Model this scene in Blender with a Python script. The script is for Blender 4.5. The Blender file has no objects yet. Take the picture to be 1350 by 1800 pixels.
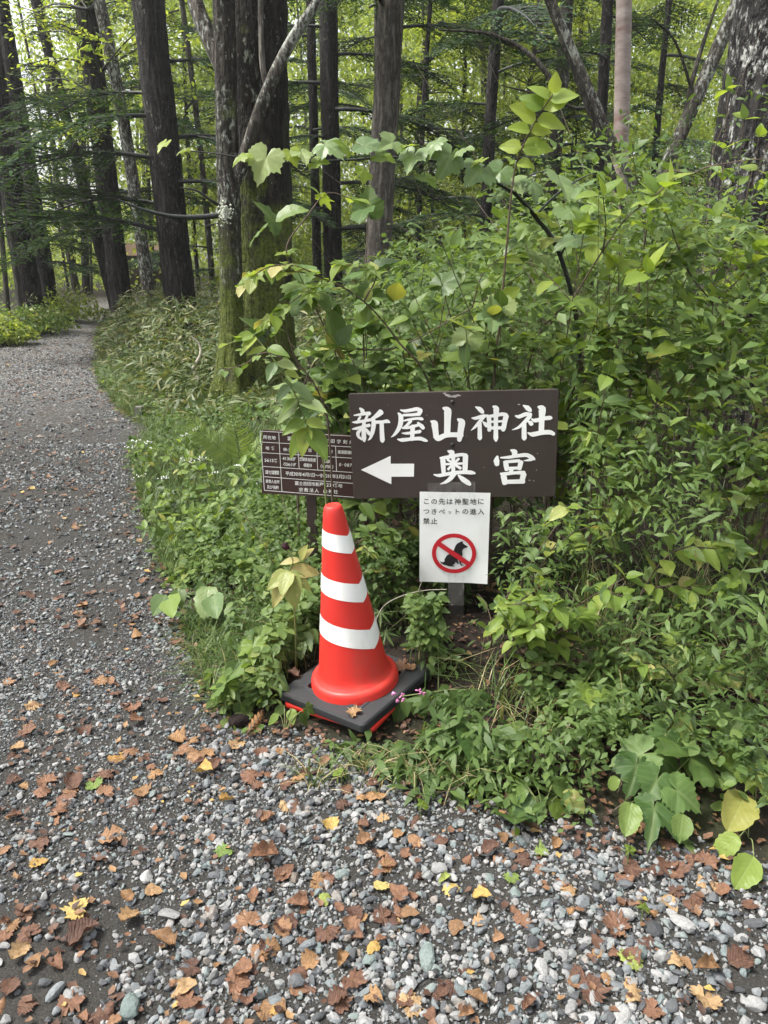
import bpy, math, random
import numpy as np
from mathutils import Vector, Matrix, Quaternion, noise as mnoise

R = math.radians
rng = np.random.default_rng(7)
random.seed(7)
scene = bpy.context.scene
COL = scene.collection

# ------------------------------------------------------------------ camera
CAM_H, PITCH, FPX = 1.53, R(18.4), 1352.0
cam_data = bpy.data.cameras.new('camera')
cam_data.sensor_fit = 'VERTICAL'
cam_data.sensor_height = 24.0
cam_data.lens = FPX / 1800.0 * 24.0
cam_data.clip_start = 0.05
cam_data.clip_end = 600.0
cam = bpy.data.objects.new('camera', cam_data)
cam.location = (0, 0, CAM_H)
cam.rotation_euler = (R(90) - PITCH, 0, 0)
COL.objects.link(cam)
scene.camera = cam

# ------------------------------------------------------------------ sky, sun, exposure
SUN_EL, SUN_AZ = R(60), R(-96)            # azimuth measured from +Y towards +X
world = bpy.data.worlds.new('World')
scene.world = world
world.use_nodes = True
wn = world.node_tree
wn.nodes.clear()
sky = wn.nodes.new('ShaderNodeTexSky')
sky.sky_type = 'NISHITA'
sky.sun_disc = False
sky.sun_elevation = SUN_EL
sky.sun_rotation = SUN_AZ
sky.air_density = 1.0
sky.dust_density = 4.0
hs = wn.nodes.new('ShaderNodeHueSaturation')
hs.inputs['Saturation'].default_value = 0.22
bg = wn.nodes.new('ShaderNodeBackground')
bg.inputs['Strength'].default_value = 0.14
wo = wn.nodes.new('ShaderNodeOutputWorld')
wn.links.new(sky.outputs[0], hs.inputs['Color'])
wn.links.new(hs.outputs[0], bg.inputs['Color'])
wn.links.new(bg.outputs[0], wo.inputs['Surface'])
sun_data = bpy.data.lights.new('sun', 'SUN')
sun_data.energy = 2.4
sun_data.angle = R(14)
sun_data.color = (1.0, 0.965, 0.90)
sun = bpy.data.objects.new('sun', sun_data)
sd = Vector((math.sin(SUN_AZ) * math.cos(SUN_EL), math.cos(SUN_AZ) * math.cos(SUN_EL), math.sin(SUN_EL)))
sun.rotation_euler = sd.to_track_quat('Z', 'Y').to_euler()
sun.location = (0, 0, 20)
COL.objects.link(sun)
vs = scene.view_settings
vs.view_transform = 'Standard'
vs.look = 'None'
vs.exposure = 1.42
vs.gamma = 1.0
vs.use_curve_mapping = False
scene.render.engine = 'CYCLES'
scene.cycles.use_denoising = True
scene.cycles.max_bounces = 4
scene.cycles.diffuse_bounces = 2
scene.cycles.glossy_bounces = 2
scene.cycles.transmission_bounces = 3
scene.cycles.transparent_max_bounces = 8
scene.cycles.use_adaptive_sampling = True
scene.cycles.adaptive_threshold = 0.03

# ------------------------------------------------------------------ picture <-> place
CF = np.array([0, math.cos(PITCH), -math.sin(PITCH)])
CU = np.array([0, math.sin(PITCH), math.cos(PITCH)])
CR = np.array([1.0, 0, 0])
CO = np.array([0, 0, CAM_H])
def ray(px, py):
    return CF + CR * ((px - 675) / FPX) + CU * ((900 - py) / FPX)
def at(px, py, Y):
    d = ray(px, py)
    return CO + d * (Y / d[1])
def gnd(px, py, z=0.0):
    d = ray(px, py)
    return CO + d * ((z - CAM_H) / d[2])
def project(P):
    P = np.asarray(P, float) - CO
    dep = P @ CF
    return 675 + FPX * (P @ CR) / dep, 900 - FPX * (P @ CU) / dep, dep

# ------------------------------------------------------------------ noise
def _hash(ix, iy, iz, seed):
    h = (ix.astype(np.int64) * 374761393 + iy.astype(np.int64) * 668265263 + iz.astype(np.int64) * 2147483647 + seed * 974711) & 0x7fffffff
    h = (h ^ (h >> 13)) * 1274126177 & 0x7fffffff
    return ((h ^ (h >> 16)) & 0xffff) / 65535.0
def vnoise(P, seed=0):
    P = np.asarray(P, float)
    i = np.floor(P).astype(np.int64)
    f = P - i
    f = f * f * (3 - 2 * f)
    r = 0
    for dx in (0, 1):
        wx = f[..., 0] if dx else 1 - f[..., 0]
        for dy in (0, 1):
            wy = f[..., 1] if dy else 1 - f[..., 1]
            for dz in (0, 1):
                wz = f[..., 2] if dz else 1 - f[..., 2]
                r = r + wx * wy * wz * _hash(i[..., 0] + dx, i[..., 1] + dy, i[..., 2] + dz, seed)
    return r
def fbm(P, seed=0, octv=4):
    P = np.asarray(P, float)
    a, s, t = 0.5, 0.0, 0.0
    for k in range(octv):
        s = s + a * vnoise(P * 2 ** k, seed + k)
        t += a
        a *= 0.5
    return s / t
def n2(x, y, sc, seed=0, octv=3):
    return fbm(np.stack([x * sc, y * sc, np.zeros_like(x) + 0.37], -1), seed, octv)
def sstep(a, b, x):
    t = np.clip((x - a) / (b - a), 0, 1)
    return t * t * (3 - 2 * t)

# ------------------------------------------------------------------ mesh building
def mesh_np(name, V, tris=None, quads=None, mat=None, uv_v=None, tint_v=None, smooth=True, midx=None):
    """one mesh from numpy arrays; uv_v and tint_v are given per vertex"""
    V = np.asarray(V, np.float32)
    tris = np.zeros((0, 3), np.int32) if tris is None else np.asarray(tris, np.int32).reshape(-1, 3)
    quads = np.zeros((0, 4), np.int32) if quads is None else np.asarray(quads, np.int32).reshape(-1, 4)
    me = bpy.data.meshes.new(name)
    me.vertices.add(len(V))
    me.vertices.foreach_set('co', V.ravel())
    loops = np.concatenate([tris.ravel(), quads.ravel()]).astype(np.int32)
    me.loops.add(len(loops))
    me.loops.foreach_set('vertex_index', loops)
    nt, nq = len(tris), len(quads)
    me.polygons.add(nt + nq)
    st = np.concatenate([np.arange(nt) * 3, nt * 3 + np.arange(nq) * 4]).astype(np.int32)
    me.polygons.foreach_set('loop_start', st)
    me.polygons.foreach_set('use_smooth', np.full(nt + nq, bool(smooth)))
    if uv_v is not None:
        uvl = me.uv_layers.new(name='UVMap')
        uvl.data.foreach_set('uv', np.asarray(uv_v, np.float32)[loops].ravel())
    if tint_v is not None:
        a = me.attributes.new('tint', 'FLOAT', 'POINT')
        a.data.foreach_set('value', np.asarray(tint_v, np.float32))
    if mat is not None:
        for m in (mat if isinstance(mat, (list, tuple)) else [mat]):
            me.materials.append(m)
    if midx is not None:
        me.polygons.foreach_set('material_index', np.asarray(midx, np.int32))
    me.update(calc_edges=True)
    me.validate()
    return me

class MB:
    """collects shapes, gives one mesh"""
    def __init__(s):
        s.V, s.T, s.Q, s.U, s.K, s.n = [], [], [], [], [], 0
    def add(s, V, tris=None, quads=None, uv=None, tint=0.5):
        V = np.asarray(V, float)
        s.V.append(V)
        if tris is not None and len(tris): s.T.append(np.asarray(tris) + s.n)
        if quads is not None and len(quads): s.Q.append(np.asarray(quads) + s.n)
        s.U.append(np.zeros((len(V), 2)) if uv is None else np.asarray(uv, float))
        s.K.append(np.full(len(V), tint) if np.isscalar(tint) else np.asarray(tint))
        s.n += len(V)
    def box(s, c, size, rot=None, tint=0.5):
        x, y, z = [v / 2 for v in size]
        V = np.array([[a, b, d] for a in (-x, x) for b in (-y, y) for d in (-z, z)])
        if rot is not None: V = V @ np.array(rot).T
        s.add(V + np.array(c), quads=[[0, 1, 3, 2], [4, 6, 7, 5], [0, 4, 5, 1], [2, 3, 7, 6], [0, 2, 6, 4], [1, 5, 7, 3]], tint=tint)
    def tube(s, pts, rad, sides=6, cap=True, tint=0.5):
        V, Q, T, U = tube_np(pts, rad, sides, cap)
        s.add(V, tris=T, quads=Q, uv=U, tint=tint)
    def mesh(s, name, mat, smooth=True):
        V = np.concatenate(s.V)
        return mesh_np(name, V, np.concatenate(s.T) if s.T else None, np.concatenate(s.Q) if s.Q else None, mat, np.concatenate(s.U), np.concatenate(s.K), smooth)

def spline(pts, n):
    """Catmull-Rom through the points"""
    P = np.asarray(pts, float)
    if len(P) == 2:
        t = np.linspace(0, 1, n)[:, None]
        return P[0] * (1 - t) + P[1] * t
    Q = np.vstack([2 * P[0] - P[1], P, 2 * P[-1] - P[-2]])
    out = []
    for t in np.linspace(0, len(P) - 1 - 1e-9, n):
        k = int(t); u = t - k
        a, b, c, d = Q[k], Q[k + 1], Q[k + 2], Q[k + 3]
        out.append(0.5 * (2 * b + (c - a) * u + (2 * a - 5 * b + 4 * c - d) * u * u + (3 * b - a - 3 * c + d) * u ** 3))
    return np.array(out)
def norm(v):
    v = np.asarray(v, float)
    return v / (np.linalg.norm(v, axis=-1, keepdims=True) + 1e-12)
def tube_np(pts, rad, sides=6, cap=True):
    P = np.asarray(pts, float)
    n = len(P)
    rad = np.full(n, rad) if np.isscalar(rad) else np.interp(np.linspace(0, 1, n), np.linspace(0, 1, len(rad)), rad)
    T = norm(np.gradient(P, axis=0))
    ref = np.array([0, 0, 1.0]) if abs(T[0][2]) < 0.8 else np.array([0, 1.0, 0])
    A = norm(np.cross(T, ref))
    for k in range(1, n):
        if A[k] @ A[k - 1] < 0: A[k] = -A[k]
    B = np.cross(T, A)
    th = np.arange(sides) / sides * 2 * np.pi
    V = P[:, None] + rad[:, None, None] * (A[:, None] * np.cos(th)[None, :, None] + B[:, None] * np.sin(th)[None, :, None])
    V = V.reshape(-1, 3)
    i = np.arange(n - 1)[:, None] * sides
    j = np.arange(sides)[None]
    j2 = (j + 1) % sides
    Q = np.stack([i + j, i + j2, i + sides + j2, i + sides + j], -1).reshape(-1, 4)
    U = np.stack([np.tile(np.arange(sides) / sides, n), np.repeat(np.linspace(0, 1, n), sides)], -1)
    Tr = []
    if cap:
        V = np.vstack([V, P[0], P[-1]])
        U = np.vstack([U, [0, 0], [0, 1]])
        a, b = n * sides, n * sides + 1
        for k in range(sides):
            Tr.append([a, (k + 1) % sides, k])
            Tr.append([b, (n - 1) * sides + k, (n - 1) * sides + (k + 1) % sides])
    return V, Q, np.array(Tr, int).reshape(-1, 3), U

# ------------------------------------------------------------------ objects
def link(name, data, parent=None, loc=None):
    o = bpy.data.objects.new(name, data)
    COL.objects.link(o)
    if parent is not None: o.parent = parent
    if loc is not None: o.location = Vector(loc)
    return o
def tag(o, label, cat=None, group=None, kind=None):
    if label: o['label'] = label
    if cat: o['category'] = cat
    if group: o['group'] = group
    if kind: o['kind'] = kind
    return o
def thing(name, label, cat, loc=(0, 0, 0), group=None):
    o = link(name, None, None, loc)
    o.empty_display_size = 0.1
    return tag(o, label, cat, group)
def frame_matrix(loc, ydir, znorm, scale=1.0):
    y = norm(ydir)
    z = np.asarray(znorm, float) - (np.asarray(znorm, float) @ y) * y
    z = norm(z) if np.linalg.norm(z) > 1e-6 else norm(np.cross(y, [1, 0.2, 0.1]))
    x = np.cross(y, z)
    s = (scale, scale, scale) if np.isscalar(scale) else scale
    return Matrix(((x[0] * s[0], y[0] * s[1], z[0] * s[2], loc[0]), (x[1] * s[0], y[1] * s[1], z[1] * s[2], loc[1]),
                   (x[2] * s[0], y[2] * s[1], z[2] * s[2], loc[2]), (0, 0, 0, 1)))

# ------------------------------------------------------------------ materials
def new_mat(name):
    m = bpy.data.materials.new(name)
    m.use_nodes = True
    nt = m.node_tree
    nt.nodes.clear()
    out = nt.nodes.new('ShaderNodeOutputMaterial')
    return m, nt, out
def node(nt, kind, **kw):
    n = nt.nodes.new('ShaderNode' + kind)
    for k, v in kw.items():
        if k in n.inputs:
            if isinstance(v, bpy.types.NodeSocket): nt.links.new(v, n.inputs[k])
            else: n.inputs[k].default_value = v
        else:
            setattr(n, k, v)
    return n
def setin(nt, n, idx, v):
    if isinstance(v, bpy.types.NodeSocket): nt.links.new(v, n.inputs[idx])
    else: n.inputs[idx].default_value = v
def math_n(nt, op, a, b=0.0, c=None, clamp=False):
    n = nt.nodes.new('ShaderNodeMath'); n.operation = op; n.use_clamp = clamp
    setin(nt, n, 0, a); setin(nt, n, 1, b)
    if c is not None: setin(nt, n, 2, c)
    return n.outputs[0]
def mix_n(nt, fac, a, b, blend='MIX'):
    n = nt.nodes.new('ShaderNodeMix'); n.data_type = 'RGBA'; n.blend_type = blend
    setin(nt, n, 0, fac); setin(nt, n, 6, a); setin(nt, n, 7, b)
    return n.outputs[2]
def ramp_n(nt, fac, stops, interp='LINEAR'):
    n = nt.nodes.new('ShaderNodeValToRGB')
    cr = n.color_ramp; cr.interpolation = interp
    while len(cr.elements) > 1: cr.elements.remove(cr.elements[-1])
    for k, (p, c) in enumerate(stops):
        e = cr.elements[0] if k == 0 else cr.elements.new(p)
        e.position = p
        e.color = (c, c, c, 1) if np.isscalar(c) else (*c, 1)
    setin(nt, n, 0, fac)
    return n.outputs[0]
def noise_n(nt, vec, scale, detail=4.0, rough=0.55, w=None):
    n = nt.nodes.new('ShaderNodeTexNoise')
    n.inputs['Scale'].default_value = scale
    n.inputs['Detail'].default_value = detail
    n.inputs['Roughness'].default_value = rough
    if vec is not None: nt.links.new(vec, n.inputs['Vector'])
    return n.outputs['Fac']
def map_n(nt, vec, scale=(1, 1, 1), loc=(0, 0, 0), rot=(0, 0, 0)):
    n = nt.nodes.new('ShaderNodeMapping')
    n.inputs['Scale'].default_value = scale
    n.inputs['Location'].default_value = loc
    n.inputs['Rotation'].default_value = rot
    nt.links.new(vec, n.inputs['Vector'])
    return n.outputs[0]
def bump_n(nt, h, strength=0.5, dist=0.01):
    n = nt.nodes.new('ShaderNodeBump')
    n.inputs['Strength'].default_value = strength
    n.inputs['Distance'].default_value = dist
    nt.links.new(h, n.inputs['Height'])
    return n.outputs[0]
def coords(nt, which='Object'):
    return nt.nodes.new('ShaderNodeTexCoord').outputs[which]
def rnd_socket(nt, per):
    if per == 'object':
        return nt.nodes.new('ShaderNodeObjectInfo').outputs['Random']
    a = nt.nodes.new('ShaderNodeAttribute'); a.attribute_name = 'tint'
    return a.outputs['Fac']

def plain_mat(name, col, rough=0.5, spec=0.5, var=0.12, vscale=30.0, bump=0.0, bscale=80.0, coat=0.0, metallic=0.0):
    m, nt, out = new_mat(name)
    v = coords(nt)
    f = noise_n(nt, v, vscale)
    dark = tuple(c * (1 - var) for c in col); lite = tuple(min(1, c * (1 + var)) for c in col)
    c = ramp_n(nt, f, [(0.3, dark), (0.7, lite)])
    p = node(nt, 'BsdfPrincipled', **{'Roughness': rough, 'Specular IOR Level': spec, 'Coat Weight': coat, 'Metallic': metallic})
    nt.links.new(c, p.inputs['Base Color'])
    if bump:
        nt.links.new(bump_n(nt, noise_n(nt, v, bscale), bump, 0.004), p.inputs['Normal'])
    nt.links.new(p.outputs[0], out.inputs[0])
    return m

def leaf_mat(name, stops, per='object', transl=0.38, rough=0.42, veins=True, spots=None, tshift=(1.25, 1.2, 0.55), side=7.0, spec=0.35, desat=0.04):
    """stops: colour ramp over a random value for each leaf"""
    m, nt, out = new_mat(name)
    lum = lambda q: 0.3 * q[0] + 0.6 * q[1] + 0.1 * q[2]
    stops = [(a, tuple(x * (1 - desat) + lum(q) * desat for x in q)) for a, q in stops]
    c = ramp_n(nt, rnd_socket(nt, per), stops)
    ob = coords(nt)
    if per == 'object':
        n = noise_n(nt, ob, 7.0, 2.0)
        c = mix_n(nt, math_n(nt, 'MULTIPLY', n, 0.5), c, (0.6, 0.6, 0.5, 1), 'MULTIPLY')
    else:
        c = mix_n(nt, 0.22, c, (0.6, 0.6, 0.5, 1), 'MULTIPLY')
    nrm = None
    if veins:
        uv = coords(nt, 'UV')
        s = node(nt, 'SeparateXYZ'); nt.links.new(uv, s.inputs[0])
        du = math_n(nt, 'ABSOLUTE', math_n(nt, 'SUBTRACT', s.outputs[0], 0.5))
        mid = math_n(nt, 'SUBTRACT', 1.0, math_n(nt, 'MULTIPLY', du, 22.0), clamp=True)
        ph = math_n(nt, 'SUBTRACT', math_n(nt, 'MULTIPLY', s.outputs[1], side), math_n(nt, 'MULTIPLY', du, side * 0.75))
        fr = math_n(nt, 'ABSOLUTE', math_n(nt, 'SUBTRACT', math_n(nt, 'FRACT', ph), 0.5))
        sv = math_n(nt, 'SUBTRACT', 1.0, math_n(nt, 'MULTIPLY', fr, 7.0), clamp=True)
        v = math_n(nt, 'MAXIMUM', mid, math_n(nt, 'MULTIPLY', sv, 0.5))
        c = mix_n(nt, math_n(nt, 'MULTIPLY', v, 0.20), c, (0.32, 0.37, 0.16, 1))
        h = math_n(nt, 'SUBTRACT', math_n(nt, 'MULTIPLY', fr, 0.6), math_n(nt, 'MULTIPLY', mid, 0.6))
        nrm = bump_n(nt, h, 0.3, 0.004)
    if spots is not None:
        sn = ramp_n(nt, noise_n(nt, ob, 6.0, 4.0, 0.7), [(spots[0], 0.0), (spots[0] + 0.07, 1.0)])
        c = mix_n(nt, sn, c, (*spots[1], 1))
    p = node(nt, 'BsdfPrincipled', **{'Roughness': rough, 'Specular IOR Level': spec})
    nt.links.new(c, p.inputs['Base Color'])
    t = node(nt, 'BsdfTranslucent')
    tc = mix_n(nt, 1.0, c, (*tshift, 1), 'MULTIPLY')
    nt.links.new(tc, t.inputs['Color'])
    if nrm is not None:
        nt.links.new(nrm, p.inputs['Normal'])
    mx = node(nt, 'MixShader')
    mx.inputs[0].default_value = transl
    nt.links.new(p.outputs[0], mx.inputs[1]); nt.links.new(t.outputs[0], mx.inputs[2])
    nt.links.new(mx.outputs[0], out.inputs[0])
    return m

def bark_mat(name, dark, lite, lichen=0.5, lichen_col=(0.42, 0.44, 0.38), moss=0.0, moss_top=2.0, scale=1.0, furrow=1.0):
    m, nt, out = new_mat(name)
    ob = coords(nt)
    wob = node(nt, 'TexNoise', Scale=2.0, Detail=3.0); nt.links.new(ob, wob.inputs['Vector'])
    ob2 = mix_n(nt, 0.10, ob, wob.outputs['Color'])
    v = map_n(nt, ob2, (1, 1, 0.16))
    f = noise_n(nt, v, 26.0 * scale, 6.0, 0.68)
    rid = math_n(nt, 'MULTIPLY', math_n(nt, 'ABSOLUTE', math_n(nt, 'SUBTRACT', noise_n(nt, map_n(nt, ob2, (1, 1, 0.13)), 15.0 * scale, 4.0, 0.6), 0.5)), 2.0)
    brk = noise_n(nt, ob, 20.0 * scale, 3.0, 0.6)
    crack = ramp_n(nt, math_n(nt, 'ADD', rid, math_n(nt, 'MULTIPLY', math_n(nt, 'SUBTRACT', brk, 0.5), 0.35)), [(0.02, 0.0), (0.24, 1.0)])
    c = ramp_n(nt, f, [(0.3, dark), (0.7, lite)])
    c = mix_n(nt, math_n(nt, 'MULTIPLY', math_n(nt, 'SUBTRACT', 1.0, crack), 0.8), c, (*[x * 0.4 for x in dark], 1))
    ln = noise_n(nt, map_n(nt, ob2, (1, 1, 0.45)), 30.0 * scale, 5.0, 0.72)
    big = noise_n(nt, ob, 1.7, 3.0)
    lt = 0.80 - 0.29 * lichen
    lm = ramp_n(nt, math_n(nt, 'ADD', ln, math_n(nt, 'MULTIPLY', math_n(nt, 'SUBTRACT', big, 0.5), 0.55)), [(lt, 0.0), (lt + 0.10, 1.0)])
    lc = mix_n(nt, noise_n(nt, ob, 14.0, 3.0), (*[x * 0.55 for x in lichen_col], 1), (*[min(1, x * 1.3) for x in lichen_col], 1))
    c = mix_n(nt, math_n(nt, 'MULTIPLY', lm, 0.8), c, lc)
    if moss > 0:
        s = node(nt, 'SeparateXYZ'); nt.links.new(ob, s.inputs[0])
        hgt = math_n(nt, 'SUBTRACT', 1.0, math_n(nt, 'DIVIDE', s.outputs[2], moss_top), clamp=True)
        mn = noise_n(nt, ob, 3.2, 5.0, 0.6)
        mm = ramp_n(nt, math_n(nt, 'ADD', mn, math_n(nt, 'MULTIPLY', hgt, 0.35 * moss)), [(0.60, 0.0), (0.74, 1.0)])
        mc = ramp_n(nt, noise_n(nt, ob, 40.0, 3.0), [(0.3, (0.035, 0.050, 0.010)), (0.7, (0.115, 0.135, 0.024))])
        c = mix_n(nt, mm, c, mc)
    h = math_n(nt, 'ADD', math_n(nt, 'MULTIPLY', crack, 0.8), math_n(nt, 'MULTIPLY', f, 0.5))
    h = math_n(nt, 'ADD', h, math_n(nt, 'MULTIPLY', noise_n(nt, ob, 60.0, 3.0), 0.12))
    p = node(nt, 'BsdfPrincipled', **{'Roughness': 0.88, 'Specular IOR Level': 0.25})
    nt.links.new(c, p.inputs['Base Color'])
    nt.links.new(bump_n(nt, h, 0.9 * furrow, 0.03), p.inputs['Normal'])
    nt.links.new(p.outputs[0], out.inputs[0])
    return m

# greens: base colours, a random value for each leaf picks the tone
M = {}
M['leaf_mid'] = leaf_mat('leaf_mid_green', [(0, (0.056, 0.103, 0.025)), (0.5, (0.112, 0.187, 0.040)), (0.9, (0.185, 0.266, 0.062)), (1, (0.325, 0.305, 0.067))], transl=0.42)
M['leaf_dark'] = leaf_mat('leaf_deep_green', [(0, (0.045, 0.095, 0.022)), (0.6, (0.075, 0.138, 0.034)), (1, (0.12, 0.195, 0.05))], transl=0.34, rough=0.5, spec=0.25)
M['leaf_bright'] = leaf_mat('leaf_bright_green', [(0, (0.129, 0.212, 0.034)), (0.6, (0.207, 0.305, 0.050)), (1, (0.302, 0.379, 0.073))], transl=0.48)
M['leaf_pale'] = leaf_mat('leaf_pale_green', [(0, (0.123, 0.197, 0.078)), (0.6, (0.179, 0.261, 0.101)), (1, (0.258, 0.320, 0.112))], transl=0.38, rough=0.4)
M['leaf_lime'] = leaf_mat('leaf_lime_underside_backlit', [(0, (0.213, 0.315, 0.045)), (1, (0.325, 0.404, 0.062))], transl=0.52)  # lime of undersides; also puts the backlit look into upper shrub leaves
M['leaf_yellowing'] = leaf_mat('leaf_yellowing', [(0, (0.202, 0.256, 0.067)), (0.6, (0.291, 0.325, 0.090)), (1, (0.403, 0.355, 0.134))], transl=0.36, spots=(0.60, (0.582, 0.433, 0.246)))
M['under'] = leaf_mat('undergrowth_leaf', [(0, (0.054, 0.099, 0.027)), (0.45, (0.110, 0.179, 0.047)), (0.85, (0.185, 0.266, 0.074)), (1, (0.302, 0.295, 0.090))], per='tint', transl=0.45, veins=False, spec=0.3, rough=0.5)
M['sasa'] = leaf_mat('sasa_leaf', [(0, (0.06, 0.095, 0.032)), (0.55, (0.105, 0.145, 0.05)), (1, (0.24, 0.23, 0.11))], per='tint', transl=0.3, veins=False, rough=0.5)
M['far'] = leaf_mat('far_leaf_glare', [(0, (0.11, 0.19, 0.034)), (0.5, (0.22, 0.32, 0.055)), (1, (0.37, 0.44, 0.085))], per='tint', desat=0.16, transl=0.6, veins=False, tshift=(1.35, 1.25, 0.45))  # sky glow and glare put into the colour: lighter, greyer leaves
M['needle'] = leaf_mat('fir_needle', [(0, (0.026, 0.056, 0.026)), (0.6, (0.050, 0.095, 0.042)), (1, (0.085, 0.14, 0.055))], per='tint', transl=0.28, veins=False, rough=0.8, spec=0.1)
M['grass'] = leaf_mat('grass_blade', [(0, (0.045, 0.09, 0.025)), (0.6, (0.10, 0.16, 0.04)), (0.86, (0.16, 0.2, 0.06)), (0.93, (0.38, 0.31, 0.17)), (1, (0.45, 0.38, 0.22))], per='tint', transl=0.3, veins=False)
M['fern'] = leaf_mat('fern_frond', [(0, (0.15, 0.23, 0.07)), (1, (0.24, 0.32, 0.10))], per='tint', transl=0.36, veins=False)
M['stem'] = plain_mat('woody_stem', (0.085, 0.060, 0.042), 0.75, 0.3, 0.35, 25)
M['stem_green'] = plain_mat('green_stem', (0.16, 0.19, 0.07), 0.6, 0.3, 0.25, 25)
M['stem_dark'] = plain_mat('dark_wet_stem', (0.022, 0.024, 0.022), 0.6, 0.4, 0.3, 25)
M['twig'] = plain_mat('dry_twig', (0.12, 0.095, 0.07), 0.85, 0.2, 0.4, 30)
M['twig_pale'] = plain_mat('pale_dead_wood', (0.42, 0.38, 0.31), 0.85, 0.2, 0.3, 18, 0.5, 60)
M['bark_fir'] = bark_mat('bark_dark_fir', (0.018, 0.016, 0.0145), (0.056, 0.050, 0.044), lichen=0.58, lichen_col=(0.25, 0.26, 0.23), furrow=1.2)
M['bark_moss'] = bark_mat('bark_mossy', (0.015, 0.013, 0.010), (0.046, 0.039, 0.030), lichen=0.62, moss=1.0, moss_top=3.2, lichen_col=(0.34, 0.37, 0.29))
M['bark_mottled'] = bark_mat('bark_mottled_lichen', (0.030, 0.026, 0.021), (0.092, 0.080, 0.064), lichen=0.82, moss=1.1, moss_top=2.6, lichen_col=(0.36, 0.39, 0.32))
M['bark_lichen'] = bark_mat('bark_lichened', (0.050, 0.043, 0.036), (0.13, 0.115, 0.095), lichen=0.95, lichen_col=(0.40, 0.42, 0.37), furrow=0.6)
M['bark_grey'] = bark_mat('bark_grey', (0.085, 0.075, 0.063), (0.19, 0.17, 0.145), lichen=0.55, furrow=0.8)
M['bark_spot'] = bark_mat('bark_white_flecked', (0.018, 0.016, 0.016), (0.055, 0.050, 0.047), lichen=0.78, lichen_col=(0.52, 0.53, 0.49), furrow=1.2, scale=0.9)
M['bark_thin'] = bark_mat('bark_young', (0.035, 0.032, 0.026), (0.10, 0.09, 0.07), lichen=0.55, furrow=0.5)

# ================================================================== the ground and the path
EDGE_R_PX = [(1900, 1730), (1350, 1545), (1100, 1490), (900, 1440), (760, 1400), (640, 1345), (540, 1310), (430, 1290), (370, 1235),
             (335, 1150), (290, 1020), (250, 900), (228, 810), (262, 757), (205, 722), (172, 670), (160, 625), (163, 590), (176, 566)]
EDGE_L_PX = [(158, 556), (110, 578), (60, 592), (0, 613)]
edge_r = [gnd(*p)[:2] for p in EDGE_R_PX]
edge_l = [gnd(*p)[:2] for p in EDGE_L_PX]
PATH_POLY = np.array([(6.0, -8.0), (6.0, 0.1)] + edge_r + [(-8.6, 24.0), (-6.6, 32.0), (-4.0, 42.0), (-5.6, 43.0), (-8.4, 33.0), (-10.2, 25.0)] + edge_l +
                     [(-5.6, 9.0), (-4.6, 5.0), (-4.2, 0.0), (-4.5, -8.0)], float)
def veg_dist(x, y):
    """metres outside the gravel (negative on the gravel)"""
    x = np.asarray(x, float); y = np.asarray(y, float)
    P = PATH_POLY; n = len(P)
    d2 = np.full(x.shape, 1e9); inside = np.zeros(x.shape, bool)
    for k in range(n):
        a, b = P[k], P[(k + 1) % n]
        e = b - a
        t = np.clip(((x - a[0]) * e[0] + (y - a[1]) * e[1]) / (e @ e), 0, 1)
        d2 = np.minimum(d2, (x - a[0] - t * e[0]) ** 2 + (y - a[1] - t * e[1]) ** 2)
        c = ((a[1] > y) != (b[1] > y)) & (x < (b[0] - a[0]) * (y - a[1]) / (b[1] - a[1] + 1e-12) + a[0])
        inside ^= c
    d = np.sqrt(d2)
    return np.where(inside, -d, d)
def ground_z(x, y):
    x = np.asarray(x, float); y = np.asarray(y, float)
    d = veg_dist(x, y)
    z = 0.16 * sstep(0.0, 1.2, d) + 0.10 * sstep(1.0, 5.0, d) * n2(x, y, 0.35, 3)
    z = z + 0.014 * (n2(x, y, 2.2, 5) - 0.5) + 0.03 * (n2(x, y, 0.5, 8) - 0.5)
    return z + 0.05 * sstep(0.05, 0.6, d) * (n2(x, y, 3.0, 9) - 0.3)
_gx, _gy = np.arange(-12, 12.01, 0.06), np.arange(0.2, 36.01, 0.06)
_GX, _GY = np.meshgrid(_gx, _gy)
_GD = veg_dist(_GX, _GY)
_GZ = ground_z(_GX.ravel(), _GY.ravel()).reshape(_GX.shape)
def _look(G, x, y):
    fx = np.clip((x + 12) / 0.06, 0, len(_gx) - 2); fy = np.clip((y - 0.2) / 0.06, 0, len(_gy) - 2)
    i, j = int(fx), int(fy); u, v = fx - i, fy - j
    return float((G[j, i] * (1 - u) + G[j, i + 1] * u) * (1 - v) + (G[j + 1, i] * (1 - u) + G[j + 1, i + 1] * u) * v)
def gz(x, y): return _look(_GZ, x, y)
def vd(x, y): return _look(_GD, x, y)

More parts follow.
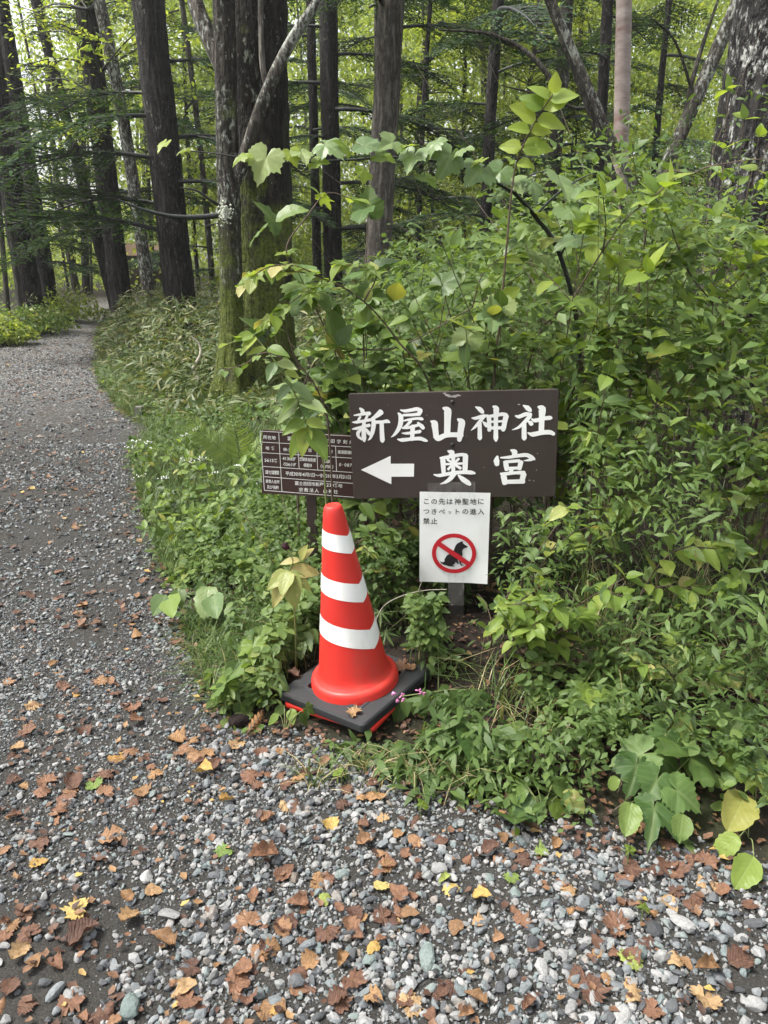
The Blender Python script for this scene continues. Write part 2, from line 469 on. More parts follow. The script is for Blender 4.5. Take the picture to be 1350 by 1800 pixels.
def make_ground():
    ax = np.concatenate([-np.geomspace(300, 9.2, 26), np.arange(-9, 4.01, 0.09), np.geomspace(4.2, 300, 34)])
    ay = np.concatenate([-np.geomspace(120, 2.2, 12), np.arange(-2, 9.0, 0.09), np.arange(9.0, 34, 0.3), np.geomspace(34.5, 400, 24)])
    X, Y = np.meshgrid(ax, ay)
    Z = ground_z(X.ravel(), Y.ravel())
    d = veg_dist(X.ravel(), Y.ravel())
    V = np.stack([X.ravel(), Y.ravel(), Z], -1)
    nx, ny = len(ax), len(ay)
    i = (np.arange(ny - 1)[:, None] * nx + np.arange(nx - 1)[None]).ravel()
    Q = np.stack([i, i + 1, i + nx + 1, i + nx], -1)
    wob = d + 0.22 * (n2(V[:, 0], V[:, 1], 2.6, 21) - 0.5)
    m, nt, out = new_mat('forest_ground')
    ob = coords(nt)
    a = nt.nodes.new('ShaderNodeAttribute'); a.attribute_name = 'tint'
    veg = a.outputs['Fac']
    sand = ramp_n(nt, noise_n(nt, ob, 220.0, 5.0, 0.75), [(0.25, (0.018, 0.017, 0.0155)), (0.52, (0.046, 0.044, 0.040)), (0.66, (0.085, 0.082, 0.075)), (0.78, (0.24, 0.235, 0.225))])
    sand = mix_n(nt, math_n(nt, 'MULTIPLY', noise_n(nt, ob, 2.3, 3.0), 0.6), sand, (0.55, 0.52, 0.48, 1), 'MULTIPLY')
    # gravel too far off to be picked apart
    vo = nt.nodes.new('ShaderNodeTexVoronoi'); vo.inputs['Scale'].default_value = 42.0
    nt.links.new(ob, vo.inputs['Vector'])
    bw = node(nt, 'SeparateColor'); nt.links.new(vo.outputs['Color'], bw.inputs[0])
    peb = ramp_n(nt, bw.outputs[0], [(0.1, (0.07, 0.07, 0.068)), (0.5, (0.17, 0.17, 0.165)), (0.8, (0.30, 0.30, 0.29)), (1, (0.45, 0.45, 0.44))])
    peb = mix_n(nt, ramp_n(nt, vo.outputs['Distance'], [(0.3, 0.0), (0.62, 1.0)]), peb, (0.03, 0.028, 0.025, 1))
    s = node(nt, 'SeparateXYZ'); nt.links.new(ob, s.inputs[0])
    farm = ramp_n(nt, math_n(nt, 'DIVIDE', s.outputs[1], 20.0), [(0.3, 0.0), (0.5, 1.0)])
    lit = ramp_n(nt, noise_n(nt, ob, 5.0, 5.0, 0.7), [(0.52, 0.0), (0.62, 1.0)])
    peb = mix_n(nt, math_n(nt, 'MULTIPLY', lit, 0.55), peb, (0.10, 0.060, 0.036, 1))
    pathc = mix_n(nt, farm, sand, peb)
    soil = ramp_n(nt, noise_n(nt, ob, 38.0, 6.0, 0.75), [(0.3, (0.008, 0.006, 0.005)), (0.55, (0.024, 0.018, 0.014)), (0.72, (0.055, 0.036, 0.024)), (0.8, (0.11, 0.075, 0.045))])
    moss = ramp_n(nt, noise_n(nt, ob, 1.7, 4.0), [(0.5, 0.0), (0.66, 1.0)])
    soil = mix_n(nt, math_n(nt, 'MULTIPLY', moss, 0.6), soil, (0.030, 0.042, 0.014, 1))
    c = mix_n(nt, veg, pathc, soil)
    p = node(nt, 'BsdfPrincipled', **{'Roughness': 0.92, 'Specular IOR Level': 0.2})
    nt.links.new(c, p.inputs['Base Color'])
    h = math_n(nt, 'ADD', noise_n(nt, ob, 120.0, 5.0, 0.7), math_n(nt, 'MULTIPLY', math_n(nt, 'SUBTRACT', 1.0, vo.outputs['Distance']), 0.7))
    nt.links.new(bump_n(nt, h, 0.8, 0.012), p.inputs['Normal'])
    nt.links.new(p.outputs[0], out.inputs[0])
    me = mesh_np('ground', V, quads=Q, mat=m, tint_v=sstep(-0.06, 0.10, wob))
    tag(link('ground', me), 'grey gravel path and dark leaf-littered forest floor beside it', kind='structure')
make_ground()

# ------------------------------------------------------------------ gravel
def ico():
    t = (1 + 5 ** 0.5) / 2
    V = norm(np.array([(-1, t, 0), (1, t, 0), (-1, -t, 0), (1, -t, 0), (0, -1, t), (0, 1, t), (0, -1, -t), (0, 1, -t), (t, 0, -1), (t, 0, 1), (-t, 0, -1), (-t, 0, 1)], float))
    F = np.array([(0, 11, 5), (0, 5, 1), (0, 1, 7), (0, 7, 10), (0, 10, 11), (1, 5, 9), (5, 11, 4), (11, 10, 2), (10, 7, 6), (7, 1, 8), (3, 9, 4), (3, 4, 2), (3, 2, 6), (3, 6, 8), (3, 8, 9), (4, 9, 5), (2, 4, 11), (6, 2, 10), (8, 6, 7), (9, 8, 1)])
    return V, F
ICO_V, ICO_F = ico()
OCT_V = np.array([(1, 0, 0), (-1, 0, 0), (0, 1, 0), (0, -1, 0), (0, 0, 1), (0, 0, -1)], float)
OCT_F = np.array([(0, 2, 4), (2, 1, 4), (1, 3, 4), (3, 0, 4), (2, 0, 5), (1, 2, 5), (3, 1, 5), (0, 3, 5)])
def rand_rot(n):
    q = norm(rng.normal(size=(n, 4)))
    w, x, y, z = q.T
    return np.stack([np.stack([1 - 2 * (y * y + z * z), 2 * (x * y - z * w), 2 * (x * z + y * w)], -1),
                     np.stack([2 * (x * y + z * w), 1 - 2 * (x * x + z * z), 2 * (y * z - x * w)], -1),
                     np.stack([2 * (x * z - y * w), 2 * (y * z + x * w), 1 - 2 * (x * x + y * y)], -1)], 1)
STONE_RAMP = [(0.0, (0.035, 0.037, 0.039)), (0.14, (0.081, 0.084, 0.089)), (0.32, (0.130, 0.141, 0.146)), (0.46, (0.130, 0.158, 0.157)), (0.58, (0.204, 0.201, 0.192)),
              (0.74, (0.218, 0.222, 0.221)), (0.90, (0.260, 0.260, 0.256)), (0.96, (0.176, 0.148, 0.121)), (1.0, (0.317, 0.313, 0.306))]
def stone_mat(per, name='gravel_stone', stops=STONE_RAMP):
    m, nt, out = new_mat(name)
    r = rnd_socket(nt, per)
    c = ramp_n(nt, r, stops)
    ob = coords(nt)
    n = noise_n(nt, ob, 160.0 if per == 'tint' else 3.0, 4.0, 0.65)
    c = mix_n(nt, 1.0, c, ramp_n(nt, n, [(0.25, 0.62), (0.75, 1.2)]), 'MULTIPLY')
    p = node(nt, 'BsdfPrincipled', **{'Roughness': 0.72, 'Specular IOR Level': 0.35})
    nt.links.new(c, p.inputs['Base Color'])
    nt.links.new(bump_n(nt, noise_n(nt, ob, 300.0 if per == 'tint' else 7.0, 4.0, 0.7), 0.5, 0.002 if per == 'tint' else 0.05), p.inputs['Normal'])
    nt.links.new(p.outputs[0], out.inputs[0])
    return m
STONE_MAT = stone_mat('tint')
STONE_TONES = {'pale whitish': stone_mat('object', 'stone_pale', [(0, (0.23, 0.23, 0.225)), (1, (0.37, 0.365, 0.355))]), 'blue-grey': stone_mat('object', 'stone_blue_grey', [(0, (0.15, 0.165, 0.175)), (1, (0.25, 0.265, 0.27))]),
               'greenish grey': stone_mat('object', 'stone_greenish', [(0, (0.15, 0.19, 0.18)), (1, (0.24, 0.28, 0.265))]), 'dark grey': stone_mat('object', 'stone_dark', [(0, (0.055, 0.058, 0.062)), (1, (0.11, 0.115, 0.12))])}

def merge_stones(x, y, r, TV, TF, jit=0.28, lift=0.35):
    n = len(x)
    k = len(TV)
    V = TV[None] * (1 + rng.uniform(-jit, jit, (n, k, 1)))
    sc = np.stack([rng.uniform(0.85, 1.5, n), rng.uniform(0.75, 1.1, n), rng.uniform(0.5, 0.9, n)], -1)
    V = V * sc[:, None] * r[:, None, None]
    V = np.einsum('nij,nkj->nki', rand_rot(n), V)
    V[..., 2] *= 0.8
    c = np.stack([x, y, ground_z(x, y) + r * lift], -1)
    V = (V + c[:, None]).reshape(-1, 3)
    F = (TF[None] + (np.arange(n) * k)[:, None, None]).reshape(-1, 3)
    return V, F, np.repeat(rng.random(n) ** np.where((x < -0.6) | (y > 3.3), 1.35, 1.0), k)
def sample_gravel(n, y0, y1, x0, x1):
    x = rng.uniform(x0, x1, n); y = rng.uniform(y0, y1, n)
    d = veg_dist(x, y)
    bare = n2(x, y, 2.4, 31, 4)
    keep = (d < rng.uniform(-0.05, 0.12, n)) & (bare < rng.uniform(0.50, 0.76, n) - 0.07 * sstep(-0.3, -1.2, x))
    px, py, dep = project(np.stack([x, y, np.zeros(n)], -1))
    keep &= (dep > 0.3) & (px > -260) & (px < 1600) & (py < 1980)
    return x[keep], y[keep]
def make_gravel():
    allV, allF, allK, off = [], [], [], 0
    for n, y0, y1, x0, x1, med, sg, lo, hi, tpl, lift in [
            (58000, 0.72, 3.3, -1.9, 1.7, 0.0058, 0.44, 0.0032, 0.016, 'i', 0.40), (80000, 0.72, 3.3, -1.9, 1.7, 0.0034, 0.3, 0.002, 0.006, 'o', 0.3),
            (23000, 3.3, 6.5, -3.6, -0.2, 0.010, 0.4, 0.005, 0.021, 'o', 0.35), (16000, 6.5, 16, -8, -2.0, 0.016, 0.4, 0.008, 0.03, 'o', 0.25)]:
        x, y = sample_gravel(n, y0, y1, x0, x1)
        r = np.clip(np.exp(rng.normal(math.log(med), sg, len(x))), lo, hi)
        r = r * np.where((x < -0.35 - 0.1 * y) & (y > 1.4), 0.78, 1.0)
        V, F, K = merge_stones(x, y, r, ICO_V if tpl == 'i' else OCT_V, ICO_F if tpl == 'i' else OCT_F, lift=lift)
        allV.append(V); allF.append(F + off); allK.append(K); off += len(V)
    me = mesh_np('gravel', np.concatenate(allV), tris=np.concatenate(allF), mat=STONE_MAT, tint_v=np.concatenate(allK), smooth=False)
    tag(link('gravel', me), 'crushed grey gravel covering the path', 'gravel', kind='stuff')
make_gravel()

def stone_protos(n):
    out = []
    for k in range(n):
        bmV, bmF = ICO_V.copy(), ICO_F.copy()
        # one subdivision, then cut by planes for crushed facets
        edge = {}; V = [tuple(v) for v in bmV]; F = []
        def midp(a, b):
            key = (min(a, b), max(a, b))
            if key not in edge:
                edge[key] = len(V); V.append(tuple(norm(np.array(V[a]) + np.array(V[b]))))
            return edge[key]
        for a, b, c in bmF:
            ab, bc, ca = midp(a, b), midp(b, c), midp(c, a)
            F += [(a, ab, ca), (b, bc, ab), (c, ca, bc), (ab, bc, ca)]
        V = np.array(V)
        for _ in range(9):
            nrm = norm(rng.normal(size=3)); dd = rng.uniform(0.55, 0.85)
            over = V @ nrm - dd
            V = V - np.maximum(over, 0)[:, None] * nrm
        V = V * np.array([rng.uniform(1.0, 1.5), rng.uniform(0.8, 1.05), rng.uniform(0.55, 0.85)])
        V += rng.normal(size=V.shape) * 0.02
        out.append({t: mesh_np('stone', V, tris=F, mat=m, smooth=False) for t, m in STONE_TONES.items()})
    return out
STONE_PROTO = stone_protos(8)
# the larger stones one can pick out, given where they lie
BIG_STONES_PX = [(1148, 1635, 17), (1198, 1625, 18), (1098, 1610, 16), (1280, 1640, 13), (1126, 1676, 13), (951, 1703, 17), (937, 1660, 15), (990, 1680, 15), (1024, 1587, 13),
                 (850, 1500, 14), (857, 1488, 13), (772, 1530, 14), (752, 1685, 18), (1092, 1790, 20), (1327, 1770, 18), (128, 1550, 12), (258, 1545, 13), (298, 1612, 18), (350, 1650, 13),
                 (230, 1775, 24), (98, 1748, 14), (180, 1480, 9), (1075, 1500, 11), (1050, 1560, 12), (906, 1570, 10), (1325, 1627, 13), (600, 1540, 13), (618, 1680, 12), (540, 1665, 12), (650, 1690, 15),
                 (520, 1730, 18), (560, 1460, 10), (404, 1425, 11), (396, 1325, 12), (365, 1380, 9), (300, 1335, 9), (1005, 1775, 13), (1180, 1775, 14), (75, 1595, 12), (350, 1787, 14), (1155, 1712, 10)]
# ------------------------------------------------------------------ fallen leaves
def outline_leaf(kind, n=18):
    """half-outline (w, v) of a leaf blade, length 1"""
    v = np.linspace(0, 1, n)
    if kind == 'ovate':
        w = 0.36 * np.sin(np.pi * v ** 0.72) ** 0.85 * (1 - 0.25 * v)
    elif kind == 'lance':
        w = 0.20 * np.sin(np.pi * v ** 0.8) ** 0.9
    elif kind == 'round':
        w = 0.46 * np.sin(np.pi * v ** 0.85) ** 0.6
    elif kind == 'birch':
        w = 0.40 * np.sin(np.pi * v ** 0.62) ** 0.8 * (1 - 0.2 * v)
    return w, v
def blade_mesh(name, kind, mat, seg=7, fold=0.12, droop=0.25, tooth=0.0, seed=0, curl=0.0, rag=0.0, width=1.0):
    """a leaf blade: base at the origin, length 1 along +Y, face up +Z"""
    r = np.random.default_rng(seed)
    n = seg + 1
    w, v = outline_leaf(kind, n)
    w = w * width
    V, U, Q, T = [], [], [], []
    cols = (-1, -0.5, 0, 0.5, 1)
    for i in range(n):
        for c in cols:
            ww = w[i]
            if abs(c) == 1:
                ww *= 1 + (tooth if i % 2 else -tooth) + rag * r.uniform(-1, 0.6)
            x = c * ww
            z = fold * abs(x) - droop * v[i] ** 2 * 0.6 + curl * (x / max(w.max(), 0.01)) ** 2 * (0.4 + v[i])
            z += rag * 0.25 * r.normal()
            V.append((x, v[i] * (1 - 0.1 * droop * v[i]), z)); U.append((0.5 + c * 0.5 * w[i] / max(w.max(), 1e-3), v[i]))
    k = len(cols)
    for i in range(n - 1):
        for c in range(k - 1):
            a = i * k + c
            Q.append((a, a + 1, a + 1 + k, a + k))
    return mesh_np(name, V, quads=Q, mat=mat, uv_v=U)
def lobed_mesh(name, mat, lobes, seed=0, fold=0.1, droop=0.2, tooth=0.06, curl=0.0, rag=0.0, sinus=0.5, n=42):
    """a palmately lobed, toothed leaf; lobes = [(angle from +Y in degrees, length)]; sinus: depth kept between the lobes"""
    r = np.random.default_rng(seed)
    th = np.linspace(-168, 168, n)
    la = np.array([a for a, _ in lobes], float); ll = np.array([l for _, l in lobes], float)
    gap = np.min(np.diff(np.sort(la))) if len(la) > 1 else 60
    th = np.sort(np.concatenate([th[np.min(np.abs(th[:, None] - la[None]), 1) > 3.5], la]))
    n = len(th)
    rad = np.zeros(n)
    for a, l in zip(la, ll):
        x = np.abs(th - a) / (gap * 0.5)
        rad = np.maximum(rad, l * (sinus + (1 - sinus) * np.clip(1 - x, 0, 1) ** 1.5))
    edge = np.clip((168 - np.abs(th)) / 40, 0, 1)
    rad = np.maximum(rad, sinus * np.interp(th, np.sort(la), ll[np.argsort(la)]) ) * (0.55 + 0.45 * edge)
    rad *= 1 + 0.06 * (np.arange(n) % 2 * 2 - 1) * (np.abs(th[:, None] - la[None]).min(1) > 3) + rag * r.uniform(-0.8, 0.35, n)
    t = np.radians(th)
    V, U = [(0, 0, 0)], [(0.5, 0.2)]
    ph = r.uniform(0, 6.28, 3)
    for f in (0.45, 1.0):
        for k in range(n):
            x, y = rad[k] * f * math.sin(t[k]), rad[k] * f * math.cos(t[k])
            rr = math.hypot(x, y)
            mid = np.abs(th[k] - la).min() / (gap * 0.5)
            z = fold * abs(x) * 0.7 - droop * rr * rr + curl * rr * rr * (0.6 + 0.6 * math.sin(3 * t[k] + ph[0])) + 0.05 * f * min(mid, 1) + 0.035 * f * math.sin(4 * t[k] + ph[1]) + rag * 0.18 * f * r.normal()
            V.append((x, y, z)); U.append((0.5 + 0.5 * x, 0.2 + 0.8 * max(y, -0.2)))
    T, Q = [], []
    for k in range(n - 1):
        T.append((0, 2 + k, 1 + k)); Q.append((1 + k, 2 + k, 2 + n + k, 1 + n + k))
    return mesh_np(name, V, tris=T, quads=Q, mat=mat, uv_v=U)

def litter_mat(name, stops, per='object', rough=0.62):
    m, nt, out = new_mat(name)
    c = ramp_n(nt, rnd_socket(nt, per), stops)
    ob = coords(nt)
    n1 = noise_n(nt, ob, 5.0 if per == 'object' else 60.0, 5.0, 0.7)
    c = mix_n(nt, 1.0, c, ramp_n(nt, n1, [(0.25, 0.42), (0.6, 1.12)]), 'MULTIPLY')
    if per == 'object':
        uv = coords(nt, 'UV'); s = node(nt, 'SeparateXYZ'); nt.links.new(uv, s.inputs[0])
        du = math_n(nt, 'ABSOLUTE', math_n(nt, 'SUBTRACT', s.outputs[0], 0.5))
        ph = math_n(nt, 'SUBTRACT', math_n(nt, 'MULTIPLY', s.outputs[1], 8.0), math_n(nt, 'MULTIPLY', du, 7.0))
        fr = math_n(nt, 'ABSOLUTE', math_n(nt, 'SUBTRACT', math_n(nt, 'FRACT', ph), 0.5))
        v = math_n(nt, 'MAXIMUM', math_n(nt, 'SUBTRACT', 1.0, math_n(nt, 'MULTIPLY', du, 20.0), clamp=True), math_n(nt, 'MULTIPLY', math_n(nt, 'SUBTRACT', 1.0, math_n(nt, 'MULTIPLY', fr, 8.0), clamp=True), 0.5))
        c = mix_n(nt, math_n(nt, 'MULTIPLY', v, 0.14), c, (0.30, 0.17, 0.08, 1))
    p = node(nt, 'BsdfPrincipled', **{'Roughness': rough, 'Specular IOR Level': 0.4})
    nt.links.new(c, p.inputs['Base Color'])
    if per == 'object':
        nt.links.new(bump_n(nt, math_n(nt, 'ADD', n1, math_n(nt, 'MULTIPLY', fr, 0.35)), 0.35, 0.05), p.inputs['Normal'])
    t = node(nt, 'BsdfTranslucent'); nt.links.new(c, t.inputs['Color'])
    mx = node(nt, 'MixShader'); mx.inputs[0].default_value = 0.15
    nt.links.new(p.outputs[0], mx.inputs[1]); nt.links.new(t.outputs[0], mx.inputs[2])
    nt.links.new(mx.outputs[0], out.inputs[0])
    return m
RUSSET = litter_mat('fallen_leaf_russet', [(0, (0.075, 0.036, 0.024)), (0.4, (0.135, 0.066, 0.040)), (0.75, (0.20, 0.10, 0.055)), (1, (0.29, 0.165, 0.085))])
TAN = litter_mat('fallen_leaf_tan', [(0, (0.19, 0.105, 0.050)), (0.5, (0.27, 0.15, 0.065)), (1, (0.36, 0.24, 0.12))])
GOLD = litter_mat('fallen_leaf_yellow', [(0, (0.33, 0.18, 0.05)), (0.5, (0.40, 0.26, 0.075)), (1, (0.46, 0.37, 0.13))])
GREENISH = litter_mat('fallen_leaf_green', [(0, (0.12, 0.19, 0.04)), (1, (0.26, 0.30, 0.07))])
LITTER_ALL = litter_mat('leaf_litter', [(0, (0.05, 0.026, 0.018)), (0.5, (0.11, 0.055, 0.032)), (0.85, (0.18, 0.095, 0.05)), (0.96, (0.27, 0.16, 0.07)), (1, (0.42, 0.30, 0.08))], per='tint')
L5 = [(-100, 0.42), (-52, 0.68), (0, 0.82), (52, 0.66), (100, 0.40)]
L5b = [(-120, 0.40), (-58, 0.62), (0, 0.72), (58, 0.66), (118, 0.44)]
FALLEN = {}
for nm, mt in (('russet', RUSSET), ('tan', TAN), ('gold', GOLD), ('green', GREENISH)):
    FALLEN[nm] = [blade_mesh('fallen_leaf', 'birch', mt, 10, 0.1, 0.05, 0.05, 1, 0.16, 0.22), blade_mesh('fallen_leaf', 'round', mt, 10, 0.2, 0.5, 0.08, 2, 0.45, 0.25),
                  lobed_mesh('fallen_leaf', mt, L5b, 3, 0.05, 0.0, 0.25, 0.6, 0.34, 0.8), lobed_mesh('fallen_leaf', mt, L5b, 4, 0.1, 0.35, 0.2, -0.2, 0.38, 0.72),
                  blade_mesh('fallen_leaf', 'round', mt, 9, -0.15, 0.6, 0.06, 5, -0.35, 0.3), blade_mesh('fallen_leaf', 'birch', mt, 9, 0.45, -0.4, 0.06, 6, 0.55, 0.26)]
FL_LABEL = {'russet': 'crumpled russet-brown leaf', 'tan': 'dry tan-orange leaf', 'gold': 'yellow fallen leaf', 'green': 'green fallen leaf'}
FL_GRP = {'russet': 'russet-brown leaves fallen on the gravel', 'tan': 'tan leaves fallen on the gravel', 'gold': 'yellow leaves fallen on the gravel', 'green': 'green leaves fallen on the gravel'}
# the ones that stand out in the photograph: x, y, width in px, kind
def where_px(px, py):
    col = ('at the left edge' if px < 150 else 'left of centre' if px < 480 else 'in the middle' if px < 820 else 'right of centre' if px < 1150 else 'at the right edge')
    row = ('of the bottom strip of gravel' if py > 1700 else 'of the gravel below the cone and bank' if py > 1540 else 'of the gravel just before the bank' if py > 1380 else 'of the gravel level with the cone foot' if py > 1180 else 'of the path beyond the cone')
    return col + ' ' + row
FALL_PX = [(290, 1660, 52, 't'), (325, 1742, 55, 'g'), (340, 1765, 50, 't'), (478, 1775, 62, 't'), (735, 1762, 48, 't'), (545, 1695, 40, 't'), (780, 1745, 56, 'r'), (838, 1765, 45, 't'), (1108, 1748, 56, 't'), (1245, 1780, 52, 'g'),
           (1135, 1785, 40, 'r'), (800, 1632, 40, 't'), (845, 1582, 38, 'g'), (840, 1625, 30, 'g'), (672, 1560, 40, 'g'), (635, 1455, 36, 'g'), (660, 1405, 44, 't'), (572, 1555, 36, 't'), (446, 1575, 36, 'r'), (465, 1515, 62, 'r'),
           (500, 1540, 50, 'r'), (385, 1508, 34, 'n'), (1010, 1715, 48, 'r'), (1060, 1745, 56, 'r'), (1130, 1655, 46, 'r'), (1068, 1620, 48, 'r'), (1120, 1590, 50, 'r'), (1180, 1530, 62, 'r'), (1220, 1590, 60, 'r'), (1300, 1690, 62, 'r'),
           (1240, 1710, 56, 't'), (884, 1480, 36, 't'), (976, 1490, 34, 't'), (1150, 1535, 40, 'r'), (1008, 1565, 36, 't'), (772, 1480, 38, 'r'), (735, 1535, 40, 'r'), (700, 1575, 46, 'r'), (690, 1615, 50, 'r'), (950, 1505, 36, 'n'),
           (228, 1420, 44, 'r'), (250, 1398, 36, 'g'), (205, 1338, 36, 'g'), (310, 1306, 40, 'g'), (360, 1365, 40, 'g'), (418, 1310, 46, 't'), (400, 1415, 34, 'g'), (432, 1362, 40, 'r'), (345, 1335, 40, 'r'), (130, 1385, 40, 'r'),
           (75, 1400, 50, 'r'), (140, 1605, 60, 'r'), (120, 1605, 46, 'g'), (145, 1655, 64, 'r'), (68, 1523, 36, 'g'), (8, 1500, 30, 'r'), (200, 1478, 60, 'r'), (180, 1500, 60, 'r'), (230, 1620, 46, 't'), (225, 1585, 30, 'g'),
           (270, 1570, 36, 't'), (100, 1700, 34, 'r'), (20, 1740, 44, 'r'), (115, 1780, 50, 'r'), (175, 1790, 60, 'r'), (60, 1770, 36, 'r'), (430, 1610, 50, 'r'), (600, 1690, 40, 't'), (655, 1760, 40, 't'), (545, 1360, 44, 'r'),
           (820, 1790, 36, 'r'), (700, 1760, 36, 'r'), (930, 1770, 40, 'r'), (1190, 1690, 40, 't'), (1310, 1600, 30, 'r'), (905, 1600, 26, 'r'), (1040, 1490, 26, 'r'), (1235, 1555, 40, 't'), (520, 1420, 36, 'r'), (470, 1445, 34, 'r'),
           (500, 1320, 40, 't'), (600, 1410, 30, 'r'), (700, 1470, 30, 't'), (285, 1235, 30, 'r'), (235, 1255, 30, 'r'), (150, 1290, 34, 'r'), (60, 1290, 34, 'r'), (30, 1320, 30, 't'), (190, 1200, 30, 'r'), (120, 1210, 26, 'r'), (240, 1120, 24, 't')]
KEY = {'t': 'tan', 'g': 'gold', 'r': 'russet', 'n': 'green'}
def make_fallen():
    pts = [(a, b, c, KEY['t' if (d == 'g' and i % 2) else d]) for i, (a, b, c, d) in enumerate(FALL_PX)]
    tries = 0
    while len(pts) < 285 and tries < 20000:
        tries += 1
        px, py = rng.uniform(-15, 1365), 1810 - 900 * rng.random() ** 1.15
        g = gnd(px, py)
        if vd(g[0], g[1]) > 0.25: continue
        cl = n2(np.array([g[0]]), np.array([g[1]]), 1.8, 77)[0]
        if rng.random() > sstep(0.35, 0.62, cl): continue
        pts.append((px, py, rng.uniform(24, 52) * (0.28 + 0.72 * max(py - 800, 0) / 1000), rng.choice(['russet', 'tan', 'gold', 'green'], p=[0.78, 0.17, 0.035, 0.015])))
    for k, (px, py, s, kd) in enumerate(pts):
        g = gnd(px, py)
        dep = project(g)[2]
        L = s / FPX * dep * 0.92
        o = link('fallen_leaf', FALLEN[kd][int(rng.integers(6))])
        o.rotation_euler = (rng.uniform(-0.2, 0.2), rng.uniform(-0.2, 0.2) + (math.pi if rng.random() < 0.35 else 0), rng.uniform(0, 6.28))
        o.scale = (L * rng.uniform(0.85, 1.15), L, L * rng.uniform(0.4, 0.9))
        dirv = o.rotation_euler.to_matrix() @ Vector((0, 0.45 * L, 0))
        o.location = (g[0] - dirv.x, g[1] - dirv.y, gz(g[0], g[1]) + 0.010 + abs(dirv.z) * 0.5)
        tag(o, FL_LABEL[kd] + ' ' + where_px(px, py), 'fallen leaf', FL_GRP[kd])
    # the small and far ones, nobody could count them
    n = 30000
    y = np.where(rng.random(n) < 0.45, rng.uniform(0.75, 4, n), rng.uniform(4, 16, n)); x = y * rng.uniform(-0.62, 0.62, n)
    d = veg_dist(x, y)
    cl = n2(x, y, 1.3, 78)
    keep = (cl > rng.uniform(0.32, 0.66, n)) & (d < 1.2) & ((d > -0.05) | (rng.random(n) < np.where(y > 3.0, 0.6, 0.2)))
    x, y = x[keep], y[keep]
    n = len(x)
    Lz = rng.uniform(0.02, 0.055, n) * np.where(y < 3, 0.55, 1.0)
    th = rng.uniform(0, 6.28, n)
    TV = np.array([(0, 0, 0), (-0.36, 0.35, 0.12), (0, 0.45, -0.02), (0.36, 0.4, 0.14), (-0.2, 0.75, 0.05), (0.22, 0.72, 0.08), (0, 1, 0.10)])
    TF = np.array([(0, 2, 1), (0, 3, 2), (1, 2, 4), (2, 3, 5), (2, 6, 4), (2, 5, 6)])
    V = TV[None] * (1 + rng.uniform(-0.25, 0.25, (n, 7, 1))) * Lz[:, None, None]
    tl = rng.uniform(-0.5, 0.5, n)
    Vy, Vz = V[..., 1] * np.cos(tl)[:, None] - V[..., 2] * np.sin(tl)[:, None], V[..., 1] * np.sin(tl)[:, None] + V[..., 2] * np.cos(tl)[:, None]
    Vx = V[..., 0]
    W = np.stack([Vx * np.cos(th)[:, None] - Vy * np.sin(th)[:, None] + x[:, None], Vx * np.sin(th)[:, None] + Vy * np.cos(th)[:, None] + y[:, None],
                  Vz + (ground_z(x, y) + 0.014)[:, None]], -1).reshape(-1, 3)
    F = (TF[None] + (np.arange(n) * 7)[:, None, None]).reshape(-1, 3)
    me = mesh_np('leaf_litter', W, tris=F, mat=LITTER_ALL, tint_v=np.repeat(rng.random(n), 7))
    tag(link('leaf_litter', me), 'small brown leaf litter strewn over path and forest floor', 'leaf litter', kind='stuff')
make_fallen()
def make_stones():
    pts = [(px, py, s) for px, py, s in BIG_STONES_PX]
    while len(pts) < 290:
        px, py = rng.uniform(-10, 1360), 1800 - 760 * rng.random() ** 1.3
        g = gnd(px, py)
        if vd(g[0], g[1]) > 0.02: continue
        if any((px - q[0]) ** 2 + (py - q[1]) ** 2 < 18 ** 2 for q in pts): continue
        pts.append((px, py, max(5.0, rng.uniform(6.5, 11.5) * (0.45 + 0.55 * (py - 900) / 900))))
    for k, (px, py, s) in enumerate(pts):
        g = gnd(px, py)
        dep = project(g)[2]
        r = s / FPX * dep
        tone = str(rng.choice(list(STONE_TONES), p=[0.36, 0.28, 0.2, 0.16]))
        o = link('stone', STONE_PROTO[k % 8][tone])
        o.rotation_euler = (rng.uniform(-0.35, 0.35), rng.uniform(-0.35, 0.35), rng.uniform(0, 6.28))
        o.scale = (r, r, r * 0.9)
        o.location = (g[0], g[1], gz(g[0], g[1]) + r * 0.42)
        tag(o, ('big ' if s > 12.5 else 'small ') + tone + ' stone ' + where_px(px, py), 'stone', 'larger stones lying in the gravel')
make_stones()


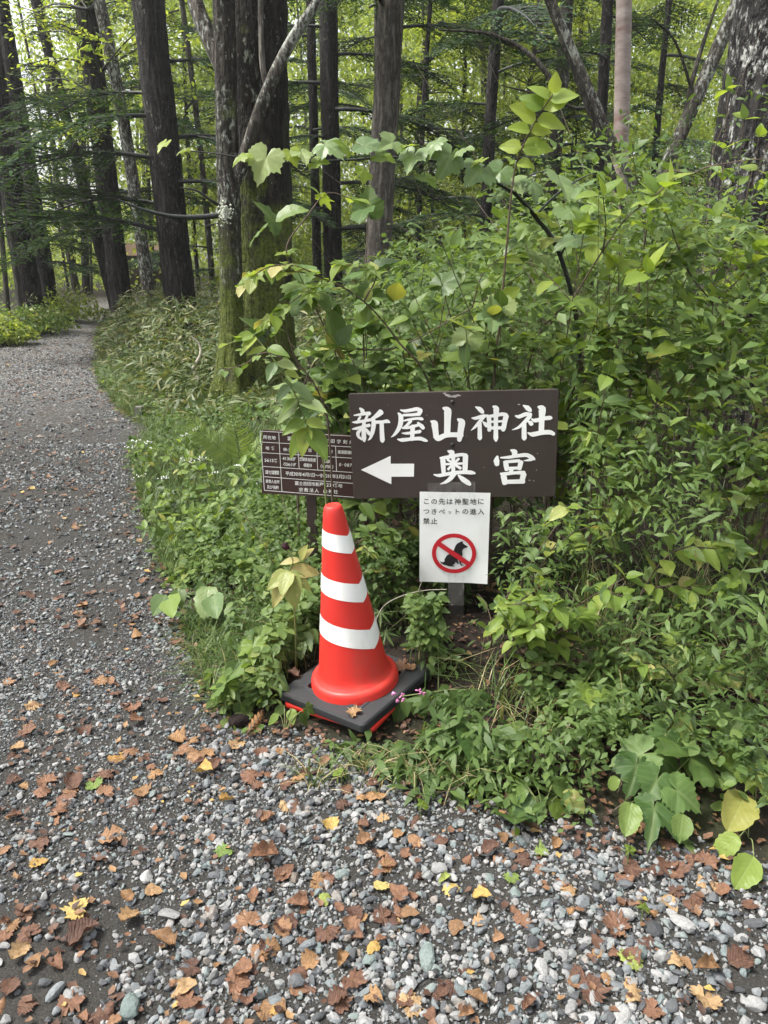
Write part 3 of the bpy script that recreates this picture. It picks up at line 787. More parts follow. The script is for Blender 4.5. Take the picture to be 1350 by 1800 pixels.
# ================================================================== trees
def birch_mat():
    m, nt, out = new_mat('bark_peeling_birch')
    ob = coords(nt)
    c = ramp_n(nt, noise_n(nt, map_n(nt, ob, (2, 2, 5)), 2.2, 5.0, 0.6), [(0.3, (0.19, 0.15, 0.135)), (0.55, (0.31, 0.25, 0.225)), (0.75, (0.40, 0.35, 0.315))])
    s = node(nt, 'SeparateXYZ'); nt.links.new(ob, s.inputs[0])
    band = ramp_n(nt, noise_n(nt, map_n(nt, ob, (0.6, 0.6, 2.2)), 1.3, 4.0, 0.6), [(0.56, 0.0), (0.64, 1.0)])
    c = mix_n(nt, math_n(nt, 'MULTIPLY', band, 0.7), c, (0.19, 0.07, 0.055, 1))
    len_ = ramp_n(nt, noise_n(nt, map_n(nt, ob, (5, 5, 60)), 1.6, 2.0), [(0.66, 0.0), (0.70, 1.0)])
    c = mix_n(nt, math_n(nt, 'MULTIPLY', len_, 0.7), c, (0.09, 0.065, 0.055, 1))
    p = node(nt, 'BsdfPrincipled', **{'Roughness': 0.6, 'Specular IOR Level': 0.35})
    nt.links.new(c, p.inputs['Base Color'])
    nt.links.new(bump_n(nt, noise_n(nt, map_n(nt, ob, (4, 4, 30)), 2.0, 4.0), 0.5, 0.01), p.inputs['Normal'])
    nt.links.new(p.outputs[0], out.inputs[0])
    return m
M['bark_birch'] = birch_mat()

def trunk_mesh(name, P, rad, mat, sides=28, flare=0.5, flare_h=0.45, ridge=0.08, seed=0, lobes=5, step=None):
    """P: points from the ground up, rad: radii along them; bark ridges are real relief"""
    P = np.asarray(P, float)
    L = np.linalg.norm(np.diff(P, axis=0), axis=1).sum()
    n = int(np.clip(L / (step or 0.10), 12, 130))
    C = spline(P, n)
    t = np.linspace(0, 1, n)
    r = np.interp(t, np.linspace(0, 1, len(rad)), rad)
    h = t * L
    Tn = norm(np.gradient(C, axis=0))
    A = norm(np.cross(Tn, np.array([0.0, 1, 0.02]))); B = np.cross(Tn, A)
    th = np.arange(sides) / sides * 2 * np.pi
    fl = flare * np.exp(-h / flare_h)[:, None] * (0.75 + 0.55 * np.cos(th * lobes + seed)[None] * np.cos(th + 1.3 * seed)[None] + 0.25 * np.cos(th * 3 + 2 * seed)[None])
    q = np.stack([np.cos(th)[None] * 2.2 + 0 * h[:, None], np.sin(th)[None] * 2.2 + 0 * h[:, None], h[:, None] * 0.9 + 0 * th[None]], -1)
    lump = fbm(q, seed + 11, 3) - 0.5
    q2 = np.stack([np.cos(th)[None] * 7 + 0 * h[:, None], np.sin(th)[None] * 7 + 0 * h[:, None], h[:, None] * 2.2 + 0 * th[None]], -1)
    rid = np.abs(fbm(q2, seed + 5, 3) - 0.5) * 2
    rr = r[:, None] * (1 + fl + 0.16 * lump - ridge * (1 - rid) + ridge * 0.5)
    V = C[:, None] + rr[..., None] * (A[:, None] * np.cos(th)[None, :, None] + B[:, None] * np.sin(th)[None, :, None])
    V = V.reshape(-1, 3)
    i = np.arange(n - 1)[:, None] * sides; j = np.arange(sides)[None]; j2 = (j + 1) % sides
    Q = np.stack([i + j, i + j2, i + sides + j2, i + sides + j], -1).reshape(-1, 4)
    return mesh_np(name, V, quads=Q, mat=mat)

LEAF4_V = np.array([(0, 0, 0), (-0.27, 0.42, 0.05), (0, 0.5, -0.03), (0.27, 0.42, 0.05), (0, 1, -0.14)])
LEAF4_F = np.array([(0, 2, 1), (0, 3, 2), (1, 2, 4), (2, 3, 4)])
LEAF2_V = np.array([(0, 0, 0), (-0.30, 0.48, 0.0), (0.30, 0.48, 0.0), (0, 1, -0.1)])
LEAF2_F = np.array([(0, 2, 1), (1, 2, 3)])
LANCE_V = np.array([(0, 0, 0), (-0.085, 0.35, 0.02), (0.085, 0.35, 0.02), (-0.06, 0.7, -0.05), (0.06, 0.7, -0.05), (0, 1, -0.2)])
LANCE_F = np.array([(0, 2, 1), (1, 2, 4), (1, 4, 3), (3, 4, 5)])
ROUND_V = np.array([(0, 0, 0), (-0.26, 0.22, 0.04), (0.26, 0.22, 0.04), (-0.34, 0.55, 0.03), (0.34, 0.55, 0.03), (0, 0.5, -0.03), (-0.17, 0.85, -0.02), (0.17, 0.85, -0.02), (0, 1, -0.08)])
ROUND_F = np.array([(0, 5, 1), (0, 2, 5), (1, 5, 3), (2, 4, 5), (3, 5, 6), (5, 4, 7), (5, 8, 6), (5, 7, 8)])
def scatter(P, D, Nn, L, TV, TF, tint=None):
    """merged leaves: P base points, D directions, Nn face normals, L lengths"""
    P = np.asarray(P, float); n = len(P)
    y = norm(D)
    z = Nn - (Nn * y).sum(1, keepdims=True) * y
    z = norm(z)
    x = np.cross(y, z)
    L = np.broadcast_to(np.asarray(L, float), (n,))
    W = (TV[None, :, 0, None] * x[:, None] + TV[None, :, 1, None] * y[:, None] + TV[None, :, 2, None] * z[:, None]) * L[:, None, None] + P[:, None]
    k = len(TV)
    F = (TF[None] + (np.arange(n) * k)[:, None, None]).reshape(-1, 3)
    t = rng.random(n) if tint is None else tint
    return W.reshape(-1, 3), F, np.repeat(t, k)
def cat_meshes(parts):
    V, F, K, o = [], [], [], 0
    for v, f, k in parts:
        V.append(v); F.append(f + o); K.append(k); o += len(v)
    return np.concatenate(V), np.concatenate(F), np.concatenate(K)

# a fir bough, one unit long along +Y: axis, flat side twigs, needle-clad twiglets
def bough_mesh(seed):
    r = np.random.default_rng(seed)
    parts = []
    ax_t = np.linspace(0, 1, 16)
    ax = np.stack([0.06 * np.sin(ax_t * 3 + seed), ax_t, 0.10 * np.sin(ax_t * 2.2) - 0.20 * ax_t ** 2], -1)
    mb = MB(); mb.tube(ax, [0.014, 0.003], 5)
    P, D, Nn, L = [], [], [], []
    for k in range(52):
        t = 0.14 + 0.86 * (k + r.random()) / 52
        p = np.array([np.interp(t, ax_t, ax[:, c]) for c in range(3)])
        sd = 1 if k % 2 else -1
        ll = (0.50 * (1 - t) ** 0.7 + 0.07) * r.uniform(0.6, 1.15)
        d = norm(np.array([sd * 0.82, 0.62, -0.06 + r.normal() * 0.08]))
        tw = np.linspace(0, 1, 5)[:, None]
        line = p + d * ll * tw + np.array([0, 0, -0.12]) * ll * tw ** 2
        mb.tube(line, [0.004, 0.001], 3, cap=False)
        m = int(5 + ll * 34)
        for q in range(m):
            u = (q + r.random()) / m
            b = p + d * ll * u + np.array([0, 0, -0.12]) * ll * u * u
            s2 = 1 if q % 2 else -1
            side = np.cross(d, [0, 0, 1.0]) * s2
            P.append(b); D.append(side * r.uniform(0.6, 1) + d * r.uniform(0.5, 0.9) + np.array([0, 0, r.normal() * 0.18]))
            Nn.append(np.array([r.normal() * 0.3, r.normal() * 0.3, 1])); L.append(r.uniform(0.025, 0.062))
    TV = np.array([(0, 0, 0), (-0.17, 0.35, 0), (0.17, 0.35, 0), (-0.12, 0.75, -0.03), (0.12, 0.75, -0.03), (0, 1, -0.06)])
    W, F, K = scatter(np.array(P), np.array(D), np.array(Nn), np.array(L), TV, LANCE_F)
    nW = len(W)
    TVs = np.concatenate(mb.V); Qs = np.concatenate(mb.Q); Ts = np.concatenate(mb.T) if mb.T else np.zeros((0, 3), int)
    tris = np.vstack([F, Ts + nW]); quads = Qs + nW
    idx = np.concatenate([np.zeros(len(F), int), np.ones(len(Ts), int), np.ones(len(quads), int)])
    return mesh_np('bough', np.vstack([W, TVs]), tris=tris, quads=quads, mat=[M['needle'], M['stem_dark']], tint_v=np.concatenate([K, np.zeros(len(TVs))]), midx=idx)
BOUGH = [bough_mesh(s) for s in (1, 2, 3, 4)]

# a broadleaf spray layer: branches fanned out flat with leaves, about one unit across
def spray_mesh(seed, leaves=420, name='leafy_branch', mat=None, size=(0.035, 0.07)):
    r = np.random.default_rng(seed)
    mb = MB(); P, D, Nn, L = [], [], [], []
    tips = []
    for k in range(7):
        a = r.uniform(-1.1, 1.1); l = r.uniform(0.55, 1.05)
        pts = [np.zeros(3), np.array([math.sin(a) * l * 0.5, math.cos(a) * l * 0.5, r.uniform(0.02, 0.12)]), np.array([math.sin(a * 1.15) * l, math.cos(a * 1.15) * l, r.uniform(-0.12, 0.1)])]
        c = spline(pts, 9); mb.tube(c, [0.010, 0.002], 4, cap=False); tips.append(c)
    for q in range(leaves):
        c = tips[int(r.integers(7))]; t = r.uniform(0.2, 1) ** 0.8
        b = np.array([np.interp(t, np.linspace(0, 1, 9), c[:, i]) for i in range(3)]) + np.array([r.normal() * 0.09, r.normal() * 0.09, r.normal() * 0.035])
        P.append(b); D.append(np.array([r.normal(), r.normal() + 0.4, -0.25])); Nn.append(np.array([r.normal() * 0.35, r.normal() * 0.35, 1.0])); L.append(r.uniform(*size))
    W, F, K = scatter(np.array(P), np.array(D), np.array(Nn), np.array(L), LEAF2_V, LEAF2_F, r.random(leaves))
    nW = len(W); TVs = np.concatenate(mb.V); Qs = np.concatenate(mb.Q) + nW
    idx = np.concatenate([np.zeros(len(F), int), np.ones(len(Qs), int)])
    return mesh_np(name, np.vstack([W, TVs]), tris=F, quads=Qs, mat=[mat or M['far'], M['stem_dark']], tint_v=np.concatenate([K, np.zeros(len(TVs))]), midx=idx)
SPRAY = [spray_mesh(s) for s in (11, 12, 13, 14)]

def place(name, mesh, parent, base, loc, ydir, znorm, scale):
    o = link(name, mesh, parent)
    o.matrix_local = frame_matrix(np.asarray(loc) - np.asarray(base), ydir, znorm, scale)
    return o
def tree(name, label, Y, pb, pt, wpx, mat, H=11.0, sides=28, flare=0.5, ridge=0.08, seed=0, bend=0.0, taper=0.6, group=None, cat='tree', flare_h=0.45, step=None):
    """pb / pt: picture positions the trunk's middle passes through at distance Y; wpx its width there"""
    a, b = at(pb[0], pb[1], Y), at(pt[0], pt[1], Y)
    d = (b - a) / (b[2] - a[2])
    g = gz(a[0], Y) - 0.12
    base = a + d * (g - a[2])
    dep = project(a)[2]
    r0 = wpx / 2 / FPX * dep
    top = base + d * H
    mid = base + d * H * 0.45 + np.array([bend, 0, 0])
    root = thing(name, label, cat, base, group)
    pts = np.array([base, base + d * H * 0.2 + np.array([bend * 0.7, 0, 0]), mid, top]) - base
    link('trunk', trunk_mesh('trunk', pts, [r0, r0 * 0.97, r0 * 0.9, r0 * taper], mat, sides, flare, flare_h, ridge, seed, step=step), root)
    def on(z): return base + d * (z - base[2])
    return root, base, on, r0
def add_boughs(root, base, on, r0, zs, scale=(1.6, 2.6), az=None, seed=0, down=0.12):
    r = np.random.default_rng(seed + 100)
    for k, z in enumerate(zs):
        a = r.uniform(0, 2 * np.pi) if az is None else R(az[k % len(az)]) + r.normal() * 0.15
        d = np.array([math.sin(a), math.cos(a), -down + r.normal() * 0.08])
        p = on(z)
        s = r.uniform(*scale)
        place('bough', BOUGH[int(r.integers(4))], root, base, p + norm(d) * r0 * 0.5, d, np.array([r.normal() * 0.12, r.normal() * 0.12, 1]), s)
def add_sprays(root, base, on, zs, scale=(1.2, 2.2), seed=0, az=None, off=0.0):
    r = np.random.default_rng(seed + 300)
    for k, z in enumerate(zs):
        a = r.uniform(0, 2 * np.pi) if az is None else R(az[k % len(az)]) + r.normal() * 0.3
        d = np.array([math.sin(a), math.cos(a), r.uniform(-0.1, 0.3)])
        place('leafy_branch', SPRAY[int(r.integers(4))], root, base, on(z) + d * off, d, np.array([r.normal() * 0.2, r.normal() * 0.2, 1]), r.uniform(*scale))

# --- near the path, right of it
t = tree('fir_tree', 'broad dark furrowed trunk rising from the verge between path and mossy trunks', 12.5, (320, 560), (260, 0), 55, M['bark_fir'], 12, 36, 0.35, 0.10, 2)
add_boughs(*t, [1.9, 2.3, 2.6, 2.9, 3.2, 3.5, 3.8, 4.2], (1.7, 2.9), [250, 300, 100, 275, 60, 240, 290, 120, 200, 265, 80, 310], 2)
t = tree('mossy_tree', 'slim lichen-patched trunk with mossy flared foot and a leaning limb', 7.6, (408, 640), (386, 0), 38, M['bark_mottled'], 9, 30, 1.8, 0.06, 3, 0.03, flare_h=0.6, step=0.06)
root, base, on, r0 = t
def limb(root, base, pts, rad, mat, name='limb', sides=10, seed=0):
    c = np.array(pts) - np.asarray(base)
    return link(name, trunk_mesh(name, c, rad, mat, sides, 0.0, 0.3, 0.05, seed, step=0.05), root)
limb(root, base, [at(408, 330, 7.62), at(425, 290, 7.55), at(462, 180, 7.45), at(500, 95, 7.4), at(530, 45, 7.35), at(565, -10, 7.3), at(620, -120, 7.2)], [0.066, 0.06, 0.055, 0.05, 0.045, 0.04, 0.03], M['bark_lichen'], seed=4)
limb(root, base, [at(472, 165, 7.45), at(462, 120, 7.45), at(459, 60, 7.45), at(457, -60, 7.45)], [0.028, 0.026, 0.024, 0.02], M['bark_grey'], 'shoot', 8)
limb(root, base, [at(392, 120, 7.6), at(365, 60, 7.65), at(345, 10, 7.7), at(325, -80, 7.8)], [0.08, 0.075, 0.07, 0.06], M['bark_lichen'], seed=6)
limb(root, base, [at(392, 378, 7.6), at(345, 382, 7.5), at(300, 380, 7.4), at(250, 368, 7.3), at(205, 350, 7.2)], [0.028, 0.024, 0.02, 0.014, 0.006], M['stem_dark'], 'branch', 6)
limb(root, base, [at(392, 365, 7.6), at(370, 352, 7.5), at(345, 335, 7.45), at(318, 330, 7.4)], [0.018, 0.013, 0.01, 0.004], M['stem_dark'], 'branch', 6)
lm = MB(); lr = np.random.default_rng(9); lc = at(394, 374, 7.455)
for k in range(130):
    q = lr.normal(size=2) * 0.030
    lm.add(OCT_V * np.array([0.011, 0.006, 0.011]) * lr.uniform(0.6, 1.2) + lc + np.array([q[0], 0.6 * abs(q[0]), q[1] * 1.25]) - base, tris=OCT_F)
link('lichen_patch', lm.mesh('lichen_patch', plain_mat('pale_lichen', (0.44, 0.46, 0.38), 0.9, 0.1, 0.3, 40, 0.6, 90)), root)
t = tree('mossy_tree', 'massive dark moss-covered trunk just behind the slim lichened one', 8.0, (468, 600), (452, 0), 100, M['bark_moss'], 12, 44, 0.55, 0.09, 5, step=0.07)
add_boughs(*t, [4.4, 4.9, 5.3, 5.7, 6.0], (1.6, 2.4), [80, 60, 110, 140, 30], 5)
t = tree('fir_tree', 'pair-grown dark trunk leaning left beside the far bend of the path', 16.5, (212, 520), (150, 0), 38, M['bark_fir'], 14, 26, 0.4, 0.09, 7)
add_boughs(*t, [2.1, 2.7, 3.2, 3.7, 4.2, 4.6], (1.7, 2.8), [260, 90, 300, 240, 110, 275, 60, 285, 250, 130], 7)
t = tree('lichened_tree', 'slender pale lichened trunk leaning left against the dark pair-grown one', 15.8, (252, 500), (150, 0), 22, M['bark_lichen'], 12, 18, 0.3, 0.05, 8, 0.25)
add_sprays(*t[:3], [3.6, 4.2, 4.7, 5.2, 5.7, 6.3, 6.9], (1.4, 2.3), 8)
t = tree('fir_tree', 'thin dark trunk just left of the pair by the path bend', 18.5, (192, 500), (140, 300), 20, M['bark_fir'], 11, 16, 0.4, 0.06, 9)
add_boughs(*t, [2.4, 3.0, 3.8, 4.6, 5.4], (1.2, 1.9), None, 9)
# --- left of the path
t = tree('fir_tree', 'thick dark fir trunk at the left edge beyond the path', 18.8, (52, 520), (10, 270), 42, M['bark_fir'], 13, 24, 0.45, 0.09, 10)
add_boughs(*t, [1.4, 1.9, 2.4, 2.9, 3.3, 3.8, 4.3, 4.8], (1.3, 2.2), [90, 60, 120, 80, 270, 100, 240, 70, 300, 110, 40], 10)
t = tree('fir_tree', 'second dark fir trunk close behind the one at the left edge', 19.8, (86, 520), (45, 270), 30, M['bark_fir'], 12, 20, 0.45, 0.09, 11)
add_boughs(*t, [1.8, 2.5, 3.2, 3.9], (1.3, 2.1), [90, 60, 130, 100, 75, 110], 11)
tree('young_tree', 'thin bare dark stem at the far left edge of the wood', 17.5, (10, 500), (-6, 300), 9, M['bark_thin'], 8, 10, 0.3, 0.04, 12)
tree('young_tree', 'thin bare dark stem touching the left fir trunk', 18.0, (34, 520), (6, 300), 8, M['bark_thin'], 8, 10, 0.3, 0.04, 13)
t = tree('far_tree', 'small dark upright trunk seen straight over the end of the path', 29.0, (151, 500), (146, 300), 14, M['bark_fir'], 12, 14, 0.3, 0.06, 14)
add_sprays(*t[:3], [3.5, 4.4, 5.3, 6.2, 7.0], (1.8, 2.8), 14)
tree('far_tree', 'hair-thin stem right of the small trunk over the path end', 30.0, (161, 500), (158, 380), 5, M['bark_thin'], 9, 8, 0.2, 0.02, 15)
# --- behind the bush
t = tree('fir_tree', 'straight dark trunk of medium girth standing right of the massive mossy one', 14.0, (582, 300), (577, 40), 34, M['bark_fir'], 13, 24, 0.3, 0.09, 16)
add_boughs(*t, [2.0, 2.3, 2.7, 3.0, 3.4, 3.8, 4.2, 4.6, 5.0, 5.4, 5.9], (1.4, 2.6), [90, 270, 60, 120, 250, 100, 290, 80, 265, 110, 70], 16)
t = tree('fir_tree', 'narrow dark trunk close to the left of the straight medium one', 15.5, (552, 250), (546, 20), 17, M['bark_fir'], 12, 16, 0.3, 0.07, 17)
add_boughs(*t, [2.4, 3.1, 3.7, 4.4, 5.2], (1.2, 2.0), None, 17)
t = tree('fir_tree', 'sunlit grey trunk with flaking bark under an overhanging dark bough', 12.0, (672, 300), (686, 40), 48, M['bark_grey'], 12, 28, 0.3, 0.08, 18)
add_boughs(*t, [4.5, 4.75, 4.9, 5.1, 5.4, 5.7], (1.5, 2.4), [95, 200, 270, 150, 80, 250], 18)
t = tree('birch_tree', 'pinkish peeling birch trunk with a rust-red band', 10.0, (1092, 240), (1097, 0), 28, M['bark_birch'], 11, 24, 0.25, 0.03, 19)
add_sprays(*t[:3], [4.8, 5.4, 6.0, 6.6], (1.2, 2.0), 19)
t = tree('lichened_tree', 'thin white-lichened trunk slanting across in front of the birch', 9.4, (1085, 230), (985, 0), 15, M['bark_lichen'], 8, 16, 0.2, 0.04, 20, -0.1)
t = tree('crooked_tree', 'thin dark crooked trunk slanting left of the lichened one', 9.8, (1035, 240), (945, 0), 13, M['bark_thin'], 8, 14, 0.2, 0.05, 21, 0.12)
limb(t[0], t[1], [at(985, 160, 9.8), at(930, 95, 9.9), at(860, 60, 10.0), at(770, 52, 10.1)], [0.035, 0.03, 0.02, 0.008], M['bark_thin'], 'branch', 8)
limb(t[0], t[1], [at(1010, 190, 9.8), at(940, 165, 9.7), at(880, 150, 9.6)], [0.02, 0.014, 0.005], M['bark_thin'], 'branch', 6)
t = tree('dark_tree', 'upright dark trunk directly behind the slanting lichened one', 12.5, (1056, 230), (1068, 0), 21, M['bark_fir'], 11, 18, 0.2, 0.07, 22)
add_boughs(*t, [3.0, 3.6, 4.2, 4.8], (1.2, 2.0), None, 22)
t = tree('old_tree', 'massive dark trunk flecked with white lichen at the right edge', 6.6, (1322, 300), (1372, 0), 150, M['bark_spot'], 11, 48, 0.35, 0.09, 23, step=0.07)
t = tree('leaning_tree', 'grey trunk leaning right behind the massive white-flecked one', 9.0, (1190, 250), (1290, 20), 26, M['bark_lichen'], 9, 18, 0.2, 0.05, 24)
limb(t[0], t[1], [at(1200, 230, 9.0), at(1215, 150, 9.0), at(1235, 80, 9.1), at(1262, 0, 9.2)], [0.03, 0.028, 0.022, 0.012], M['bark_thin'], 'branch', 8)
limb(t[0], t[1], [at(1225, 190, 9.0), at(1190, 80, 8.9), at(1155, 40, 8.8), at(1140, 30, 8.8)], [0.02, 0.014, 0.01, 0.004], M['bark_thin'], 'branch', 6)
# thin far trunks one can still tell apart
for k, (px, Yk, w, lean, lab) in enumerate([
        (742, 20, 9, 8, 'thin dark far trunk forking right of the sunlit grey one'), (762, 23, 7, -14, 'leaning hair-thin far stem right of the sunlit grey trunk'),
        (652, 21, 8, 2, 'pale thin far trunk left of the sunlit grey one'), (860, 17, 22, 4, 'dark far fir trunk above the middle of the bush'),
        (905, 22, 9, 10, 'slim far trunk right of the fir above the bush'), (955, 19, 26, 3, 'greyish far trunk behind the tall upright shoot'),
        (1150, 18, 12, -6, 'slim dark far trunk right of the birch'), (500, 24, 9, 3, 'thin dark far trunk between the mossy and medium trunks'),
        (360, 21, 11, -8, 'dark far trunk between the furrowed and mossy trunks'), (345, 26, 8, 6, 'thin far stem beside the furrowed trunk'),
        (265, 24, 8, 10, 'thin far stem right of the lichened leaning trunk'), (120, 33, 8, 3, 'faint far stem left above the path end'),
        (820, 26, 8, -5, 'faint far stem above the bush left of the upright shoot'), (1000, 24, 10, -4, 'faint far trunk between upright shoot and crooked trunk')]):
    t = tree('far_tree', lab, Yk, (px, 400), (px + lean * 2 - (675 - px) * 0.10, 0), w, M['bark_thin'] if k % 3 else M['bark_fir'], 12, 12, 0.25, 0.05, 30 + k, 0.12 * (k % 3 - 1))
    if k in (0, 2, 3, 5, 6, 7, 8, 10, 13): add_boughs(*t, list(np.linspace(1.2, 7.6, 13)), (1.6, 2.8), None, 30 + k)
    else: add_sprays(*t[:3], list(np.linspace(2.8, 8.5, 9)), (1.4, 2.4), 30 + k)

# ------------------------------------------------------------------ the far wood: one mass
def far_forest():
    sticks = MB()
    parts = []
    for n0, ya, yb, hz, cnt, m, l0, l1, cr0, cr1, gap in [(26000, 20, 46, 14, 4300, 60, 0.085, 0.16, 0.6, 1.3, 0.12), (9000, 48, 80, 24, 1900, 44, 0.26, 0.46, 1.4, 2.6, 0.97)]:
        y = rng.uniform(ya, yb, n0); x = rng.uniform(-0.72, 0.72, n0) * y; z = 0.3 + hz * rng.random(n0) ** 1.1
        px, py, dep = project(np.stack([x, y, z], -1))
        k = (px > -150) & (px < 1500) & (py > -260)
        k &= (veg_dist(x, y) > 1.2) | (z > 4)
        k &= fbm(np.stack([x * 0.33, y * 0.2, z * 0.42], -1), 90, 3) > rng.uniform(0.38, 0.48, n0)
        k &= ~((x < -0.27 * y + 2.0 * (n2(x, z, 0.25, 93) - 0.5)) & (z > 0.085 * y) & (rng.random(n0) < gap))
        k &= ~((x < -0.36 * y + 1.5 * (n2(x, z, 0.5, 95) - 0.5)) & (z > 0.08 * y) & (rng.random(n0) < (0.8 if ya < 40 else 0.97)))
        C = np.stack([x, y, z], -1)[k][:cnt]
        n = len(C) * m
        base = np.repeat(C, m, 0)
        cr = np.repeat(rng.uniform(cr0, cr1, len(C)), m)
        P = base + rng.normal(size=(n, 3)) * np.stack([cr * 0.7, cr * 0.7, cr * 0.22], -1)
        D = rng.normal(size=(n, 3)) + np.array([0, 0, -0.5]); Nn = rng.normal(size=(n, 3)) * 0.55 + np.array([0, -0.2, 1.0])
        tint = np.clip(np.repeat(rng.random(len(C)), m) * 0.6 + rng.random(n) * 0.45, 0, 1)
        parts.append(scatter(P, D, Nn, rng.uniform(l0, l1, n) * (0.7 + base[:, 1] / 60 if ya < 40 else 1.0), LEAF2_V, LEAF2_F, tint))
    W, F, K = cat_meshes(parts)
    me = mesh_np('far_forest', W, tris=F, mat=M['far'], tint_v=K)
    tag(link('far_forest', me), 'bright yellow-green foliage of the wood far behind the trunks', 'forest', kind='stuff')
    # stems of that wood
    for k in range(60):
        y = rng.uniform(26, 46); x = rng.uniform(-0.7, 0.7) * y
        if x > -10 and x < -3 : continue
        z0 = 0.15
        sticks.tube(spline([(x, y, z0 - 0.1), (x + rng.normal() * 0.3, y, z0 + 5), (x + rng.normal() * 0.8, y, z0 + 13)], 8), [rng.uniform(0.05, 0.16), 0.04], 7, cap=False)
    tag(link('far_stems', sticks.mesh('far_stems', M['bark_thin'])), 'faint dark stems standing deep in the far wood', 'forest', kind='stuff')
far_forest()

# ------------------------------------------------------------------ undergrowth, grass, brushwood
SIGN_Y, INFO_Y, CONE_Y = 2.80, 3.08, 2.44
def clear_view(P, pad=0.0):
    """False where a leaf would stand between the camera and the signs or the cone, or inside the cone"""
    px, py, dep = project(P)
    y = P[:, 1]
    a = (px > 600 - pad) & (px < 995 + pad) & (py > 676 - pad) & (py < 886 + pad) & (y < SIGN_Y + 0.10)
    b = (px > 725 - pad) & (px < 872) & (py > 850) & (py < 1036 + pad) & (y < SIGN_Y + 0.06)
    c = (px > 548 - pad) & (px < 712 + pad) & (py > 876) & (py < 1240) & (y < CONE_Y + 0.28)
    c2 = (px > 495) & (px < 745) & (py > 1140) & (py < 1300) & (y < CONE_Y + 0.3)
    e = (px > 450) & (px < 628) & (py > 748) & (py < 884) & (y < INFO_Y + 0.06)
    f = (px > 776) & (px < 836) & (py > 1020) & (py < 1140) & (y < SIGN_Y + 0.05)
    return ~(a | b | c | c2 | e | f)
def under_height(x, y):
    d = veg_dist(x, y)
    s = x / np.maximum(y, 0.5)
    bush = sstep(-0.10, 0.02, s)
    left = sstep(-0.04, -0.12, s)
    near = 0.05 + 0.18 * sstep(0.0, 0.25, d) + 0.20 * sstep(0.2, 0.7, d) * (1 - 0.85 * left * sstep(3.6, 4.4, y))
    tall = bush * (0.35 * sstep(0.3, 0.7, d) + (0.65 + 0.22 * sstep(0.1, 0.3, s)) * sstep(0.75, 1.5, d)) * sstep(22, 9, y)
    verge = 0.10 * sstep(8.0, 10.0, y) + 0.24 * sstep(2.6, 3.3, y) * sstep(-0.22, -0.12, s) * sstep(4.6, 3.8, y)
    h = near * (1 - 0.25 * left * sstep(3.4, 4.2, y)) + tall + verge
    return h * (0.62 + 0.75 * n2(x, y, 1.6, 41)) , d
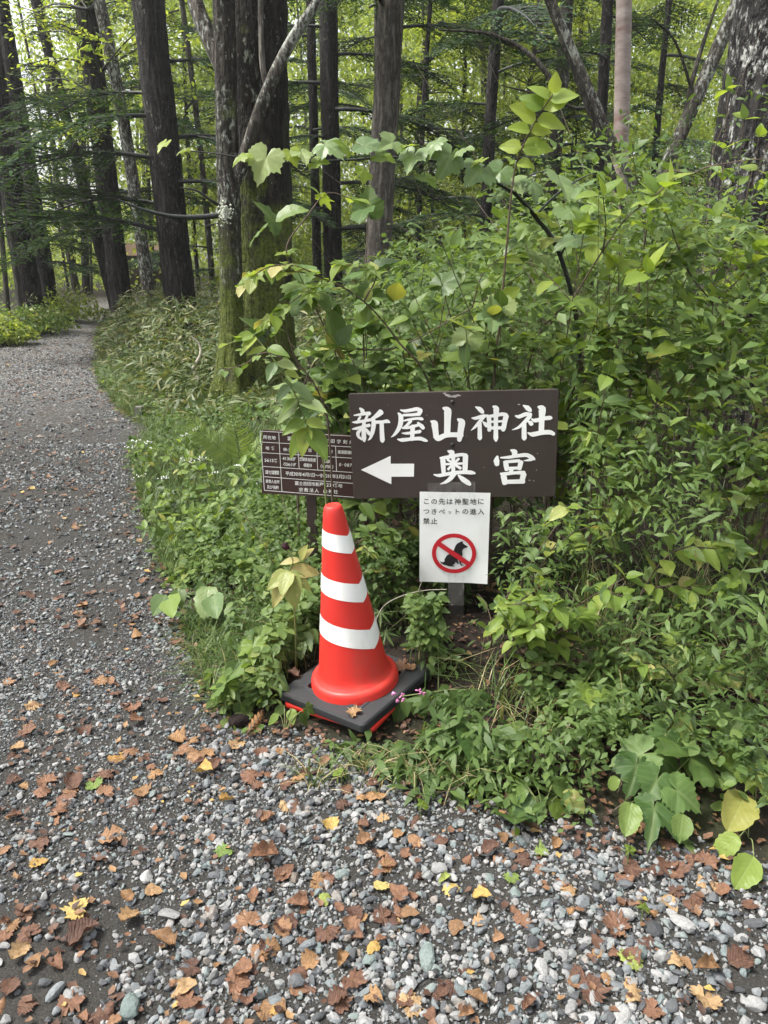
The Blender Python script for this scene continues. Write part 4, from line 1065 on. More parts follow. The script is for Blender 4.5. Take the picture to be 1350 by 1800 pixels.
def make_undergrowth():
    parts, lance = [], []
    for n, y0, y1, lo, hi in [(50000, 1.7, 4.2, 0.020, 0.056), (46000, 4.2, 8.5, 0.04, 0.085), (34000, 8.5, 22, 0.06, 0.14)]:
        y = rng.uniform(y0, y1, n)
        x = y * rng.uniform(-0.62, 0.62, n)
        h, d = under_height(x, y)
        u = rng.random(n) ** 0.55
        z = ground_z(x, y) + h * u + 0.01
        P = np.stack([x, y, z], -1)
        k = (d > rng.uniform(-0.04, 0.12, n)) & clear_view(P, 12)
        cl = fbm(np.stack([x * 2.6, y * 2.6, z * 3.2], -1), 51, 3)
        k &= cl > np.where(y < 4.2, 0.49 - 0.03 * sstep(0.9, 0.3, d), 0.455)
        k &= ~((x / y < -0.09) & (rng.random(n) < np.where(y > 7.5, 0.72, np.where(y > 4, 0.3, 0.0))))
        P, cl = P[k], cl[k]; m = len(P)
        D = rng.normal(size=(m, 3)) * np.array([1, 1, 0.35]) + np.array([0, -0.35, -0.25])
        Nn = rng.normal(size=(m, 3)) * 0.42 + np.array([0, -0.15, 1.0])
        sp = vnoise(P * np.array([1.7, 1.7, 1.2]), 66)                       # patches of one kind
        tint = np.clip(rng.random(m) * 0.45 + (fbm(P * 1.3, 61, 2) - 0.35) * 0.6 + 0.45 * (sp - 0.3), 0, 1)
        L = rng.uniform(lo, hi, m) * (0.55 + 1.15 * vnoise(P * 1.5, 67)) * np.where(P[:, 0] / P[:, 1] < -0.08, 0.72, 1.0)
        lan = sp < 0.42
        rnd_ = sp > 0.60
        for sel, TV, TF, ls in ((lan, LANCE_V * np.array([1.7, 1, 1]), LANCE_F, 1.25), (rnd_, ROUND_V, ROUND_F, 0.85), (~lan & ~rnd_, LEAF4_V, LEAF4_F, 1.0)):
            parts.append(scatter(P[sel], D[sel], Nn[sel], L[sel] * ls, TV, TF, tint[sel]))
    # thicker herbs along the verge left of the cone and along the foot of the right bank
    for n, y0, y1, s0, s1, hh in [(10500, 2.1, 4.3, -0.36, -0.08, 0.24), (5200, 1.7, 2.7, 0.02, 0.55, 0.2), (5000, 2.45, 3.05, -0.03, 0.12, 0.30)]:
        y = rng.uniform(y0, y1, n); x = y * rng.uniform(s0, s1, n); d = veg_dist(x, y)
        P = np.stack([x, y, ground_z(x, y) + (0.02 + hh * sstep(0.0, 0.3, d) * (0.5 + 0.8 * n2(x, y, 3.0, 71))) * rng.random(n) ** 0.6], -1)
        P = P[(d > rng.uniform(-0.02, 0.08, n)) & clear_view(P, 8) & (n2(x, y, 3.3, 73) > (0.43 if s0 < -0.1 else 0.52 if s0 > 0 else 0.36))]
        m = len(P); sp = vnoise(P * 2.2, 74)
        D = rng.normal(size=(m, 3)) * np.array([1, 1, 0.35]) + np.array([0, -0.5, -0.25]); Nn = rng.normal(size=(m, 3)) * 0.4 + np.array([0, -0.2, 1.0])
        L = rng.uniform(0.02, 0.05, m) * (0.6 + 0.9 * sp); tint = np.clip(rng.random(m) * 0.5 + 0.5 * sp, 0, 1)
        for sel, TV, TF, ls in ((sp < 0.5, LEAF4_V, LEAF4_F, 1.1), (sp >= 0.5, ROUND_V, ROUND_F, 0.9)):
            parts.append(scatter(P[sel], D[sel], Nn[sel], L[sel] * ls, TV, TF, tint[sel]))
    V, F, K = cat_meshes(parts)
    tag(link('undergrowth', mesh_np('undergrowth', V, tris=F, mat=M['under'], tint_v=K)), 'dense mixed green undergrowth filling the wood beside the path', 'undergrowth', kind='stuff')
    # dwarf bamboo and dry herbs on the verge under the trunks
    n = 40000
    y = 6.8 + 11.2 * rng.random(n) ** 1.3; x = y * rng.uniform(-0.45, 0.30, n)
    d = veg_dist(x, y); h = (0.24 + 0.50 * n2(x, y, 0.9, 43) + 0.28 * sstep(8.5, 10.5, y)) * sstep(0.0, 0.8, d) * (0.35 + 0.65 * sstep(7.4, 9.0, y))
    P = np.stack([x, y, ground_z(x, y) + h * rng.random(n) ** 0.6], -1)
    k = (d > 0.05) & (n2(x, y, 0.6, 45) > 0.36)
    P = P[k]; m = len(P)
    D = rng.normal(size=(m, 3)) * np.array([1, 1, 0.5]) + np.array([-0.3, -0.3, -0.1]); Nn = rng.normal(size=(m, 3)) * 0.5 + np.array([0, 0, 1.0])
    W, F, K = scatter(P, D, Nn, rng.uniform(0.09, 0.20, m), LANCE_V, LANCE_F)
    tag(link('dwarf_bamboo', mesh_np('dwarf_bamboo', W, tris=F, mat=M['sasa'], tint_v=K)), 'straw-tinged dwarf bamboo covering the verge under the trunks', 'undergrowth', kind='stuff')
    # thin twigs standing in it
    mb = MB()
    ys = rng.uniform(2.6, 8.0, 260); xs = ys * rng.uniform(-0.16, 0.55, 260)
    hs_, ds_ = under_height(xs, ys)
    for k in range(260):
        y, x, h = ys[k], xs[k], hs_[k]
        if ds_[k] < 0.25: continue
        z0 = gz(x, y); hh = h * rng.uniform(0.6, 1.15)
        l = rng.normal(size=2) * 0.35 * hh
        pts = spline([(x, y, z0 - 0.03), (x + l[0] * 0.4, y + l[1] * 0.4, z0 + hh * 0.55), (x + l[0], y + l[1], z0 + hh * 0.95)], 6)
        if not clear_view(pts, 4).all(): continue
        mb.tube(pts, [rng.uniform(0.002, 0.0045), 0.001], 4, cap=False)
    for k in range(420):     # dead sticks and stalks lying about
        y = rng.uniform(1.8, 4.5); x = y * rng.uniform(-0.35, 0.55)
        if vd(x, y) < 0.03: continue
        a = rng.uniform(0, 6.28); l = rng.uniform(0.05, 0.22); z0 = gz(x, y) + rng.uniform(0.005, 0.05)
        pts = spline([(x, y, z0), (x + math.cos(a) * l * .5, y + math.sin(a) * l * .5, z0 + rng.uniform(0, .03)), (x + math.cos(a) * l, y + math.sin(a) * l, z0 + rng.uniform(-.01, .04))], 4)
        if not clear_view(pts, 4).all(): continue
        mb.tube(pts, [0.0018, 0.001], 4, cap=False)
    tag(link('brushwood', mb.mesh('brushwood', M['twig'])), 'thin brown twigs tangled through the undergrowth', 'brushwood', kind='stuff')
make_undergrowth()
def blades(P, h, lean, width, az):
    """grass blades as bent strips of three quads"""
    n = len(P)
    t = np.array([0, 0.35, 0.7, 1.0]); w = np.array([1.0, 0.85, 0.55, 0.05])
    dx, dy = np.cos(az), np.sin(az)
    cx = P[:, 0, None] + dx[:, None] * lean[:, None] * t ** 2; cy = P[:, 1, None] + dy[:, None] * lean[:, None] * t ** 2
    cz = P[:, 2, None] + h[:, None] * (t - 0.38 * np.minimum(lean / h, 2.0)[:, None] * t ** 2.4)
    sx, sy = -dy, dx
    Lf = np.stack([cx - sx[:, None] * width[:, None] * w, cy - sy[:, None] * width[:, None] * w, cz], -1)
    Rt = np.stack([cx + sx[:, None] * width[:, None] * w, cy + sy[:, None] * width[:, None] * w, cz], -1)
    V = np.concatenate([Lf, Rt], 1).reshape(-1, 3)
    o = (np.arange(n) * 8)[:, None]
    Q = np.concatenate([np.stack([o + k, o + 4 + k, o + 5 + k, o + 1 + k], -1) for k in range(3)], 1).reshape(-1, 4)
    return V, Q
def make_grass():
    Ps, hs, ls, ws, ts = [], [], [], [], []
    n = 60000
    y = 2.2 + 9.8 * rng.random(n) ** 1.1; x = y * rng.uniform(-0.45, 0.0, n)
    d = veg_dist(x, y)
    k = (d > 0.0) & (d < np.where(y > 4, 2.6, 1.0)) & (n2(x, y, 1.5, 47) > np.where(y < 3.4, 0.5, 0.36))
    x, y = x[k], y[k]
    P = np.stack([x, y, ground_z(x, y)], -1); k = clear_view(P + np.array([0, 0, 0.1]), 10); P = P[k]; m = len(P)
    Ps.append(P); hs.append(rng.uniform(0.08, 0.24, m) * np.where(P[:, 1] < 3.4, 0.6, 1.0)); ls.append(rng.uniform(0.04, 0.22, m)); ws.append(rng.uniform(0.0012, 0.0028, m)); ts.append(rng.random(m) * 0.9)
    # tufts: picture position of the foot, count, height, spread
    for px, py, cnt, hh, sp, dry in [(650, 1322, 90, 0.12, 0.10, 0.45), (715, 1335, 60, 0.11, 0.10, 0.45), (560, 1340, 50, 0.10, 0.08, 0.3), (1080, 1230, 130, 0.36, 0.08, 0.2), (1030, 1150, 120, 0.40, 0.10, 0.25),
                                    (1150, 1120, 80, 0.42, 0.12, 0.4), (1240, 1150, 60, 0.40, 0.12, 0.3), (1000, 1060, 90, 0.42, 0.08, 0.2), (1330, 1240, 110, 0.32, 0.10, 0.2), (880, 1240, 70, 0.3, 0.10, 0.2),
                                    (745, 1190, 90, 0.30, 0.10, 0.15), (520, 1160, 120, 0.26, 0.10, 0.1), (1280, 1010, 60, 0.5, 0.14, 0.3), (440, 1180, 70, 0.16, 0.1, 0.1), (800, 1330, 80, 0.18, 0.10, 0.5), (960, 1290, 60, 0.22, 0.1, 0.3)]:
        g = gnd(px, py, 0.06)
        P = np.stack([g[0] + rng.normal(size=cnt) * sp * 0.5, g[1] + rng.normal(size=cnt) * sp * 0.5, np.zeros(cnt)], -1)
        P[:, 2] = ground_z(P[:, 0], P[:, 1])
        Ps.append(P); hs.append(hh * rng.uniform(0.55, 1.15, cnt)); ls.append(hh * rng.uniform(0.2, 1.3, cnt)); ws.append(rng.uniform(0.0013, 0.0032, cnt))
        ts.append(np.where(rng.random(cnt) < dry, rng.uniform(0.9, 1, cnt), rng.uniform(0.1, 0.85, cnt)))
    P = np.concatenate(Ps); h = np.concatenate(hs); l = np.concatenate(ls); w = np.concatenate(ws); tt = np.concatenate(ts)
    V, Q = blades(P, h, l, w, rng.uniform(0, 6.28, len(P)))
    ok = clear_view(V.reshape(-1, 8, 3)[:, 3], 4) & clear_view(V.reshape(-1, 8, 3)[:, 2], 4)
    Q = Q.reshape(-1, 3, 4)[ok].reshape(-1, 4)
    tag(link('grass', mesh_np('grass', V, quads=Q, mat=M['grass'], tint_v=np.repeat(tt, 8))), 'thin green and straw-coloured grass along the edge of the path', 'grass', kind='stuff')
make_grass()

# ================================================================== signs and cone
from mathutils.geometry import tessellate_polygon
class Plane:
    """a flat rectangle standing in the place, fitted to four corners (tl, tr, br, bl)"""
    def __init__(s, tl, tr, br, bl):
        tl, tr, br, bl = map(np.asarray, (tl, tr, br, bl))
        s.c = (tl + tr + br + bl) / 4
        s.ex = norm((tr + br) / 2 - (tl + bl) / 2)
        ez = (tl + tr) / 2 - (bl + br) / 2
        s.ez = norm(ez - (ez @ s.ex) * s.ex)
        s.n = np.cross(s.ex, s.ez)                  # away from the camera if ex right, ez up -> flip
        if s.n @ (s.c - CO) > 0: s.n = -s.n
        s.w = np.linalg.norm((tr + br) / 2 - (tl + bl) / 2); s.h = np.linalg.norm((tl + tr) / 2 - (bl + br) / 2)
    def loc(s, px, py):
        d = ray(px, py)
        t = ((s.c - CO) @ s.n) / (d @ s.n)
        p = CO + d * t - s.c
        return np.array([p @ s.ex, p @ s.ez])
    def pt(s, u, v, o=0.0):
        return s.c + s.ex * u + s.ez * v + s.n * o
    def pts(s, uv, o=0.0):
        uv = np.asarray(uv)
        return s.c + uv[:, :1] * s.ex + uv[:, 1:2] * s.ez + s.n * o
def tess(poly):
    return np.array(tessellate_polygon([[Vector((p[0], p[1], 0)) for p in poly]]), int).reshape(-1, 3)
def flat_on(mb, pl, poly_uv, o, thick=0.0006):
    """a thin raised flat shape on a plane"""
    uv = np.asarray(poly_uv); n = len(uv)
    T = tess(uv)
    A = pl.pts(uv, o + thick); B = pl.pts(uv, o)
    k = np.arange(n); k2 = (k + 1) % n
    mb.add(np.vstack([A, B]), tris=T, quads=np.stack([k, k2, n + k2, n + k], -1))
def brush(path):
    """outline of a brush stroke given as (x, y, width) points"""
    P = np.array([(a, b) for a, b, _ in path], float); W = np.array([c for _, _, c in path], float)
    n = 4 * (len(P) - 1) + 1
    t = np.linspace(0, 1, n); tk = np.linspace(0, 1, len(P))
    C = spline(P, n) if len(P) > 2 else np.stack([np.interp(t, tk, P[:, 0]), np.interp(t, tk, P[:, 1])], -1)
    w = np.interp(t, tk, W)
    T = norm(np.gradient(C, axis=0)); N = np.stack([-T[:, 1], T[:, 0]], -1)
    L = C + N * w[:, None] / 2; Rr = C - N * w[:, None] / 2
    def cap(c, tdir, ww):
        if ww < 10: return [c + tdir * ww * 0.5]
        nn = np.array([-tdir[1], tdir[0]])
        return [c + tdir * ww * 0.22 + nn * ww * 0.30, c + tdir * ww * 0.28, c + tdir * ww * 0.22 - nn * ww * 0.30]
    e = cap(C[-1], T[-1], w[-1]); b = cap(C[0], -T[0], w[0])
    return np.array(list(L) + e + list(Rr[::-1]) + b)
def worn_mat(name, col, dirt, rough, amount, scale=7.0):
    m, nt, out = new_mat(name)
    ob = coords(nt)
    c = ramp_n(nt, noise_n(nt, ob, 4.0, 3.0), [(0.3, tuple(x * 0.90 for x in col)), (0.7, tuple(min(1, x * 1.06) for x in col))])
    g = noise_n(nt, map_n(nt, ob, (1, 1, 0.35)), scale, 7.0, 0.72)
    k = ramp_n(nt, g, [(0.56 - amount * 0.1, 0.0), (0.76, 1.0)])
    c = mix_n(nt, math_n(nt, 'MULTIPLY', k, amount), c, (*dirt, 1))
    sc = ramp_n(nt, noise_n(nt, map_n(nt, ob, (1, 1, 6)), 30.0, 2.0), [(0.70, 0.0), (0.74, 1.0)])
    c = mix_n(nt, math_n(nt, 'MULTIPLY', sc, 0.35 * amount), c, (*[x * 0.5 for x in col], 1))
    sp = ramp_n(nt, noise_n(nt, ob, 140.0, 2.0), [(0.72, 0.0), (0.76, 1.0)])
    c = mix_n(nt, math_n(nt, 'MULTIPLY', sp, 0.5), c, (*dirt, 1))
    p = node(nt, 'BsdfPrincipled', **{'Specular IOR Level': 0.42})
    nt.links.new(c, p.inputs['Base Color'])
    nt.links.new(ramp_n(nt, g, [(0.3, rough), (0.75, min(1, rough + 0.3))]), p.inputs['Roughness'])
    nt.links.new(bump_n(nt, noise_n(nt, ob, 18.0, 4.0), 0.06, 0.01), p.inputs['Normal'])
    nt.links.new(p.outputs[0], out.inputs[0])
    return m
SIGN_BROWN = worn_mat('sign_brown_paint', (0.040, 0.029, 0.024), (0.075, 0.062, 0.052), 0.40, 0.3, 5.0)
INFO_BROWN = worn_mat('plaque_red_brown_paint', (0.046, 0.022, 0.018), (0.10, 0.08, 0.07), 0.42, 0.4, 6.0)
WHITE_PAINT = worn_mat('white_sign_paint', (0.82, 0.82, 0.79), (0.55, 0.52, 0.46), 0.42, 0.25, 16.0)
POST_BROWN = plain_mat('post_brown_steel', (0.050, 0.034, 0.030), 0.55, 0.4, 0.3, 20, 0.3, 60)
POST_GREY = plain_mat('post_dark_grey', (0.040, 0.035, 0.033), 0.55, 0.4, 0.3, 20, 0.3, 60)
INK = plain_mat('black_print', (0.015, 0.013, 0.014), 0.5, 0.3, 0.2)
RED_PRINT = plain_mat('red_print', (0.46, 0.018, 0.028), 0.35, 0.4, 0.06)
PAPER = worn_mat('laminated_paper', (0.79, 0.80, 0.78), (0.62, 0.60, 0.54), 0.26, 0.4, 8.0)
BOLT = plain_mat('blackened_bolt', (0.02, 0.018, 0.017), 0.4, 0.5, 0.3)
BARE = plain_mat('chipped_paint_edge', (0.36, 0.33, 0.30), 0.6, 0.4, 0.4, 90)
def tape_mat():
    m, nt, out = new_mat('clear_tape')
    p = node(nt, 'BsdfPrincipled', **{'Base Color': (0.62, 0.60, 0.56, 1), 'Roughness': 0.22, 'Specular IOR Level': 0.6})
    tr = node(nt, 'BsdfTransparent')
    ob = coords(nt)
    f = ramp_n(nt, noise_n(nt, map_n(nt, ob, (1, 1, 0.4)), 40.0, 3.0), [(0.4, 0.07), (0.62, 0.15), (0.72, 0.34)])
    mx = node(nt, 'MixShader'); nt.links.new(f, mx.inputs[0])
    nt.links.new(tr.outputs[0], mx.inputs[1]); nt.links.new(p.outputs[0], mx.inputs[2])
    nt.links.new(mx.outputs[0], out.inputs[0])
    return m
TAPE = tape_mat()

# --- letters of the built-in font as meshes
_glyph = {}
def glyphs(text):
    new = [c for c in set(text) if c.strip() and c not in _glyph]
    tmp = []
    for c in new:
        cu = bpy.data.curves.new('glyph', 'FONT'); cu.body = c; cu.size = 1.0; cu.resolution_u = 2
        cu.offset = 0.012
        o = bpy.data.objects.new('glyph', cu); COL.objects.link(o); tmp.append((c, o, cu))
    dg = bpy.context.evaluated_depsgraph_get(); dg.update()
    for c, o, cu in tmp:
        me = bpy.data.meshes.new_from_object(o.evaluated_get(dg))
        V = np.array([v.co[:2] for v in me.vertices]); T = []
        me.calc_loop_triangles()
        T = np.array([t.vertices[:] for t in me.loop_triangles], int)
        ctr = (V.max(0) + V.min(0)) / 2 if len(V) else np.zeros(2)
        _glyph[c] = (V, T, ctr, (V.max(0) - V.min(0)) if len(V) else np.zeros(2))
        bpy.data.objects.remove(o); bpy.data.curves.remove(cu); bpy.data.meshes.remove(me)
def write_line(mb, pl, text, cx, cy, width, height, o):
    """characters spaced evenly over `width`, centred at the picture position (cx, cy); half-width for digits"""
    glyphs(text)
    adv = np.array([0.62 if c.isascii() else 1.0 for c in text]); tot = adv.sum()
    c0 = pl.loc(cx, cy); cell = width / tot
    x = -width / 2
    for c, a in zip(text, adv):
        if c.strip():
            V, T, ctr, ext = _glyph[c]
            k = height / (0.95 if not c.isascii() else 0.86)
            kx = min(k, cell * a / max(ext[0], 0.1) * 0.98) if ext[0] > 0.3 else k
            off = ctr if not c in 'っッ、。' else ctr
            uv = np.stack([(V[:, 0] - off[0]) * kx + x + cell * a / 2, (V[:, 1] - off[1]) * k * (0.62 if c in 'ッ' else 1)], -1) + c0
            mb.add(pl.pts(uv, o), tris=T)
        x += cell * a

# --- main sign
PA = Plane(at(612, 692, 2.83), at(983, 684, 2.77), at(976, 873, 2.77), at(622, 877, 2.83))
def zp(o, s):            # zoomed crop -> picture
    return lambda x, y: (o[0] + x / s, o[1] + y / s)
Z1, Z2, Z3, Z4 = zp((605, 690), 6.75), zp((800, 690), 6.75), zp((740, 780), 6.136), zp((725, 840), 8.18)
CH = {
 'a': (Z1, [[(185, 185, 20), (215, 215, 50), (225, 262, 40)], [(115, 270, 14), (180, 262, 30), (250, 250, 38), (300, 248, 48), (315, 246, 20)], [(195, 285, 22), (180, 305, 30), (168, 335, 30)], [(275, 275, 30), (258, 310, 28), (245, 335, 28)],
           [(98, 352, 12), (150, 350, 36), (230, 337, 34), (318, 322, 36)], [(95, 432, 12), (150, 425, 36), (230, 402, 32), (300, 388, 40), (310, 386, 18)], [(235, 350, 42), (232, 450, 50), (236, 540, 56), (240, 580, 24)],
           [(205, 430, 28), (165, 478, 44), (172, 522, 34), (215, 558, 22)], [(258, 430, 22), (288, 475, 44), (300, 500, 24)], [(440, 228, 72), (380, 278, 50), (310, 322, 20)], [(345, 295, 42), (350, 385, 54), (335, 472, 48), (310, 540, 28), (282, 566, 6)],
           [(365, 352, 40), (450, 347, 36), (510, 340, 46), (542, 355, 16)], [(445, 355, 50), (448, 460, 52), (454, 560, 58), (457, 588, 26)]]),
 'b': (Z1, [[(668, 207, 14), (720, 218, 36), (800, 207, 40), (865, 196, 46), (915, 215, 42)], [(903, 215, 60), (885, 262, 46)], [(700, 268, 30), (800, 264, 34), (885, 256, 38)], [(640, 242, 18), (672, 285, 58), (668, 370, 58), (640, 440, 48), (592, 503, 28), (556, 529, 5)],
           [(702, 336, 14), (760, 322, 28), (860, 307, 30), (915, 311, 40), (936, 318, 20)], [(792, 335, 38), (750, 382, 34), (705, 418, 24)], [(690, 420, 22), (760, 415, 34), (880, 385, 34)], [(872, 355, 22), (915, 395, 50), (942, 425, 40)],
           [(815, 395, 54), (810, 470, 54), (806, 560, 48)], [(687, 481, 12), (740, 483, 32), (840, 471, 36), (900, 461, 42), (914, 460, 16)], [(632, 553, 12), (690, 562, 46), (800, 550, 38), (900, 545, 44), (955, 563, 40), (986, 574, 22)]]),
 'c': (Z1, [[(1172, 182, 22), (1225, 215, 92), (1226, 330, 78), (1222, 480, 74)], [(1025, 338, 12), (1068, 365, 84), (1082, 440, 70), (1092, 530, 66)], [(1062, 520, 20), (1115, 545, 66), (1200, 508, 56), (1300, 500, 56), (1400, 505, 58)], [(1346, 315, 24), (1392, 350, 86), (1385, 430, 74), (1372, 520, 68), (1366, 570, 48)]]),
 'd': (Z2, [[(240, 170, 12), (290, 195, 54), (322, 228, 50), (335, 244, 22)], [(197, 301, 12), (240, 305, 38), (310, 286, 44), (358, 277, 40)], [(335, 292, 40), (280, 360, 42), (230, 414, 28), (188, 449, 5)], [(292, 365, 46), (292, 450, 50), (293, 540, 54), (293, 560, 22)], [(328, 345, 14), (360, 375, 48), (376, 400, 38)],
           [(372, 270, 28), (400, 300, 54), (405, 390, 50), (405, 452, 42)], [(390, 285, 34), (480, 270, 40), (560, 256, 44), (610, 266, 44)], [(606, 272, 64), (590, 340, 58), (575, 420, 58), (566, 448, 46)], [(420, 346, 26), (580, 338, 26)], [(400, 420, 38), (580, 416, 38)], [(447, 163, 18), (486, 192, 72), (483, 300, 52), (483, 450, 52), (483, 540, 58), (485, 576, 24)]]),
 'e': (Z2, [[(807, 152, 14), (855, 180, 60), (888, 208, 50), (903, 221, 22)], [(714, 276, 18), (760, 286, 44), (840, 256, 48), (900, 265, 48)], [(890, 277, 48), (820, 355, 46), (750, 414, 32), (674, 444, 5)], [(820, 375, 50), (818, 460, 58), (820, 540, 60), (822, 562, 26)], [(858, 335, 14), (895, 360, 54), (910, 380, 44)],
           [(904, 312, 14), (950, 331, 48), (1060, 306, 46), (1128, 300, 50), (1150, 305, 20)], [(984, 168, 24), (1030, 196, 94), (1028, 300, 66), (1022, 470, 64)], [(860, 476, 12), (920, 496, 56), (1020, 476, 54), (1120, 470, 54), (1172, 493, 44)]]),
 'f': (Z3, [[(288, 78, 14), (330, 96, 66), (322, 134, 50)], [(207, 148, 18), (235, 180, 58), (240, 250, 50), (246, 330, 44)], [(225, 156, 36), (330, 136, 38), (430, 117, 36), (490, 124, 36)], [(480, 127, 58), (478, 200, 56), (475, 270, 56), (470, 302, 40)], [(348, 140, 42), (348, 300, 42)], [(262, 220, 24), (450, 212, 24)],
           [(285, 168, 28), (325, 198, 22)], [(408, 160, 28), (370, 200, 22)], [(335, 228, 22), (292, 276, 28)], [(365, 226, 22), (428, 264, 34)], [(138, 331, 12), (200, 341, 36), (330, 317, 38), (450, 306, 40), (540, 309, 44), (584, 319, 18)], [(362, 312, 58), (320, 370, 48), (270, 410, 34), (208, 434, 6)], [(402, 337, 18), (450, 380, 54), (508, 420, 52), (532, 440, 28)]]),
 'g': (Z3, [[(967, 66, 14), (1006, 88, 66), (1010, 124, 50)], [(825, 134, 22), (815, 182, 64), (820, 228, 48)], [(858, 150, 14), (940, 146, 32), (1060, 127, 38), (1140, 122, 42), (1195, 150, 48), (1226, 169, 24)], [(1195, 168, 36), (1150, 178, 22), (1108, 182, 6)], [(893, 192, 18), (915, 222, 58), (925, 280, 48)], [(905, 196, 32), (1060, 182, 34)], [(1078, 192, 54), (1060, 272, 48)],
           [(920, 266, 32), (1060, 260, 32)], [(985, 262, 44), (962, 312, 38)], [(858, 317, 18), (890, 350, 66), (906, 428, 58)], [(880, 327, 38), (1020, 312, 34), (1115, 312, 42)], [(1108, 322, 62), (1085, 412, 54)], [(910, 410, 44), (1110, 405, 48)]]),
}
def make_main_sign():
    foot = at(801, 1150, 2.845); foot[2] = gz(foot[0], foot[1]) - 0.05
    root = thing('direction_sign', 'dark brown sign board with large white lettering and left-pointing arrow on a post', 'sign', foot)
    inv = Matrix.Translation(-Vector(foot))
    host = []
    def part(name, mb, mat, smooth=False):
        on_host = bool(host) and name not in ('post', 'tape')
        o = link(name, mb.mesh(name, mat, smooth), host[0] if on_host else root)
        if not on_host: o.matrix_local = inv
        return o
    mb = MB()                      # board with small rounded corners, folded rim
    w, h, r = PA.w / 2, PA.h / 2, 0.008
    uv = []
    for cx, cy, a0 in ((w - r, h - r, 0), (-w + r, h - r, 90), (-w + r, -h + r, 180), (w - r, -h + r, 270)):
        for a in (0, 45, 90): uv.append((cx + r * math.cos(R(a0 + a)), cy + r * math.sin(R(a0 + a))))
    uv = np.array(uv); n = len(uv); k = np.arange(n); k2 = (k + 1) % n
    f = PA.pts(uv * (1 - 0.0015 / np.array([w, h])), 0.0); e = PA.pts(uv, -0.0015); b = PA.pts(uv, -0.012)
    T = tess(uv)
    mb.add(np.vstack([f, e, b]), tris=np.vstack([T, T[:, ::-1] + 2 * n]), quads=np.vstack([np.stack([k, k2, n + k2, n + k], -1), np.stack([n + k, n + k2, 2 * n + k2, 2 * n + k], -1)]))
    host.append(part('board', mb, SIGN_BROWN))
    for key, (Z, strokes) in CH.items():
        mb = MB()
        for i, st in enumerate(strokes):
            o = brush(st)
            uv = np.array([PA.loc(*Z(x, y)) for x, y in o])
            flat_on(mb, PA, uv, 0.0004 + 0.00012 * i, 0.0005)
        part('character', mb, WHITE_PAINT)
    mb = MB()
    flat_on(mb, PA, [PA.loc(420 + x / 2.25, 660 + y / 2.25) for x, y in ((483, 373), (600, 318), (600, 349), (693, 349), (692, 400), (603, 400), (603, 430))], 0.0005)
    part('arrow', mb, WHITE_PAINT)
    for px, py in ((795.5, 707), (795.5, 782)):
        mb = MB(); c = PA.loc(px, py)
        mb.tube([PA.pt(*c, -0.001), PA.pt(*c, 0.003), PA.pt(*c, 0.0045)], [0.008, 0.008, 0.005], 14)
        part('bolt', mb, BOLT, True)
    mb = MB()                       # flaked paint at the middle of the top edge, small chips elsewhere
    r_ = np.random.default_rng(5)
    for i, (px, py, s) in enumerate([(785, 694, 5), (792, 697, 4), (799, 697, 5), (805, 695, 4), (781, 691, 3), (912, 711, 2.2), (931, 844, 1.8), (938, 845, 1.3), (945, 797, 1.2), (682, 712, 0.9), (750, 730, 0.8), (748, 742, 0.9), (851, 821, 0.8), (943, 826, 1.1), (820, 767, 0.9)]):
        a = np.arange(9) / 9 * 6.283; rr = s * r_.uniform(0.45, 1.1, 9)
        flat_on(mb, PA, [PA.loc(px + math.cos(q) * x * 1.3, py + math.sin(q) * x * 0.6) for q, x in zip(a, rr)], 0.0003 + 0.0001 * i, 0.0002)
    part('paint_chip', mb, BARE)
    mb = MB()
    top = PA.pt(0.015, 0.12, -0.014); bot = foot.copy()
    ax = norm(top - bot); sx = norm(PA.ex - (PA.ex @ ax) * ax); sy = np.cross(ax, sx)
    Rm = np.stack([sx, sy, ax], 1)
    ln = np.linalg.norm(top - bot)
    for dx, wx, dy, wy in ((0, 0.058, -0.020, 0.004), (-0.027, 0.004, -0.002, 0.032), (0.027, 0.004, -0.002, 0.032)):   # channel section
        s_ = 1 if sy @ PA.n < 0 else -1
        mb.box(bot + ax * ln / 2 + sx * dx + PA.n * (-0.022) + sy * 0 - PA.n * (0.016 if wx > 0.01 else 0) * -1, (wx, wy if wx > 0.01 else 0.032, ln), Rm)
    part('post', mb, POST_GREY)
make_main_sign()

